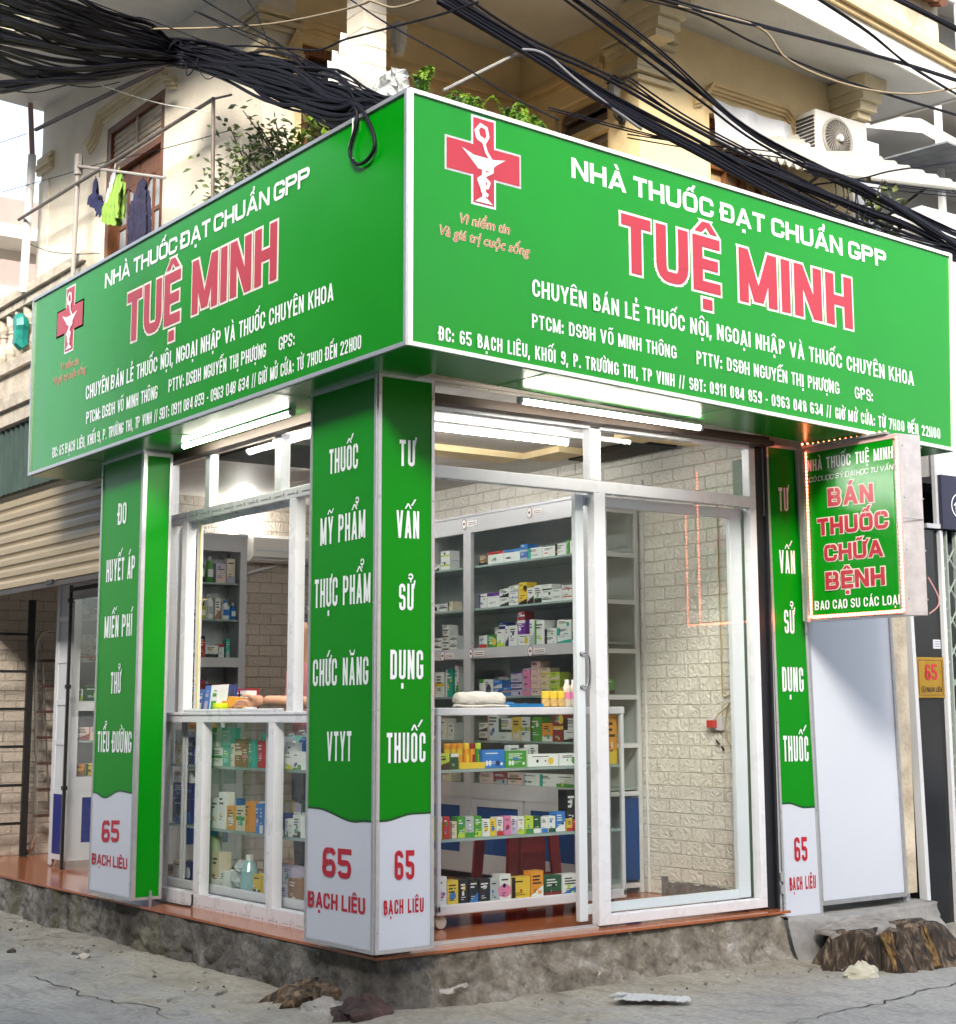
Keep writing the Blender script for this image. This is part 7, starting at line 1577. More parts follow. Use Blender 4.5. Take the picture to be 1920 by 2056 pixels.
('right','k',0.004,[(0.985,0.206,4.175),(1.543,0.243,4.195),(2.105,0.281,4.216),(2.557,0.311,4.197),(3.289,0.36,4.111)]),
('right','k',0.004,[(1.001,0.227,4.173),(1.561,0.265,4.193),(2.125,0.302,4.226),(2.578,0.333,4.204),(3.313,0.382,4.115)]),
('right','k',0.006,[(3.713,0.249,5.555),(4.156,0.278,5.551),(4.554,0.305,5.534)]),
('right','k',0.006,[(3.738,0.27,5.56),(4.182,0.3,5.546),(4.582,0.327,5.532)]),
('right','k',0.008,[(3.726,0.26,5.568),(4.169,0.289,5.556),(4.568,0.316,5.539)]),
('right','k',0.006,[(3.728,0.26,5.585),(4.17,0.289,5.568),(4.57,0.316,5.56)]),
('right','k',0.012,[(2.133,0.273,4.218),(2.687,0.31,4.2),(3.168,0.342,4.174),(3.593,0.371,4.145),(4.045,0.401,4.135),(4.577,0.437,4.051)]),
('right','k',0.009,[(2.154,0.294,4.24),(2.709,0.332,4.217),(3.192,0.364,4.194),(3.62,0.393,4.175),(4.072,0.423,4.154),(4.607,0.459,4.077)]),
('right','k',0.007,[(2.133,0.273,4.207),(2.686,0.31,4.188),(3.168,0.342,4.175),(3.593,0.371,4.142),(4.045,0.401,4.131),(4.577,0.437,4.053)]),
('right','k',0.012,[(2.133,0.273,4.199),(2.686,0.31,4.181),(3.167,0.342,4.148),(3.593,0.371,4.13),(4.044,0.401,4.119),(4.575,0.437,4.03)]),
('right','k',0.007,[(2.113,0.252,4.201),(2.664,0.288,4.179),(3.144,0.321,4.157),(3.568,0.349,4.135),(4.018,0.379,4.115),(4.548,0.415,4.041)]),
('right','k',0.013,[(2.964,0.289,4.284),(3.38,0.316,4.283),(3.727,0.34,4.233),(4.181,0.37,4.149),(4.523,0.393,4.072)]),
('right','k',0.007,[(2.974,0.299,4.262),(3.391,0.327,4.257),(3.739,0.35,4.219),(4.192,0.381,4.122),(4.534,0.404,4.04)]),
('right','k',0.01,[(2.977,0.299,4.308),(3.393,0.327,4.296),(3.741,0.351,4.263),(4.196,0.381,4.17),(4.539,0.404,4.09)]),
('right','k',0.01,[(2.964,0.289,4.284),(3.38,0.316,4.278),(3.727,0.34,4.231),(4.18,0.37,4.135),(4.523,0.393,4.068)]),
('right','k',0.013,[(2.977,0.299,4.309),(3.393,0.327,4.298),(3.741,0.351,4.253),(4.195,0.381,4.16),(4.539,0.404,4.091)]),
('right','k',0.007,[(3,0.321,4.318),(3.418,0.349,4.308),(3.767,0.372,4.275),(4.224,0.403,4.181),(4.567,0.426,4.096)]),
('right','k',0.004,[(1.566,0.265,4.154),(2.163,0.305,4.219),(2.884,0.353,4.33),(3.465,0.392,4.303),(4.604,0.468,4.453)]),
('right','k',0.004,[(1.548,0.244,4.164),(2.144,0.284,4.238),(2.863,0.332,4.349),(3.443,0.371,4.322),(4.577,0.447,4.466)]),
('right','k',0.006,[(2.935,0.367,4.171),(3.568,0.409,4.356),(3.937,0.434,4.492),(4.638,0.481,4.705)]),
('right','k',0.005,[(1.555,0.244,4.472),(1.962,0.271,4.356),(2.396,0.301,4.297),(2.778,0.326,4.246)]),
('right','k',0.005,[(1.565,0.255,4.499),(1.973,0.282,4.391),(2.407,0.311,4.318),(2.79,0.337,4.272)]),
('right','g',0.008,[(0.78,0.152,4.418),(0.871,0.158,4.435),(0.973,0.165,4.422),(1.128,0.176,4.357),(1.374,0.192,4.27),(1.617,0.208,4.195)]),
('right','k',0.004,[(3.259,0.338,4.299),(3.286,0.34,4.194),(3.189,0.334,4.074),(3.311,0.342,4.043)]),
('right','k',0.004,[(3.333,0.343,4.293),(3.36,0.345,4.181),(3.231,0.336,4.055),(3.385,0.347,4.026)]),
('right','k',0.004,[(3.383,0.347,4.281),(3.41,0.348,4.163),(3.374,0.346,4.055),(3.435,0.35,4.005)]),
('right','k',0.004,[(3.476,0.353,4.278),(3.503,0.355,4.154),(3.494,0.354,4.051),(3.527,0.356,3.991)]),
('right','k',0.004,[(3.547,0.358,4.271),(3.574,0.359,4.14),(3.507,0.355,4.026),(3.598,0.361,3.973)]),
('loop','k',0.009,[(-0.02,0.489,4.017),(-0.02,0.442,4.015),(-0.02,0.435,3.937),(-0.02,0.486,3.852),(-0.02,0.491,3.79),(-0.02,0.426,3.728),(-0.02,0.334,3.724),(-0.02,0.268,3.769),(-0.02,0.286,3.855),(-0.02,0.355,3.956),(-0.02,0.419,4.02),(-0.02,0.49,4.061)]),
('loop','w',0.004,[(-0.02,0.471,3.973),(-0.02,0.475,3.899),(-0.02,0.503,3.844),(-0.02,0.485,3.782),(-0.02,0.467,3.768)]),
('strand','w',0.005,[(0.12,0.892,4.374),(0.12,0.84,4.297),(0.12,0.864,4.244),(0.12,0.888,4.193)]),
('strand','w',0.005,[(0.12,0.879,4.364),(0.12,0.823,4.291),(0.12,0.837,4.236),(0.12,0.861,4.189)]),
('strand','w',0.005,[(0.12,0.867,4.355),(0.12,0.805,4.285),(0.12,0.809,4.227),(0.12,0.833,4.193)]),
('strand','w',0.005,[(0.12,0.854,4.345),(0.12,0.788,4.28),(0.12,0.782,4.218),(0.12,0.806,4.166)]),
('strand','w',0.005,[(0.12,0.841,4.336),(0.12,0.771,4.274),(0.12,0.755,4.209),(0.12,0.779,4.18)]),
('strand','w',0.005,[(0.12,0.829,4.326),(0.12,0.753,4.268),(0.12,0.728,4.201),(0.12,0.751,4.143)]),
('strand','g',0.006,[(0.12,1.072,4.406),(0.12,1.047,4.432),(0.12,0.969,4.413),(0.12,0.905,4.371)]),
('strand','g',0.006,[(0.12,1.04,4.395),(0.12,1.018,4.419),(0.12,0.944,4.404),(0.12,0.879,4.357)]),
('strand','g',0.006,[(0.12,1.007,4.385),(0.12,0.99,4.406),(0.12,0.918,4.396),(0.12,0.854,4.344)]),
('strand','g',0.006,[(0.12,0.975,4.374),(0.12,0.961,4.393),(0.12,0.892,4.387),(0.12,0.829,4.33)])]

# ================================================================== overhead cables
M_cable = mat('black cable sheath', (.006, .006, .011), .55, spec=.2); M_beige = mat('beige cable', (.26, .21, .14), .7, spec=.2); M_grey = mat('grey sheathed cable', (.20, .20, .21), .6, spec=.2); M_wcab = mat('white grey wire', (.55, .55, .53), .5)
MC = {'k': M_cable, 't': M_beige, 'g': M_grey, 'w': M_wcab}
LAB = {'bundle': ('black cable in the thick bundle tied up along the side street eaves', 'black cables of the thick left bundle'), 'single': ('thin dark wire crossing in front of the cream upper wall', 'thin wires before the cream wall'),
       'right': ('black cable sloping down over the right half of the green sign', 'black cables above the right sign'), 'loop': ('black cable looped down over the green side sign', None), 'strand': ('pale wire hanging in the tuft beside the cable bundle', 'pale wires in a tuft')}
SPEC = {('single', 't'): 'beige cable sagging across the cream wall and the column', ('right', 't'): 'beige cable sagging under the right eaves', ('right', 'g'): 'thick grey sheathed cable sloping past the loggia', ('loop', 'w'): 'pale thin wire hanging beside the black loop on the side sign', ('single', 'w'): 'pale thin wire in front of the window hood', ('strand', 'g'): 'grey wire curling out of the top of the cable bundle'}
for nm, mk, r, pts in CABLES:
    b = MB(); b.tube(pts, r*(1.15 if nm == 'bundle' else 1.05), 6, smooth=6)
    o = b.build('overhead_cable', MC[mk], smooth=True)
    if (nm, mk) in SPEC: tag(o, SPEC[(nm, mk)], 'cable', 'grey curled wires' if (nm, mk) == ('strand', 'g') else None)
    else: tag(o, LAB[nm][0], 'cable', LAB[nm][1])
b = MB()
for k, (y, z) in enumerate(((2.80, 5.145), (2.77, 5.135), (2.74, 5.125), (2.70, 5.105), (2.66, 5.09))):
    pts = [(.10+.10*math.cos(a), y+.02*math.sin(2*a)+.012*k, z+.085*math.sin(a)) for a in [2*PI*i/12 for i in range(13)]]
    b.tube(pts, .0045, 6)
b.tube([(.10, 2.66, 5.03), (.08, 2.60, 4.92), (.09, 2.53, 4.94), (.11, 2.50, 5.02)], .004, 6, smooth=5); b.tube([(.12, 2.56, 5.0), (.1, 2.42, 4.86), (.1, 2.30, 4.81), (.12, 2.16, 4.86)], .003, 6, smooth=5)
tag(b.build('cable_tie', M_cable), 'wire binding wound round the thick black cable bundle', 'cable tie')
b = MB(); b.tube([(.33, .2, 4.112), (.81, .2, 4.433)], .009, 8)
tag(b.build('steel_pole', mat('pale grey tube', (.27, .26, .24), .6)), 'pale slanted pole rising behind the green sign into the loggia', 'pole')
b = MB(); b.tube([(.3, 5.80, 5.587), (.3, 3.46, 5.309)], .016, 8)
tag(b.build('conduit', mat('dark brown conduit', (.05, .025, .02), .5)), 'dark brown conduit running along the cream wall under the eaves', 'pipe')

# ================================================================== laundry, pipes and balcony at the left
cr = thing('clothes_rack', 'rusty steel drying pole on brackets in front of the brown upper window', 'clothes rack', (.3, 4.2, 4.0))
M_rack = mat('weathered steel', (.20, .17, .15), .5, metal=.4, var=.2, scale=20)
b = MB(); b.tube([(.3, 6.1, 4.94), (.3, 2.69, 4.85)], .013, 8); b.build('pole', M_rack, cr)
b = MB(); b.tube([(.3, 2.69, 4.86), (.3, 2.66, 3.98)], .012, 8); b.tube([(.3, 2.69, 4.85), (.3, 2.45, 4.80)], .008, 6); b.build('bracket', M_rack, cr)
b = MB(); b.tube([(.3, 4.93, 5.05), (.3, 3.37, 4.53)], .011, 8); b.build('pole', mat('white rod', (.38, .36, .34), .6), cr)
b = MB(); b.tube([(.31, 4.91, 5.13), (.31, 4.93, 4.6), (.31, 4.95, 4.0)], .017, 8); b.tube([(.31, 4.91, 5.13), (.31, 4.912, 4.98)], .03, 8); b.build('bracket', mat('white rod', (.38, .36, .34)), cr)
def garment(label, pts, m, thick=.03, name='garment', group=None):
    """Hanging cloth: the outline in (y, z) filled with a fine grid that hangs in folds, two cloth layers thick."""
    b = MB(); n = len(pts)
    def inside(y, z):
        c = False
        for k in range(n):
            (y0, z0), (y1, z1) = pts[k], pts[k-1]
            if (z0 > z) != (z1 > z) and y < (y1-y0)*(z-z0)/(z1-z0)+y0: c = not c
        return c
    ys = [p[0] for p in pts]; zs_ = [p[1] for p in pts]
    st = .0105; ny = int((max(ys)-min(ys))/st)+2; nz_ = int((max(zs_)-min(zs_))/st)+2
    zt_ = max(zs_)
    def X(y, z, s):
        k = min(1, (zt_-z)/.18)
        return .285+s*thick*.4*k+k*(.016*math.sin(y*95+z*7+2*nz(y*6, z*5))+.022*nz(y*17, z*6, 3)+.008*nz(y*40, z*30))
    for s in (-1, 1):
        idx = {}
        V = []; F = []
        for i in range(ny):
            for j in range(nz_):
                y = min(ys)+i*st; z = min(zs_)+j*st
                if inside(y+st/2, z+st/2):
                    q = []
                    for a, c in ((0, 0), (1, 0), (1, 1), (0, 1)):
                        if (i+a, j+c) not in idx:
                            idx[(i+a, j+c)] = len(V); V.append((X(y+a*st, z+c*st, s), y+a*st, z+c*st))
                        q.append(idx[(i+a, j+c)])
                    F.append(tuple(q) if s > 0 else tuple(q[::-1]))
        b.add(V, F)
    cy = sum(ys)/n
    b.tube([(.3, cy, zt_-.02), (.3, cy, zt_+.03), (.3, cy-.01, zt_+.06)], .003, 5)
    return tag(b.build(name, m, smooth=True), label, 'clothing', group)
garment('small navy garment pegged at the far end of the drying pole', [(4.515, 4.86), (4.44, 4.70), (4.37, 4.62), (4.37, 4.54), (4.43, 4.53), (4.47, 4.60), (4.57, 4.65), (4.60, 4.70), (4.55, 4.76)], mat('navy cloth', (.015, .018, .07), .9))
garment('lime green shorts hanging in the middle of the drying pole', [(4.13, 4.76), (4.05, 4.74), (4.0, 4.66), (4.0, 4.55), (4.02, 4.44), (4.10, 4.42), (4.13, 4.40), (4.20, 4.42), (4.30, 4.46), (4.32, 4.50), (4.26, 4.58), (4.22, 4.68)], mat('lime cloth', (.22, .38, .07), .9, var=.12, scale=20), .05)
garment('pale grey cloth hanging behind the lime green shorts', [(4.20, 4.80), (4.15, 4.78), (4.14, 4.66), (4.2, 4.5), (4.28, 4.55), (4.27, 4.66), (4.24, 4.78)], mat('pale grey cloth', (.42, .43, .46), .9, var=.2, scale=25), .03)
garment('long navy trousers hanging at the near end of the drying pole', [(3.70, 4.62), (3.64, 4.58), (3.60, 4.50), (3.60, 4.30), (3.59, 4.12), (3.66, 4.10), (3.72, 4.14), (3.82, 4.12), (3.86, 4.20), (3.84, 4.40), (3.80, 4.55), (3.76, 4.60)], mat('dark blue cloth', (.022, .022, .055), .9, var=.3, scale=30), .045)
b = MB(); b.tube([(.35, 6.09, 5.9), (.35, 6.0, 5.45)], .021, 10, 0); b.tube([(.35, 6.0, 5.45), (.35, 6.08, 4.36)], .032, 12, 1)
tag(b.build('drain_pipe', [mat('pinkish old pipe', (.42, .28, .26), .6), mat('white pipe', (.74, .76, .80), .4)]), 'white drain pipe running down the far end of the cream wall', 'pipe')
bl = thing('balustrade', 'old stone balcony balustrade at the left end of the green sign', 'balustrade', (.45, 6.4, 3.8))
M_stone = mat('weathered stone', (.40, .355, .29), .9, col2=(.60, .55, .46), scale=8, bump=.4)
b = MB(); b.box(.36, .54, 4.9, 8.2, 4.35, 4.42); b.box(.39, .51, 4.9, 8.2, 4.28, 4.35); b.build('top_rail', M_stone, bl)
b = MB(); b.box(.36, .56, 4.9, 8.2, 3.78, 3.87); b.build('bottom_rail', M_stone, bl)
for k in range(10):
    y = 6.0+k*.19
    b = MB(); b.lathe([(.045, 3.872), (.05, 3.89), (.03, 3.91), (.055, 3.96), (.058, 4.0), (.03, 4.07), (.024, 4.12), (.036, 4.135), (.026, 4.15), (.045, 4.19), (.05, 4.24), (.05, 4.278)], (.45, y, 0), 12); b.build('baluster', M_stone, bl)
for k in range(10):
    y = 6.095+k*.19
    b = MB(); b.prism([(.41, y-.05, 4.279), (.41, y-.03, 4.20), (.41, y, 4.17), (.41, y+.03, 4.20), (.41, y+.05, 4.279)], [(.43, y-.05, 4.279), (.43, y-.03, 4.20), (.43, y, 4.17), (.43, y+.03, 4.20), (.43, y+.05, 4.279)])
b = MB(); b.box(.33, .6, 4.88, 8.2, 3.33, 3.45, 0); b.box(.30, .6, 4.88, 8.2, 3.45, 3.55, 0); b.box(.40, .56, 4.88, 8.2, 3.55, 3.78, 0); b.build('cornice_slab', M_stone, bl)
b = MB()
pts = [(0, 4.20), (.07, 4.22), (.09, 4.16), (.08, 4.08), (.05, 4.04), (.07, 3.98), (.09, 3.93), (.02, 3.90), (-.03, 3.92), (-.02, 4.0), (-.03, 4.06), (-.05, 4.1), (-.03, 4.17)]
V = []
for s in (-.05, 0, .05):
    V += [(.36+s, 6.11+y*(1 if s == 0 else .6), 4.06+(z-4.06)*(1 if s == 0 else .75)) for y, z in pts]
n = len(pts); b.add(V, [(i*n+k, i*n+(k+1) % n, (i+1)*n+(k+1) % n, (i+1)*n+k) for i in range(2) for k in range(n)]+[tuple(range(n)), tuple(range(2*n, 3*n))])
tag(fix_normals(b.build('plastic_bag', mat('teal plastic', (.01, .22, .19), .35, var=.35, scale=14))), 'teal plastic bag tied to the stone balustrade', 'bag')
# translucent roof sheets beyond the eaves
m, t, bs = new_mat('translucent roof sheet')
tl = t.nodes.new('ShaderNodeBsdfTranslucent'); tl.inputs[0].default_value = (.80, .74, .52, 1)
mx = t.nodes.new('ShaderNodeMixShader'); mx.inputs[0].default_value = .6
bs.inputs['Base Color'].default_value = (.75, .70, .50, 1)
t.links.new(bs.outputs[0], mx.inputs[1]); t.links.new(tl.outputs[0], mx.inputs[2]); t.links.new(mx.outputs[0], t.nodes['Material Output'].inputs[0])
tr = thing('roof_sheet', 'translucent yellowish corrugated roof sheet beyond the side street eaves', 'roof sheet', (-.5, 5.0, 6.0))
V = []; n = 90
for k in range(n+1):
    y = 3.0+k*4.0/n
    for x in (-.62, -.23): V.append((x, y, zs(-.2, y)+.08+.015*math.sin(k*2*PI/3)))
b = MB(); b.add(V, [(2*k, 2*k+1, 2*k+3, 2*k+2) for k in range(n)]); b.build('sheet', m, tr)
b = MB()
for y in (3.4, 4.1, 4.8, 5.5, 6.2): b.box(-.62, -.2, y, y+.04, zs(-.2, y)-.0, zs(-.2, y)+.05)
for x in (-.6, -.42): b.prism([(x, 3.0, zs(-.2, 3)+.02), (x+.03, 3.0, zs(-.2, 3)+.02), (x+.03, 7, zs(-.2, 7)+.02), (x, 7, zs(-.2, 7)+.02)], [(x, 3.0, zs(-.2, 3)+.055), (x+.03, 3.0, zs(-.2, 3)+.055), (x+.03, 7, zs(-.2, 7)+.055), (x, 7, zs(-.2, 7)+.055)])
b.build('batten', mat('rust brown batten', (.07, .035, .03), .7), tr)
# neighbour beyond the left end
nb = thing('neighbour_house', 'pale house with pinkish balcony fronts seen past the left end of the wall', 'house', (2.6, 16, -.3))
M_nb = mat('pale render', (.72, .69, .64), .9, var=.06, scale=1)
b = MB(); b.box(1.9, 6, 14.0, 19, -.3, 7.0); b.box(2.3, 2.86, 14.2, 18, 7.0, 8.0); b.build('wall', M_nb, nb)
b = MB()
for z in (7.0, 6.2, 5.2): b.box(1.8, 6, 13.4, 14.0, z, z+.16)
b.build('balcony_slab', M_fascia, nb)
b = MB()
for z in (6.36, 5.36, 7.16): b.box(1.85, 6, 13.45, 13.5, z, z+.35)
b.build('balcony_front', mat('dusty pink paint', (.36, .23, .21), .8, var=.1, scale=2), nb)

# ================================================================== plants and rubbish above the sign
M_leaf = [mat('shrub leaf dark', (.035, .065, .018), .5), mat('shrub leaf', (.075, .12, .035), .5), mat('shrub leaf pale', (.16, .20, .075), .5)]
M_fern = [mat('fern green', (.10, .22, .012), .55), mat('fern lime', (.20, .34, .02), .55), mat('fern dark', (.035, .10, .03), .55)]
M_stem = mat('twig', (.06, .04, .025), .8)
def leaf(b, p, d, L, W_, m):
    d = d.normalized(); s = d.cross(Vector((random.uniform(-1, 1), random.uniform(-1, 1), random.uniform(-.2, 1)))).normalized()*W_
    u = s.cross(d).normalized()*L*.08
    b.add([p, p+d*L*.45+s+u, p+d*L, p+d*L*.45-s+u, p+d*L*.5-u*.5], [(0, 1, 4), (1, 2, 4), (2, 3, 4), (3, 0, 4)], m)
def shrub(name, label, cat, base, tips, nleaf, L, W_, mats, spread=.09, group=None, seed=1):
    random.seed(seed)
    t = thing(name, label, cat, base, group)
    b = MB(); f = MB()
    for tip in tips:
        p0, p1 = Vector(base), Vector(tip)
        mid = (p0+p1)/2+Vector((random.uniform(-.05, .05), random.uniform(-.06, .06), .06))
        b.tube([p0, mid, p1], [.010, .003], 5, smooth=4)
        for i in range(nleaf):
            q = random.random()**.7
            c = (p0*(1-q)**2+mid*2*q*(1-q)+p1*q*q)+Vector((random.gauss(0, spread), random.gauss(0, spread), random.gauss(0, spread*.8)))
            d = Vector((random.uniform(-1, 1), random.uniform(-1, 1), random.uniform(-.7, .5)))
            leaf(f, c, d, L*random.uniform(.6, 1.3), W_*random.uniform(.7, 1.2), random.choices([0, 1, 2], [3, 4, 3])[0])
    b.build('stem', M_stem, t); f.build('foliage', mats, t)
    return t
shrub('shrub', 'loose leafy shrub growing on the balcony behind the side street sign', 'shrub', (.62, 2.2, 3.9), [(.42, 3.05, 4.35), (.4, 2.9, 4.55), (.42, 2.7, 4.70), (.38, 2.45, 4.72), (.45, 2.55, 4.5), (.4, 2.3, 4.60), (.42, 2.1, 4.55), (.4, 1.95, 4.45), (.42, 2.75, 4.35), (.42, 1.8, 4.30), (.45, 2.35, 4.40), (.45, 2.9, 4.30), (.45, 2.5, 4.28), (.5, 2.1, 4.3)], 95, .055, .014, M_leaf, .075, seed=5)
def fern(label, base, R, n, seed, droop=1.0, up=.2):
    random.seed(seed)
    t = thing('fern', label, 'fern', base, 'asparagus ferns along the top of the sign')
    f = MB()
    for k in range(n):
        a = random.uniform(0, 2*PI); r = R*random.uniform(.6, 1.1)
        p0 = Vector(base)+Vector((random.uniform(-.03, .03), random.uniform(-.03, .03), 0)); p2 = p0+Vector((r*math.cos(a), r*.6*math.sin(a), random.uniform(-.10, .06)*droop)); p1 = (p0+p2)/2+Vector((0, 0, up*random.uniform(.7, 1.2)))
        m = random.choices([0, 1, 2], [4, 4, 2])[0]
        for i in range(26):
            q = .15+.85*i/26; c = p0*(1-q)**2+p1*2*q*(1-q)+p2*q*q; d = (p1-p0)*(1-q)+(p2-p1)*q
            for s in (-1, 1):
                e = (d.cross(Vector((0, 0, 1))).normalized()*s+d.normalized()*.5+Vector((0, 0, random.uniform(-.5, .2))))
                leaf(f, c, e, .034*(1.1-q*.6)*random.uniform(.7, 1.3), .005, m)
    f.build('fronds', M_fern, t)
    return t
fern('lime green fern nearest the corner of the sign top', (.30, .36, 4.05), .12, 16, 3, up=.14)
fern('bright bushy fern second from the corner of the sign top', (.58, .34, 4.05), .17, 34, 4, up=.22)
fern('darker bushy fern farthest from the corner of the sign top', (.93, .36, 4.03), .19, 40, 6, up=.26)
fern('small lime fern sprig standing high behind the sign corner', (.305, .32, 4.20), .055, 14, 8, up=.08)
b = MB(); b.tube([(.36, .33, 3.95), (.33, .32, 4.1), (.305, .32, 4.2)], .003, 5); tag(b.build('fern_stalk', M_stem), 'thin stalk under the high lime fern sprig', 'stalk')
shrub('shrub', 'yellowish shrub leaves behind the end of the cable bundle', 'shrub', (.5, 1.5, 4.0), [(.42, 1.75, 4.42), (.4, 1.65, 4.38), (.42, 1.85, 4.35), (.42, 1.6, 4.3)], 40, .07, .02, [M_fern[0], mat('olive leaf', (.19, .22, .04), .5), M_fern[1]], .05, seed=12)
random.seed(21)
shrub('climber', 'leggy climbing plant rising behind the right end of the green sign', 'plant', (3.75, .55, 3.85), [(3.70, .45, 4.30), (3.85, .45, 4.42), (3.95, .5, 4.35), (4.02, .5, 4.2), (3.6, .45, 4.36), (3.9, .45, 4.15), (3.55, .5, 4.15), (4.1, .5, 4.05)], 22, .07, .022, [M_leaf[0], M_leaf[1], mat('climber leaf', (.13, .17, .05), .5)], .05, seed=22)
# broken foam sheet and crumpled film at the sign corner
random.seed(31)
fo = MB()
out = [(1.27, 4.36), (1.26, 4.50), (1.275, 4.62), (1.235, 4.55), (1.22, 4.66), (1.20, 4.585), (1.16, 4.60), (1.13, 4.73), (1.11, 4.62), (1.09, 4.66), (1.07, 4.60), (1.03, 4.63), (.985, 4.60), (.995, 4.50), (.96, 4.44), (.93, 4.46), (.90, 4.40), (.86, 4.42), (.80, 4.36), (.72, 4.33), (.70, 4.25), (1.0, 4.28)]
fo.prism([(.29+.01*nz(y*8, z*8), y, z) for y, z in out], [(.325+.01*nz(y*8, z*8), y, z) for y, z in out])
tag(fix_normals(fo.build('foam_sheet', mat('white foam', (.78, .78, .74), .8, bump=.3, bscale=40))), 'broken white foam sheet with jagged top leaning by the sign corner', 'foam sheet')
cf = MB()
V = []
for i in range(13):
    for j in range(9):
        y = .82-.36*i/12; z = 4.10+.26*j/8*(1-.25*abs(i-6)/6)
        V.append((.28+.055*nz(y*26, z*26, 3)+.03*nz(y*60, z*60), y+.02*nz(z*30, y*20), z+.02*nz(y*40, z*30, 7)))
cf.add(V, [(i*9+j, (i+1)*9+j, (i+1)*9+j+1, i*9+j+1) for i in range(12) for j in range(8)])
tag(cf.build('crumpled_film', mat('crumpled silver film', (.55, .58, .58), .3, bump=.8, bscale=35)), 'crumpled pale plastic film behind the top corner of the sign', 'plastic film')

# ================================================================== right upper storey fittings
oa = thing('air_conditioner', 'white outdoor air conditioner unit on the right upper wall above the corrugated awning', 'air conditioner', (4.05, 1.05, 4.75))
M_acw = mat('white painted steel', (.62, .60, .57), .4)
b = MB(); b.box(3.84, 4.345, .985, 1.18, 4.70, 5.06); b.build('casing', M_acw, oa, bevel=.008)
b = MB(); n = 28; c = (4.04, 4.885); r = .135
b.lathe([(r+.012, 0), (r+.012, -.012), (r-.004, -.016), (r-.01, -.004)], (c[0], .985, c[1]), n, axis='y')
for k in range(30):
    a = 2*PI*k/30; a2 = a+.5
    b.tube([(c[0]+.03*math.cos(a), .968, c[1]+.03*math.sin(a)), (c[0]+r*.55*math.cos(a+.2), .966, c[1]+r*.55*math.sin(a+.2)), (c[0]+r*math.cos(a2), .974, c[1]+r*math.sin(a2))], .0026, 4)
b.build('fan_grille', mat('grey fan grille', (.30, .28, .25), .5), oa)
b = MB(); b.lathe([(.13, -.004), (.12, -.006)], (c[0], .985, c[1]), n, axis='y'); b.build('fan_opening', mat('shaded fan opening', (.10, .09, .08), .7), oa)  # dark disc, the shade inside the opening put into its colour
b = MB(); b.lathe([(.026, 0), (.024, -.024)], (c[0], .968, c[1]), 14, axis='y'); b.build('hub', M_acw, oa)
b = MB(); b.box(4.22, 4.31, .9825, .985, 5.0, 5.012); b.box(4.28, 4.31, .9825, .985, 4.86, 4.88); b.build('badge', M_back, oa)
b = MB()
for k in range(9): b.box(3.832, 3.84, 1.0, 1.16, 4.80+k*.026, 4.812+k*.026)
b.build('side_vent', mat('dark vent', (.03, .03, .035), .5), oa)
tp = MB()
V = []
for i in range(17):
    for j in range(8):
        x = 3.05+.74*i/16; z = 5.0-.02*i/16-(.30-.13*i/16)*j/7
        V.append((x, 1.155-.02*j/7+.018*nz(x*9, z*6)+.012*math.sin(x*20), z))
tp.add(V, [(i*8+j, (i+1)*8+j, (i+1)*8+j+1, i*8+j+1) for i in range(16) for j in range(7)])
tag(tp.build('tarpaulin', mat('silver white tarpaulin', (.62, .63, .66), .35, bump=.4, bscale=14)), 'silvery white tarpaulin hung over the right upper window', 'tarpaulin')
aw = thing('awning', 'white corrugated awning with bent edge above the right half of the sign', 'awning', (3.7, .8, 4.55))
A0, A1, A2, A3 = Vector((3.10, 1.15, 4.705)), Vector((3.93, 1.15, 4.94)), Vector((4.95, .58, 4.60)), Vector((3.40, .60, 4.43))
V = []; nn = 96
for k in range(nn+1):
    s = k/nn
    for j in range(5):
        q = j/4
        p = (A0*(1-s)+A3*s)*(1-q)+(A1*(1-s)+A2*s)*q
        V.append(tuple(p+Vector((0, 0, .022*math.sin(k*2*PI/8)))))
b = MB(); b.add(V, [(k*5+j, (k+1)*5+j, (k+1)*5+j+1, k*5+j+1) for k in range(nn) for j in range(4)])
so2 = b.build('sheet', mat('white corrugated sheet', (.46, .455, .41), .45, var=.06, scale=4), aw)
md = so2.modifiers.new('thickness', 'SOLIDIFY'); md.thickness = .006
b = MB()
for q in (.12, .5, .88): b.tube([tuple(A0*(1-q)+A1*q-Vector((0, 0, .03))), tuple(A3*(1-q)+A2*q-Vector((0, 0, .03)))], .011, 6)
for s in (.05, .95): b.tube([tuple(A0*(1-s)+A3*s-Vector((0, 0, .035))), tuple(A1*(1-s)+A2*s-Vector((0, 0, .035)))], .011, 6)
b.tube([(3.5, .62, 4.45), (3.55, 1.2, 4.3)], .011, 6); b.tube([(4.5, .62, 4.54), (4.41, 1.2, 4.3)], .011, 6)
b.build('bracket', mat('black steel', (.03, .03, .032), .5), aw)
ln = thing('wall_lantern', 'black and glass wall lantern on the pilaster of the loggia', 'lantern', (2.40, 1.34, 4.8))
b = MB(); b.lathe([(.012, 4.99), (.05, 5.005), (.045, 5.02), (.01, 5.06)], (2.39, 1.34, 0), 8); b.lathe([(.03, 4.87), (.034, 4.885), (.02, 4.86)], (2.39, 1.34, 0), 8); b.tube([(2.39, 1.34, 4.87), (2.39, 1.34, 4.80), (2.42, 1.34, 4.77), (2.465, 1.34, 4.80)], .008, 6, smooth=4); b.ball((2.45, 1.34, 4.80), (.02, .04, .06), 8)
b.build('bracket', M_black, ln)
b = MB(); b.lathe([(.032, 4.888), (.046, 4.99)], (2.39, 1.34, 0), 8); b.build('glass', mat('frosted lantern glass', (.42, .42, .40), .15), ln)
b = MB(); b.lathe([(.05, 0), (.05, .12), (.03, .15)], (1.05, 1.75, 5.06), 10); b.lathe([(.03, -.06), (.04, 0)], (1.05, 1.75, 5.06), 10)
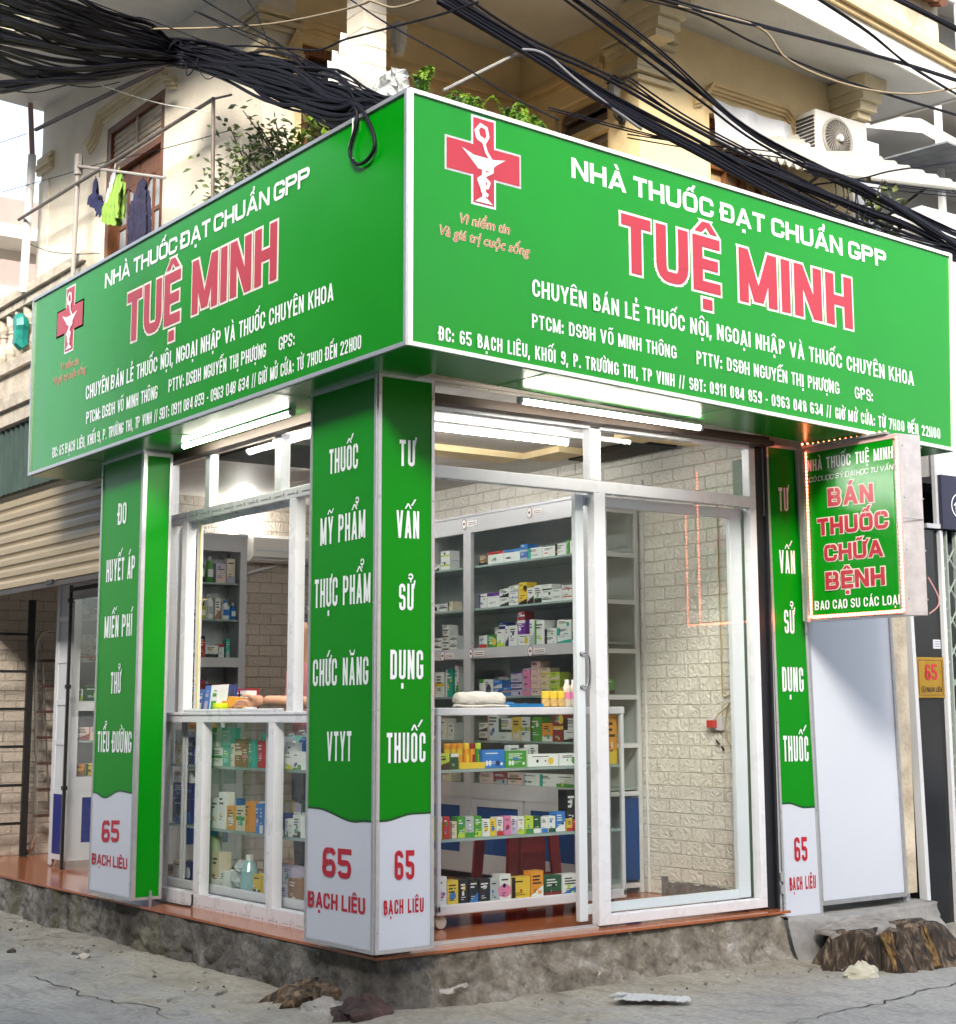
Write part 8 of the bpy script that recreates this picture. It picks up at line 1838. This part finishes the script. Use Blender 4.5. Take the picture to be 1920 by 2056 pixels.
tag(b.build('loudspeaker', mat('pale weathered plastic', (.55, .52, .46), .6)), 'small pale horn fixture hanging beside the loggia column', 'fixture')
# stair tower and neighbour on the right
ap = thing('apartment_block', 'grey apartment block with balcony slabs and white posts beyond the corner house', 'building', (6.4, 3.5, -.3))
M_ap = mat('grey render', (.33, .325, .31), .85, var=.08, scale=1.2, bump=.2)
b = MB(); b.box(5.55, 12, 3.0, 9, 2.9, 9.5); b.build('wall', M_ap, ap)
b = MB(); b.prism([(5.45, 2.3, 5.70), (6.2, 2.0, 5.70), (9, 2.6, 5.70), (9, 3.0, 5.70), (5.45, 3.0, 5.70)], [(5.45, 2.3, 5.82), (6.2, 2.0, 5.82), (9, 2.6, 5.82), (9, 3.0, 5.82), (5.45, 3.0, 5.82)]); b.box(6.45, 9.5, 1.95, 3.0, 6.25, 6.33); b.box(6.2, 9.5, 2.2, 3.0, 7.5, 7.7)
b.build('balcony_slab', mat('pale concrete slab', (.45, .435, .41), .85), ap)
b = MB()
for x, y, z0, z1 in ((6.42, 2.0, 4.9, 6.9), (6.72, 1.98, 4.4, 8.5), (6.95, 2.0, 5.0, 8.5), (5.80, 2.95, 5.8, 6.5), (6.05, 2.95, 5.8, 6.5)): b.box(x, x+.045, y, y+.045, z0, z1)
for z in (6.95, 7.15): b.box(6.6, 9, 1.99, 2.02, z, z+.03)
b.build('post', mat('white steel post', (.56, .57, .57), .5), ap)
b = MB(); b.box(6.7, 9, 1.96, 2.0, 6.45, 7.05); b.box(6.1, 6.6, 2.6, 2.98, 5.9, 6.6); b.build('parapet', mat('pale blue grey sheet', (.46, .49, .53), .6), ap)
b = MB(); b.box(5.0, 5.56, 2.9, 3.2, 5.0, 6.6); b.build('opening_shade_block', M_dark, ap)  # near-black block, the shade of the recess put into its colour
b = MB(); b.box(7.0, 9, 2.98, 2.999, 5.85, 6.2); b.box(6.15, 6.4, 2.985, 2.999, 6.35, 6.75); b.build('window', mat('dim window', (.10, .10, .11), .3), ap)
b = MB()
for k in range(8):
    z0 = 5.40-k*.012
    b.prism([(6.0+k*.11, 1.6, z0+.06), (6.11+k*.11, 1.6, z0+.05), (6.16+k*.11, 2.4, z0+.12), (6.05+k*.11, 2.4, z0+.13)], [(6.0+k*.11, 1.6, z0+.075), (6.11+k*.11, 1.6, z0+.065), (6.16+k*.11, 2.4, z0+.135), (6.05+k*.11, 2.4, z0+.145)])
b.build('sheet_canopy', mat('dark sheet metal', (.16, .17, .18), .5, var=.3, scale=5), ap)
b = MB()
for k in range(7): b.box(6.32+k*.12, 6.345+k*.12, 1.7, 1.72, 4.55, 5.15)
b.box(6.3, 7.3, 1.7, 1.72, 5.12, 5.16); b.box(6.3, 7.3, 1.7, 1.72, 4.52, 4.56)
b.build('railing', mat('white steel post', (.72, .73, .74)), ap)
b = MB(); b.box(4.46, 5.9, 2.2, 2.5, 2.9, 5.6); b.build('rear_wall', mat('blue grey render', (.40, .42, .45), .85, var=.1, scale=2), ap)
nw = thing('neighbour_shop', 'dark neighbouring shopfront with a white upper wall at the right edge', 'shop', (5.2, 1.4, -.3))
b = MB(); b.box(4.93, 7.5, 1.02, 1.3, 2.68, 4.6); b.build('upper_wall', mat('white neighbour wall', (.76, .76, .79), .6), nw)
b = MB(); b.box(4.65, 4.93, 1.02, 1.25, -.45, 2.3); b.box(4.44, 5.9, 1.3, 1.5, -.3, 3.0); b.build('black_wall', mat('polished black stone', (.012, .013, .016), .12, var=.4, scale=2), nw)
b = MB(); b.prism([(4.61, .97, -.42), (4.648, .97, -.42), (4.648, 1.03, -.42), (4.61, 1.03, -.42)], [(4.545, .97, 2.32), (4.575, .97, 2.32), (4.575, 1.03, 2.32), (4.545, 1.03, 2.32)]); b.box(4.925, 4.955, .99, 1.03, -.42, 2.30); b.box(4.78, 4.93, .98, 1.02, 2.31, 2.34); b.box(4.90, 4.925, .99, 1.02, 2.34, 2.85)
b.build('door_post', mat('pale steel post', (.62, .64, .67), .4), nw)
b = MB()
for k in range(12):
    z = -.3+k*.21
    for s in (-1, 1): b.tube([(4.97+(0 if s > 0 else .16), 1.02, z), (4.97+(.16 if s > 0 else 0), 1.02, z+.21)], .006, 5)
for x in (5.0, 5.10, 5.2, 5.3): b.box(x, x+.012, 1.0, 1.03, -.4, 2.3)
b.build('folding_grille', mat('grey green grille', (.36, .42, .38), .5, metal=.3), nw)
b = MB(); b.box(4.925, 6.5, .96, 1.019, 2.31, 2.68); ss = b.build('fascia', mat('navy fascia', (.022, .022, .05), .4), nw)
b = MB(); n = 26
FN = lambda u, z, d=0: (u, .959-d, z)
cx, cz, r = 5.105, 2.475, .085
for k in range(n):
    a, a2 = 2*PI*k/n, 2*PI*(k+1)/n
    b.poly([FN(cx+r*math.cos(a), cz+r*math.sin(a), .002), FN(cx+r*math.cos(a2), cz+r*math.sin(a2), .002), FN(cx+r*.9*math.cos(a2), cz+r*.9*math.sin(a2), .002), FN(cx+r*.9*math.cos(a), cz+r*.9*math.sin(a), .002)][::-1])
b.poly([FN(cx-.062, cz, .002), FN(cx, cz+.055, .002), FN(cx+.062, cz, .002), FN(cx+.045, cz, .002), FN(cx, cz+.038, .002), FN(cx-.045, cz, .002)][::-1])
b.poly([FN(cx-.04, cz-.05, .0022), FN(cx-.012, cz-.05, .0022), FN(cx-.012, cz+.0, .0022), FN(cx, cz+.018, .0022), FN(cx-.04, cz-.0, .0022)])
b.build('house_emblem', M_letter, ss)
npz = thing('number_plaque', 'gold plaque with red number 65 on the black wall', 'plaque', (4.78, 1.0, 1.17))
M_gold = mat('brushed gold plate', (.52, .30, .045), .32, metal=.75, var=.12, scale=9)
b = MB(); b.box(4.635, 4.92, 1.004, 1.018, 1.172, 1.442); b.build('plate', M_gold, npz, bevel=.005)
FG = lambda u, z, d=0: (u, 1.004-d, z)
b = MB()
for z0, z1, u0, u1 in ((1.19, 1.194, 4.655, 4.90), (1.42, 1.424, 4.655, 4.90)): b.box(u0, u1, 1.001, 1.0038, z0, z1)
for u0 in (4.655, 4.896): b.box(u0, u0+.004, 1.001, 1.0038, 1.195, 1.419)
b.build('rim', mat('dark gold line', (.2, .1, .015), .4), npz)
b = MB(); put_text(b, '65', FG, 4.725, 1.29, 4.845, 1.29, .105, .2, .15, depth=.001); b.build('lettering', M_red2, npz)
b = MB(); put_text(b, 'BẠCH LIÊU', FG, 4.735, 1.212, 4.885, 1.212, .032, .2, .16, depth=.001)
for k in range(18):
    a, a2 = 2*PI*k/18, 2*PI*(k+1)/18
    b.poly([FG(4.70+.023*math.cos(t_), 1.228+.023*math.sin(t_), .001) if q else FG(4.70+.018*math.cos(t_), 1.228+.018*math.sin(t_), .001) for t_, q in ((a, 1), (a, 0), (a2, 0), (a2, 1))])
put_text(b, 'A', FG, 4.689, 1.217, 4.711, 1.217, .022, .2, .15, depth=.001)
b.build('small_lettering', mat('dark bronze lettering', (.03, .02, .015), .5), npz)
b = MB(); b.box(4.835, 4.905, 1.012, 1.0185, 1.50, 1.56, 0)
for k in range(3): b.box(4.845, 4.895, 1.0105, 1.0119, 1.512+k*.016, 1.519+k*.016, 1)
tag(b.build('paper_notice', [M_signw, mat('grey print', (.25, .25, .25))]), 'small white notice stuck above the gold number plaque', 'notice')
b = MB(); b.tube([(4.42, 1.0, -.1), (4.36, .99, 1.4)], .035, 10); b.tube([(4.36, .99, 1.4), (4.36, .99, 1.46)], [.035, .02], 10)
tag(b.build('drain_pipe', mat('white grey pipe', (.55, .56, .60), .4)), 'grey pipe standing in the gap right of the white board', 'pipe')

# ================================================================== things on the ground
def lump(name, label, cat, c, R, h, m, seed, rough=.25, fib=0., n=40, k=18, group=None):
    b = MB(); V = []
    for i in range(k+1):
        t = i/k
        for j in range(n):
            a = 2*PI*j/n
            q = 1+rough*nz(3*math.cos(a)+seed, 3*math.sin(a), t*2)+.12*nz(9*math.cos(a)+seed, 9*math.sin(a), t*6)+fib*nz(14*math.cos(a)+seed, 14*math.sin(a), t*1.2)
            rr = (1-t**2.2)**.5*.62+.38*(1-t) if t < 1 else 0
            z = h*(t**.8)*(1+.25*nz(2*math.cos(a)*t+seed, 2*math.sin(a)*t, 5))+.02*nz(seed+a, t*5)
            V.append((c[0]+R[0]*rr*q*math.cos(a), c[1]+R[1]*rr*q*math.sin(a), c[2]+z))
    b.add(V, [(i*n+j, i*n+(j+1) % n, (i+1)*n+(j+1) % n, (i+1)*n+j) for i in range(k) for j in range(n)]+[tuple(range(k*n, k*n+n))])
    return tag(fix_normals(b.build(name, m, smooth=True)), label, cat, group)
def bark(name, c1, c2, c3, sc):
    m, t, bb = new_mat(name); N, L = t.nodes, t.links
    tc = N.new('ShaderNodeTexCoord'); mp = N.new('ShaderNodeMapping'); mp.inputs['Scale'].default_value = (1, 1, .28); L.new(tc.outputs['Object'], mp.inputs[0])
    n = N.new('ShaderNodeTexNoise'); n.inputs['Scale'].default_value = sc; n.inputs['Detail'].default_value = 9; n.inputs['Distortion'].default_value = 1.4; L.new(mp.outputs[0], n.inputs['Vector'])
    r = N.new('ShaderNodeValToRGB'); e = r.color_ramp.elements; e[0].position, e[0].color = .36, (*c1, 1); e[1].position, e[1].color = .70, (*c3, 1); q = e.new(.52); q.color = (*c2, 1)
    L.new(n.outputs['Fac'], r.inputs[0]); L.new(r.outputs[0], bb.inputs['Base Color']); bb.inputs['Roughness'].default_value = .9
    bp = N.new('ShaderNodeBump'); bp.inputs['Strength'].default_value = 1.0; bp.inputs['Distance'].default_value = .035; L.new(n.outputs['Fac'], bp.inputs['Height']); L.new(bp.outputs[0], bb.inputs['Normal'])
    return m
sm = thing('tree_stump', 'rotten tree stump half buried in concrete under the white board', 'stump', (3.35, .25, -.3))
def stump_mesh(name, c, R, h, m, seed, top=.45):
    """Flared stump: ribbed root skirt under an uneven flat crown."""
    b = MB(); n, k = 96, 20; V = []
    for i in range(k+1):
        t = i/k
        for j in range(n):
            a = 2*PI*j/n
            ca, sa_ = math.cos(a), math.sin(a)
            rib = .5*nz(5*ca+seed, 5*sa_, t*.8)+.28*nz(13*ca+seed, 13*sa_, t*1.6)
            rr = (1-(1-top)*t**.75) if i < k-4 else top*(k-i)/4*.98
            rr *= 1+.52*rib*(1-.35*t)
            z = h*min(1, t/.8)*(1+.22*nz(1.7*ca+seed, 1.7*sa_, 2))+(.03*nz(ca*4*rr+seed, sa_*4*rr, 8) if t > .7 else 0)
            V.append((c[0]+R[0]*rr*ca, c[1]+R[1]*rr*sa_, c[2]+z-.02))
    b.add(V, [(i*n+j, i*n+(j+1) % n, (i+1)*n+(j+1) % n, (i+1)*n+j) for i in range(k) for j in range(n)])
    return fix_normals(b.build(name, m, sm, smooth=True))
stump_mesh('trunk', (3.36, .22, -.3), (.50, .33), .225, bark('rotten bark', (.012, .009, .007), (.06, .042, .028), (.24, .18, .125), 17), 2.0, top=.62)
for a, (cx_, cy_, rx, ry, h_) in enumerate(((3.18, .02, .10, .09, .19), (3.36, -.02, .07, .08, .21))):
    b = MB(); 
    for q in range(5):
        x0 = cx_+random.uniform(-rx, rx)*.8; 
        b.tube([(x0, cy_-.06, -.29), (x0+.01, cy_-.03, -.23), (x0+random.uniform(-.02, .02), cy_+.03, -.29+h_)], [.017, .009], 6, smooth=3)
    b.build('exposed_root', bark('ochre rotten wood', (.03, .018, .008), (.17, .095, .03), (.34, .22, .09), 24), sm)
b = MB(); V = []; nn = 40; kk = 7
for i in range(kk+1):
    for j in range(nn):
        a = 2*PI*j/nn; r = (1.0-.16*i/kk*0)*(i/kk)
        ed = 1+.22*nz(3*math.cos(a), 3*math.sin(a), 4)+.10*nz(9*math.cos(a), 9*math.sin(a), 2)
        x = 3.40+.37*r*ed*math.cos(a); y = .36+.28*r*ed*math.sin(a)
        V.append((x, y, -.075-.05*r*r-.05*max(0, x-3.5)+.018*nz(x*8, y*8)+.010*nz(x*20, y*20)))
for j in range(nn): p = V[kk*nn+j]; V.append((p[0], p[1], p[2]-.022))
b.add(V, [(i*nn+j, i*nn+(j+1) % nn, (i+1)*nn+(j+1) % nn, (i+1)*nn+j) for i in range(kk+1) for j in range(nn)])
fix_normals(b.build('concrete_skin', mat('thin concrete skin', (.17, .155, .14), .9, col2=(.36, .34, .32), scale=8, bump=.8), sm, smooth=True))
lump('stone', 'whitish stone at the foot of the tree stump', 'stone', (2.84, -.03, -.30), (.115, .085), .075, mat('pale stone', (.55, .53, .42), .85, var=.15, scale=9, bump=.4), 4.2, .35)
lump('rotten_root', 'flattened rotten root with brown fibres below the corner pillar', 'root', (.24, 1.20, -.33), (.22, .32), .13, bark('fibrous root', (.03, .02, .014), (.11, .075, .045), (.26, .19, .12), 16), 9.1, .4, .5, 64)
lump('rubble_block', 'dark reddish broken rock below the corner pillar', 'rock', (.22, .70, -.31), (.16, .15), .10, mat('reddish dark rock', (.02, .016, .016), .8, col2=(.105, .06, .05), scale=6, bump=.8), 12.7, .45)
lump('rubble_block', 'pale concrete chunk between the rotten root and the dark rock', 'rock', (.14, .93, -.31), (.12, .13), .075, mat('pale concrete', (.36, .35, .32), .9, var=.2, scale=12, bump=.6), 17.3, .4)
lump('rubble_block', 'small dark stone wedged against the kerb by the corner pillar', 'rock', (.37, .86, -.31), (.09, .13), .09, mat('dark wet stone', (.02, .018, .017), .7, var=.4, scale=9), 23.1, .4)
b = MB()
V = []
for i in range(25):
    for j in range(7):
        s, q = i/24, j/6
        x = 1.34+.26*s+.10*q*(1-s)+.02*nz(s*5, q*3); y = .26-.30*s+(q-.5)*.15*(1-.55*s*s)
        V.append((x+.05*(q-.5), y, -.272+.014*abs(nz(s*9, q*5, 3))+.010*math.sin(q*PI)+.006*nz(s*40, q*6)))
b.add(V, [(i*7+j, (i+1)*7+j, (i+1)*7+j+1, i*7+j+1) for i in range(24) for j in range(6)])
b.tube([(1.32, .23, -.262), (1.35, .19, -.25), (1.40, .20, -.255)], .008, 6, smooth=3)
o = b.build('plastic_wrapper', mat('white net plastic', (.58, .60, .60), .5, bump=.8, bscale=90)); md = o.modifiers.new('thickness', 'SOLIDIFY'); md.thickness = .003
tag(o, 'flattened whitish plastic net wrapper lying on the street', 'litter')
random.seed(77)
b = MB()
for i in range(240):
    if i < 150: y = random.uniform(.9, 6.2); x = .24-abs(random.gauss(0, .28))
    else: x = random.uniform(.5, 4.2); y = .50-abs(random.gauss(0, .28))
    r = random.choice([.002, .003, .003, .004, .005, .007, .011])
    b.ball((x, y, -.288+r*.3), (r*random.uniform(.8, 1.6), r*random.uniform(.8, 1.6), r*.7), 6, random.choice([0, 0, 1, 2]), .25)
tag(b.build('gravel', [mat('grit grey', (.26, .25, .23), .9), mat('grit dark', (.07, .06, .05), .9), mat('grit pale', (.50, .48, .43), .9)]), 'loose grit scattered on the street along the platform', 'gravel', kind='stuff')
for i, (x, y, r, lb) in enumerate(((-.02, 3.55, .035, 'small grey stone on the street near the left pillar'), (-.08, 3.35, .028, 'flat pale stone on the street near the left pillar'), (-.33, 3.85, .02, 'tiny dark stone farthest left on the street'))):
    lump('stone', lb, 'stone', (x, y, -.296), (r*1.5, r), r*.7, mat(('grit grey', 'grit pale', 'grit dark')[i], (.3, .3, .3)), 31+i*5, .4, n=20, k=8)

# ================================================================== across the street: house rows added for shade, house and trees mirrored in the panes
for lb, x0, x1, y0, y1, h, col in (('tall house row added unseen behind the viewer to shade the main street front', -15, 4.5, -22, -14.5, 12.4, (.42, .33, .29)), ('tall dark house row added unseen across the side street to shade the front', -19, -10.5, -13, 30, 11.4, (.16, .15, .14))):
    hr = thing('shade_house_row', lb, 'houses', ((x0+x1)/2, (y0+y1)/2, -.3))  # unseen rows, added with height and wall tone chosen for the shade they give
    b = MB(); b.box(x0, x1, y0, y1, -.3, h); b.build('wall', mat('dim render %d' % int(-x0), col, .9, var=.1, scale=.6), hr)
    b = MB()
    if y1 < -10:
        for k in range(7):
            for z in (1.0, 4.2, 7.2): b.box(x0+1+k*2.6, x0+2.4+k*2.6, y1-.02, y1+.05, z, z+1.5)
    else:
        for k in range(14):
            for z in (1.0, 4.2, 7.2): b.box(x1-.02, x1+.05, y0+1+k*2.9, y0+2.5+k*2.9, z, z+1.5)
    b.build('window', mat('dim window', (.10, .10, .11), .3), hr)
opp = thing('opposite_house', 'yellow rendered house across the street, mirrored in the transom pane', 'house', (14, -15, -.3))
b = MB(); b.box(11.5, 19, -19, -14, -.3, 5.6); b.build('wall', mat('warm yellow render', (.66, .42, .16), .85, var=.08, scale=1), opp)
b = MB(); b.prism([(11, -13.6, 5.6), (19.4, -13.6, 5.6), (19.4, -19.4, 5.6), (11, -19.4, 5.6)], [(13.5, -16, 7.2), (17, -16, 7.2), (17, -17, 7.2), (13.5, -17, 7.2)]); b.build('roof', mat('orange roof tile', (.42, .19, .07), .8, var=.2, scale=3), opp)
def tree(label, x, y, H, seed):
    random.seed(seed)
    t = thing('tree', label, 'tree', (x, y, -.3), 'trees across the street')
    b = MB(); b.tube([(x, y, -.3), (x+.1, y, H*.45), (x, y+.1, H*.75)], [.22, .07], 8, smooth=4)
    f = MB()
    for k in range(9):
        a = random.uniform(0, 2*PI); e = Vector((x+math.cos(a)*H*.22, y+math.sin(a)*H*.22, H*random.uniform(.62, 1.0)))
        b.tube([(x, y, H*.5), tuple((Vector((x, y, H*.6))+e)/2), tuple(e)], [.06, .015], 5, smooth=3)
        for i in range(130):
            c = e+Vector((random.gauss(0, .5), random.gauss(0, .5), random.gauss(0, .35)))
            leaf(f, c, Vector((random.uniform(-1, 1), random.uniform(-1, 1), random.uniform(-1, .6))), .32, .09, random.choice([0, 1, 2]))
    b.build('trunk', M_stem, t); f.build('crown', M_leaf, t)
tree('spreading tree across the street, mirrored in the transom pane', 11.5, -22, 7.4, 41); tree('smaller tree across the street beside the spreading one', 9.0, -24, 6.6, 42); tree('thin tree across the street near the yellow house', 14.0, -23.5, 6.2, 43)

# ================================================================== the seller behind the service window
def skin_body(name, verts, edges, mats, parent=None, sub=2):
    me = bpy.data.meshes.new(name)
    me.from_pydata([v[:3] for v in verts], edges, [])
    o = bpy.data.objects.new(name, me)
    COL.objects.link(o)
    sk = o.modifiers.new('skin', 'SKIN')
    for i, v in enumerate(verts):
        r = v[3] if isinstance(v[3], tuple) else (v[3], v[3])
        me.skin_vertices[0].data[i].radius = r
        me.skin_vertices[0].data[i].use_root = (i == 0)
    sk.use_smooth_shade = True
    ss = o.modifiers.new('subdivision', 'SUBSURF'); ss.levels = sub; ss.render_levels = sub
    me.materials.append(mats)
    if parent: o.parent = parent
    return o
M_skin = mat('skin', (.50, .27, .17), .5, var=.06, scale=12)
M_shirt = mat('pink shirt', (.52, .19, .20), .85, var=.1, scale=9)
M_trous = mat('dark trousers', (.03, .03, .04), .9)
M_hair = mat('black hair', (.012, .010, .010), .5)
pr = thing('person', 'person in a pink shirt behind the service window reaching out to hold an orange box', 'person', (0, 0, 0))
# body: one continuous surface (pelvis root), facing the window (-x)
BX, BY, FZ = 1.20, 2.93, -.033
V = [(BX, BY, .88, (.13, .16)), (BX, BY, 1.05, (.115, .145)), (BX-.01, BY, 1.22, (.125, .16)), (BX-.02, BY, 1.36, (.105, .15)), (BX-.03, BY, 1.43, (.05, .055)), (BX-.05, BY, 1.50, (.048, .05)),
     (BX-.075, BY, 1.555, (.075, .07)), (BX-.085, BY, 1.63, (.092, .08)), (BX-.075, BY, 1.70, (.07, .065)),
     # near arm (towards -y): shoulder, elbow, wrist
     (BX-.03, BY-.175, 1.36, .058), (BX-.05, BY-.265, 1.24, .047), (BX-.14, BY-.33, 1.16, .041), (BX-.30, BY-.29, 1.175, .037), (BX-.455, BY-.275, 1.185, (.027, .031)), (BX-.50, BY-.262, 1.185, (.022, .034)),
     # far arm resting at the side
     (BX-.03, BY+.175, 1.36, .058), (BX-.02, BY+.22, 1.20, .046), (BX-.06, BY+.22, 1.06, .04), (BX-.17, BY+.17, 1.10, .034), (BX-.24, BY+.13, 1.115, .028),
     # legs
     (BX, BY-.09, .78, .095), (BX-.01, BY-.10, .47, .062), (BX+.0, BY-.10, .10, .042), (BX-.10, BY-.10, FZ+.035, .035), (BX, BY+.09, .78, .095), (BX-.01, BY+.10, .47, .062), (BX, BY+.10, .10, .042), (BX-.10, BY+.10, FZ+.035, .035)]
Ed = [(0, 1), (1, 2), (2, 3), (3, 4), (4, 5), (5, 6), (6, 7), (7, 8), (3, 9), (9, 10), (10, 11), (11, 12), (12, 13), (13, 14), (3, 15), (15, 16), (16, 17), (17, 18), (18, 19), (0, 20), (20, 21), (21, 22), (22, 23), (0, 24), (24, 25), (25, 26), (26, 27)]
body = skin_body('body', V, Ed, M_skin, pr)
# palm and five fingers closing on the box: thumb in front, fingers behind, each of its own length
W0 = Vector((BX-.50, BY-.262, 1.185))
V = [(W0.x+.01, W0.y, W0.z, (.020, .030)), (W0.x-.045, W0.y+.022, W0.z-.006, (.016, .040)), (W0.x-.085, W0.y+.044, W0.z-.014, (.012, .038))]
Ed = [(0, 1), (1, 2)]
for k, (dy, dz, L1, L2, L3) in enumerate(((-.030, .010, .040, .026, .020), (-.010, .006, .046, .030, .022), (.010, -.002, .042, .028, .020), (.030, -.012, .034, .022, .017))):
    b0 = V[2]; i0 = len(V)
    p = Vector((b0[0]-.012, b0[1]+dy*.55, b0[2]+dz))
    d = Vector((-.55, .80, -.05)).normalized()
    q1 = p+d*L1; q2 = q1+Vector((-.25, .75, -.55)).normalized()*L2; q3 = q2+Vector((.1, .5, -.85)).normalized()*L3
    q1.z += dz*.6; q2.z += dz*.6; q3.z += dz*.6
    V += [(*p, .0098), (*q1, .0092), (*q2, .0084), (*q3, .0070)]
    Ed += [(2, i0), (i0, i0+1), (i0+1, i0+2), (i0+2, i0+3)]
i0 = len(V); t0 = Vector(V[1][:3])
V += [(t0.x-.02, t0.y-.030, t0.z+.018, .0125), (t0.x-.045, t0.y-.022, t0.z+.034, .0105), (t0.x-.072, t0.y+.004, t0.z+.036, .0085)]
Ed += [(1, i0), (i0, i0+1), (i0+1, i0+2)]
hand = skin_body('hand', V, Ed, M_skin, pr, 2)
# shirt and trousers over the body
V = [(BX, BY, .84, (.145, .175)), (BX, BY, 1.05, (.13, .16)), (BX-.01, BY, 1.22, (.14, .175)), (BX-.02, BY, 1.37, (.115, .16)), (BX-.03, BY, 1.42, (.062, .066)), (BX-.03, BY-.18, 1.36, .071), (BX-.05, BY-.262, 1.25, .064), (BX-.075, BY-.295, 1.205, .062), (BX-.03, BY+.18, 1.36, .071), (BX-.02, BY+.225, 1.22, .064), (BX-.03, BY+.226, 1.16, .062)]
Ed = [(0, 1), (1, 2), (2, 3), (3, 4), (3, 5), (5, 6), (6, 7), (3, 8), (8, 9), (9, 10)]
skin_body('shirt', V, Ed, M_shirt, pr)
V = [(BX, BY, .92, (.14, .168)), (BX, BY, .80, (.14, .165)), (BX, BY-.09, .70, .102), (BX-.01, BY-.10, .45, .075), (BX, BY-.10, .06, .06), (BX, BY+.09, .70, .102), (BX-.01, BY+.10, .45, .075), (BX, BY+.10, .06, .06)]
skin_body('trousers', V, [(0, 1), (1, 2), (2, 3), (3, 4), (1, 5), (5, 6), (6, 7)], M_trous, pr)
HX, HY, HZ = BX-.085, BY, 1.63
b = MB()
V = []
n, k = 22, 14
for i in range(k+1):
    th = PI*.62*i/k
    for j in range(n):
        ph = 2*PI*j/n
        front = math.cos(ph) < -.35 and i > k*.55
        r = 1.0 if not front else .80
        V.append((HX+.018+.105*r*math.sin(th)*math.cos(ph), HY+.093*r*math.sin(th)*math.sin(ph), HZ+.018+.125*math.cos(th)))
b.add(V, [(i*n+j, (i+1)*n+j, (i+1)*n+(j+1) % n, i*n+(j+1) % n) for i in range(k) for j in range(n)])
b.ball((HX+.105, HY, HZ-.04), (.05, .055, .075), 12)
b.build('hair', M_hair, pr, smooth=True)
b = MB()
for s in (-1, 1): b.ball((HX-.082, HY+s*.032, HZ+.0), (.012, .016, .009), 10, 0); b.ball((HX-.0915, HY+s*.032, HZ+.0), (.005, .007, .007), 8, 1); b.ball((HX-.004, HY+s*.083, HZ-.012), (.018, .008, .03), 8, 2); b.tube([(HX-.086, HY+s*.05, HZ+.022), (HX-.094, HY+s*.03, HZ+.026), (HX-.092, HY+s*.014, HZ+.022)], .004, 5, 1, smooth=3)
b.lathe([(.001, .026), (.008, .01), (.014, -.014), (.011, -.024), (.001, -.027)], (HX-.092, HY, HZ-.02), 10, 2); b.ball((HX-.078, HY, HZ-.062), (.010, .024, .0075), 10, 3)
b.build('face', [mat('eye white', (.7, .68, .65), .3), M_hair, M_skin, mat('lips', (.36, .12, .11), .5)], pr, smooth=True)
# the box the hand holds
b = MB()
c = Vector((.602, 2.772, 1.175)); ux = Vector((-.45, .88, .10)).normalized(); uy = Vector((.88, .45, 0)).normalized(); uz = ux.cross(uy).normalized()
if uz.z < 0: uz = -uz
P = lambda a, d, e: tuple(c+ux*a+uy*d+uz*e)
b.hexa([P(-.07, -.025, -.028), P(.07, -.025, -.028), P(.07, .025, -.028), P(-.07, .025, -.028), P(-.07, -.025, .028), P(.07, -.025, .028), P(.07, .025, .028), P(-.07, .025, .028)])
tag(fix_normals(b.build('medicine_box', mat('held orange box', (.66, .32, .04), .4, var=.12, scale=30))), 'orange medicine box held in the hand at the service window', 'box')
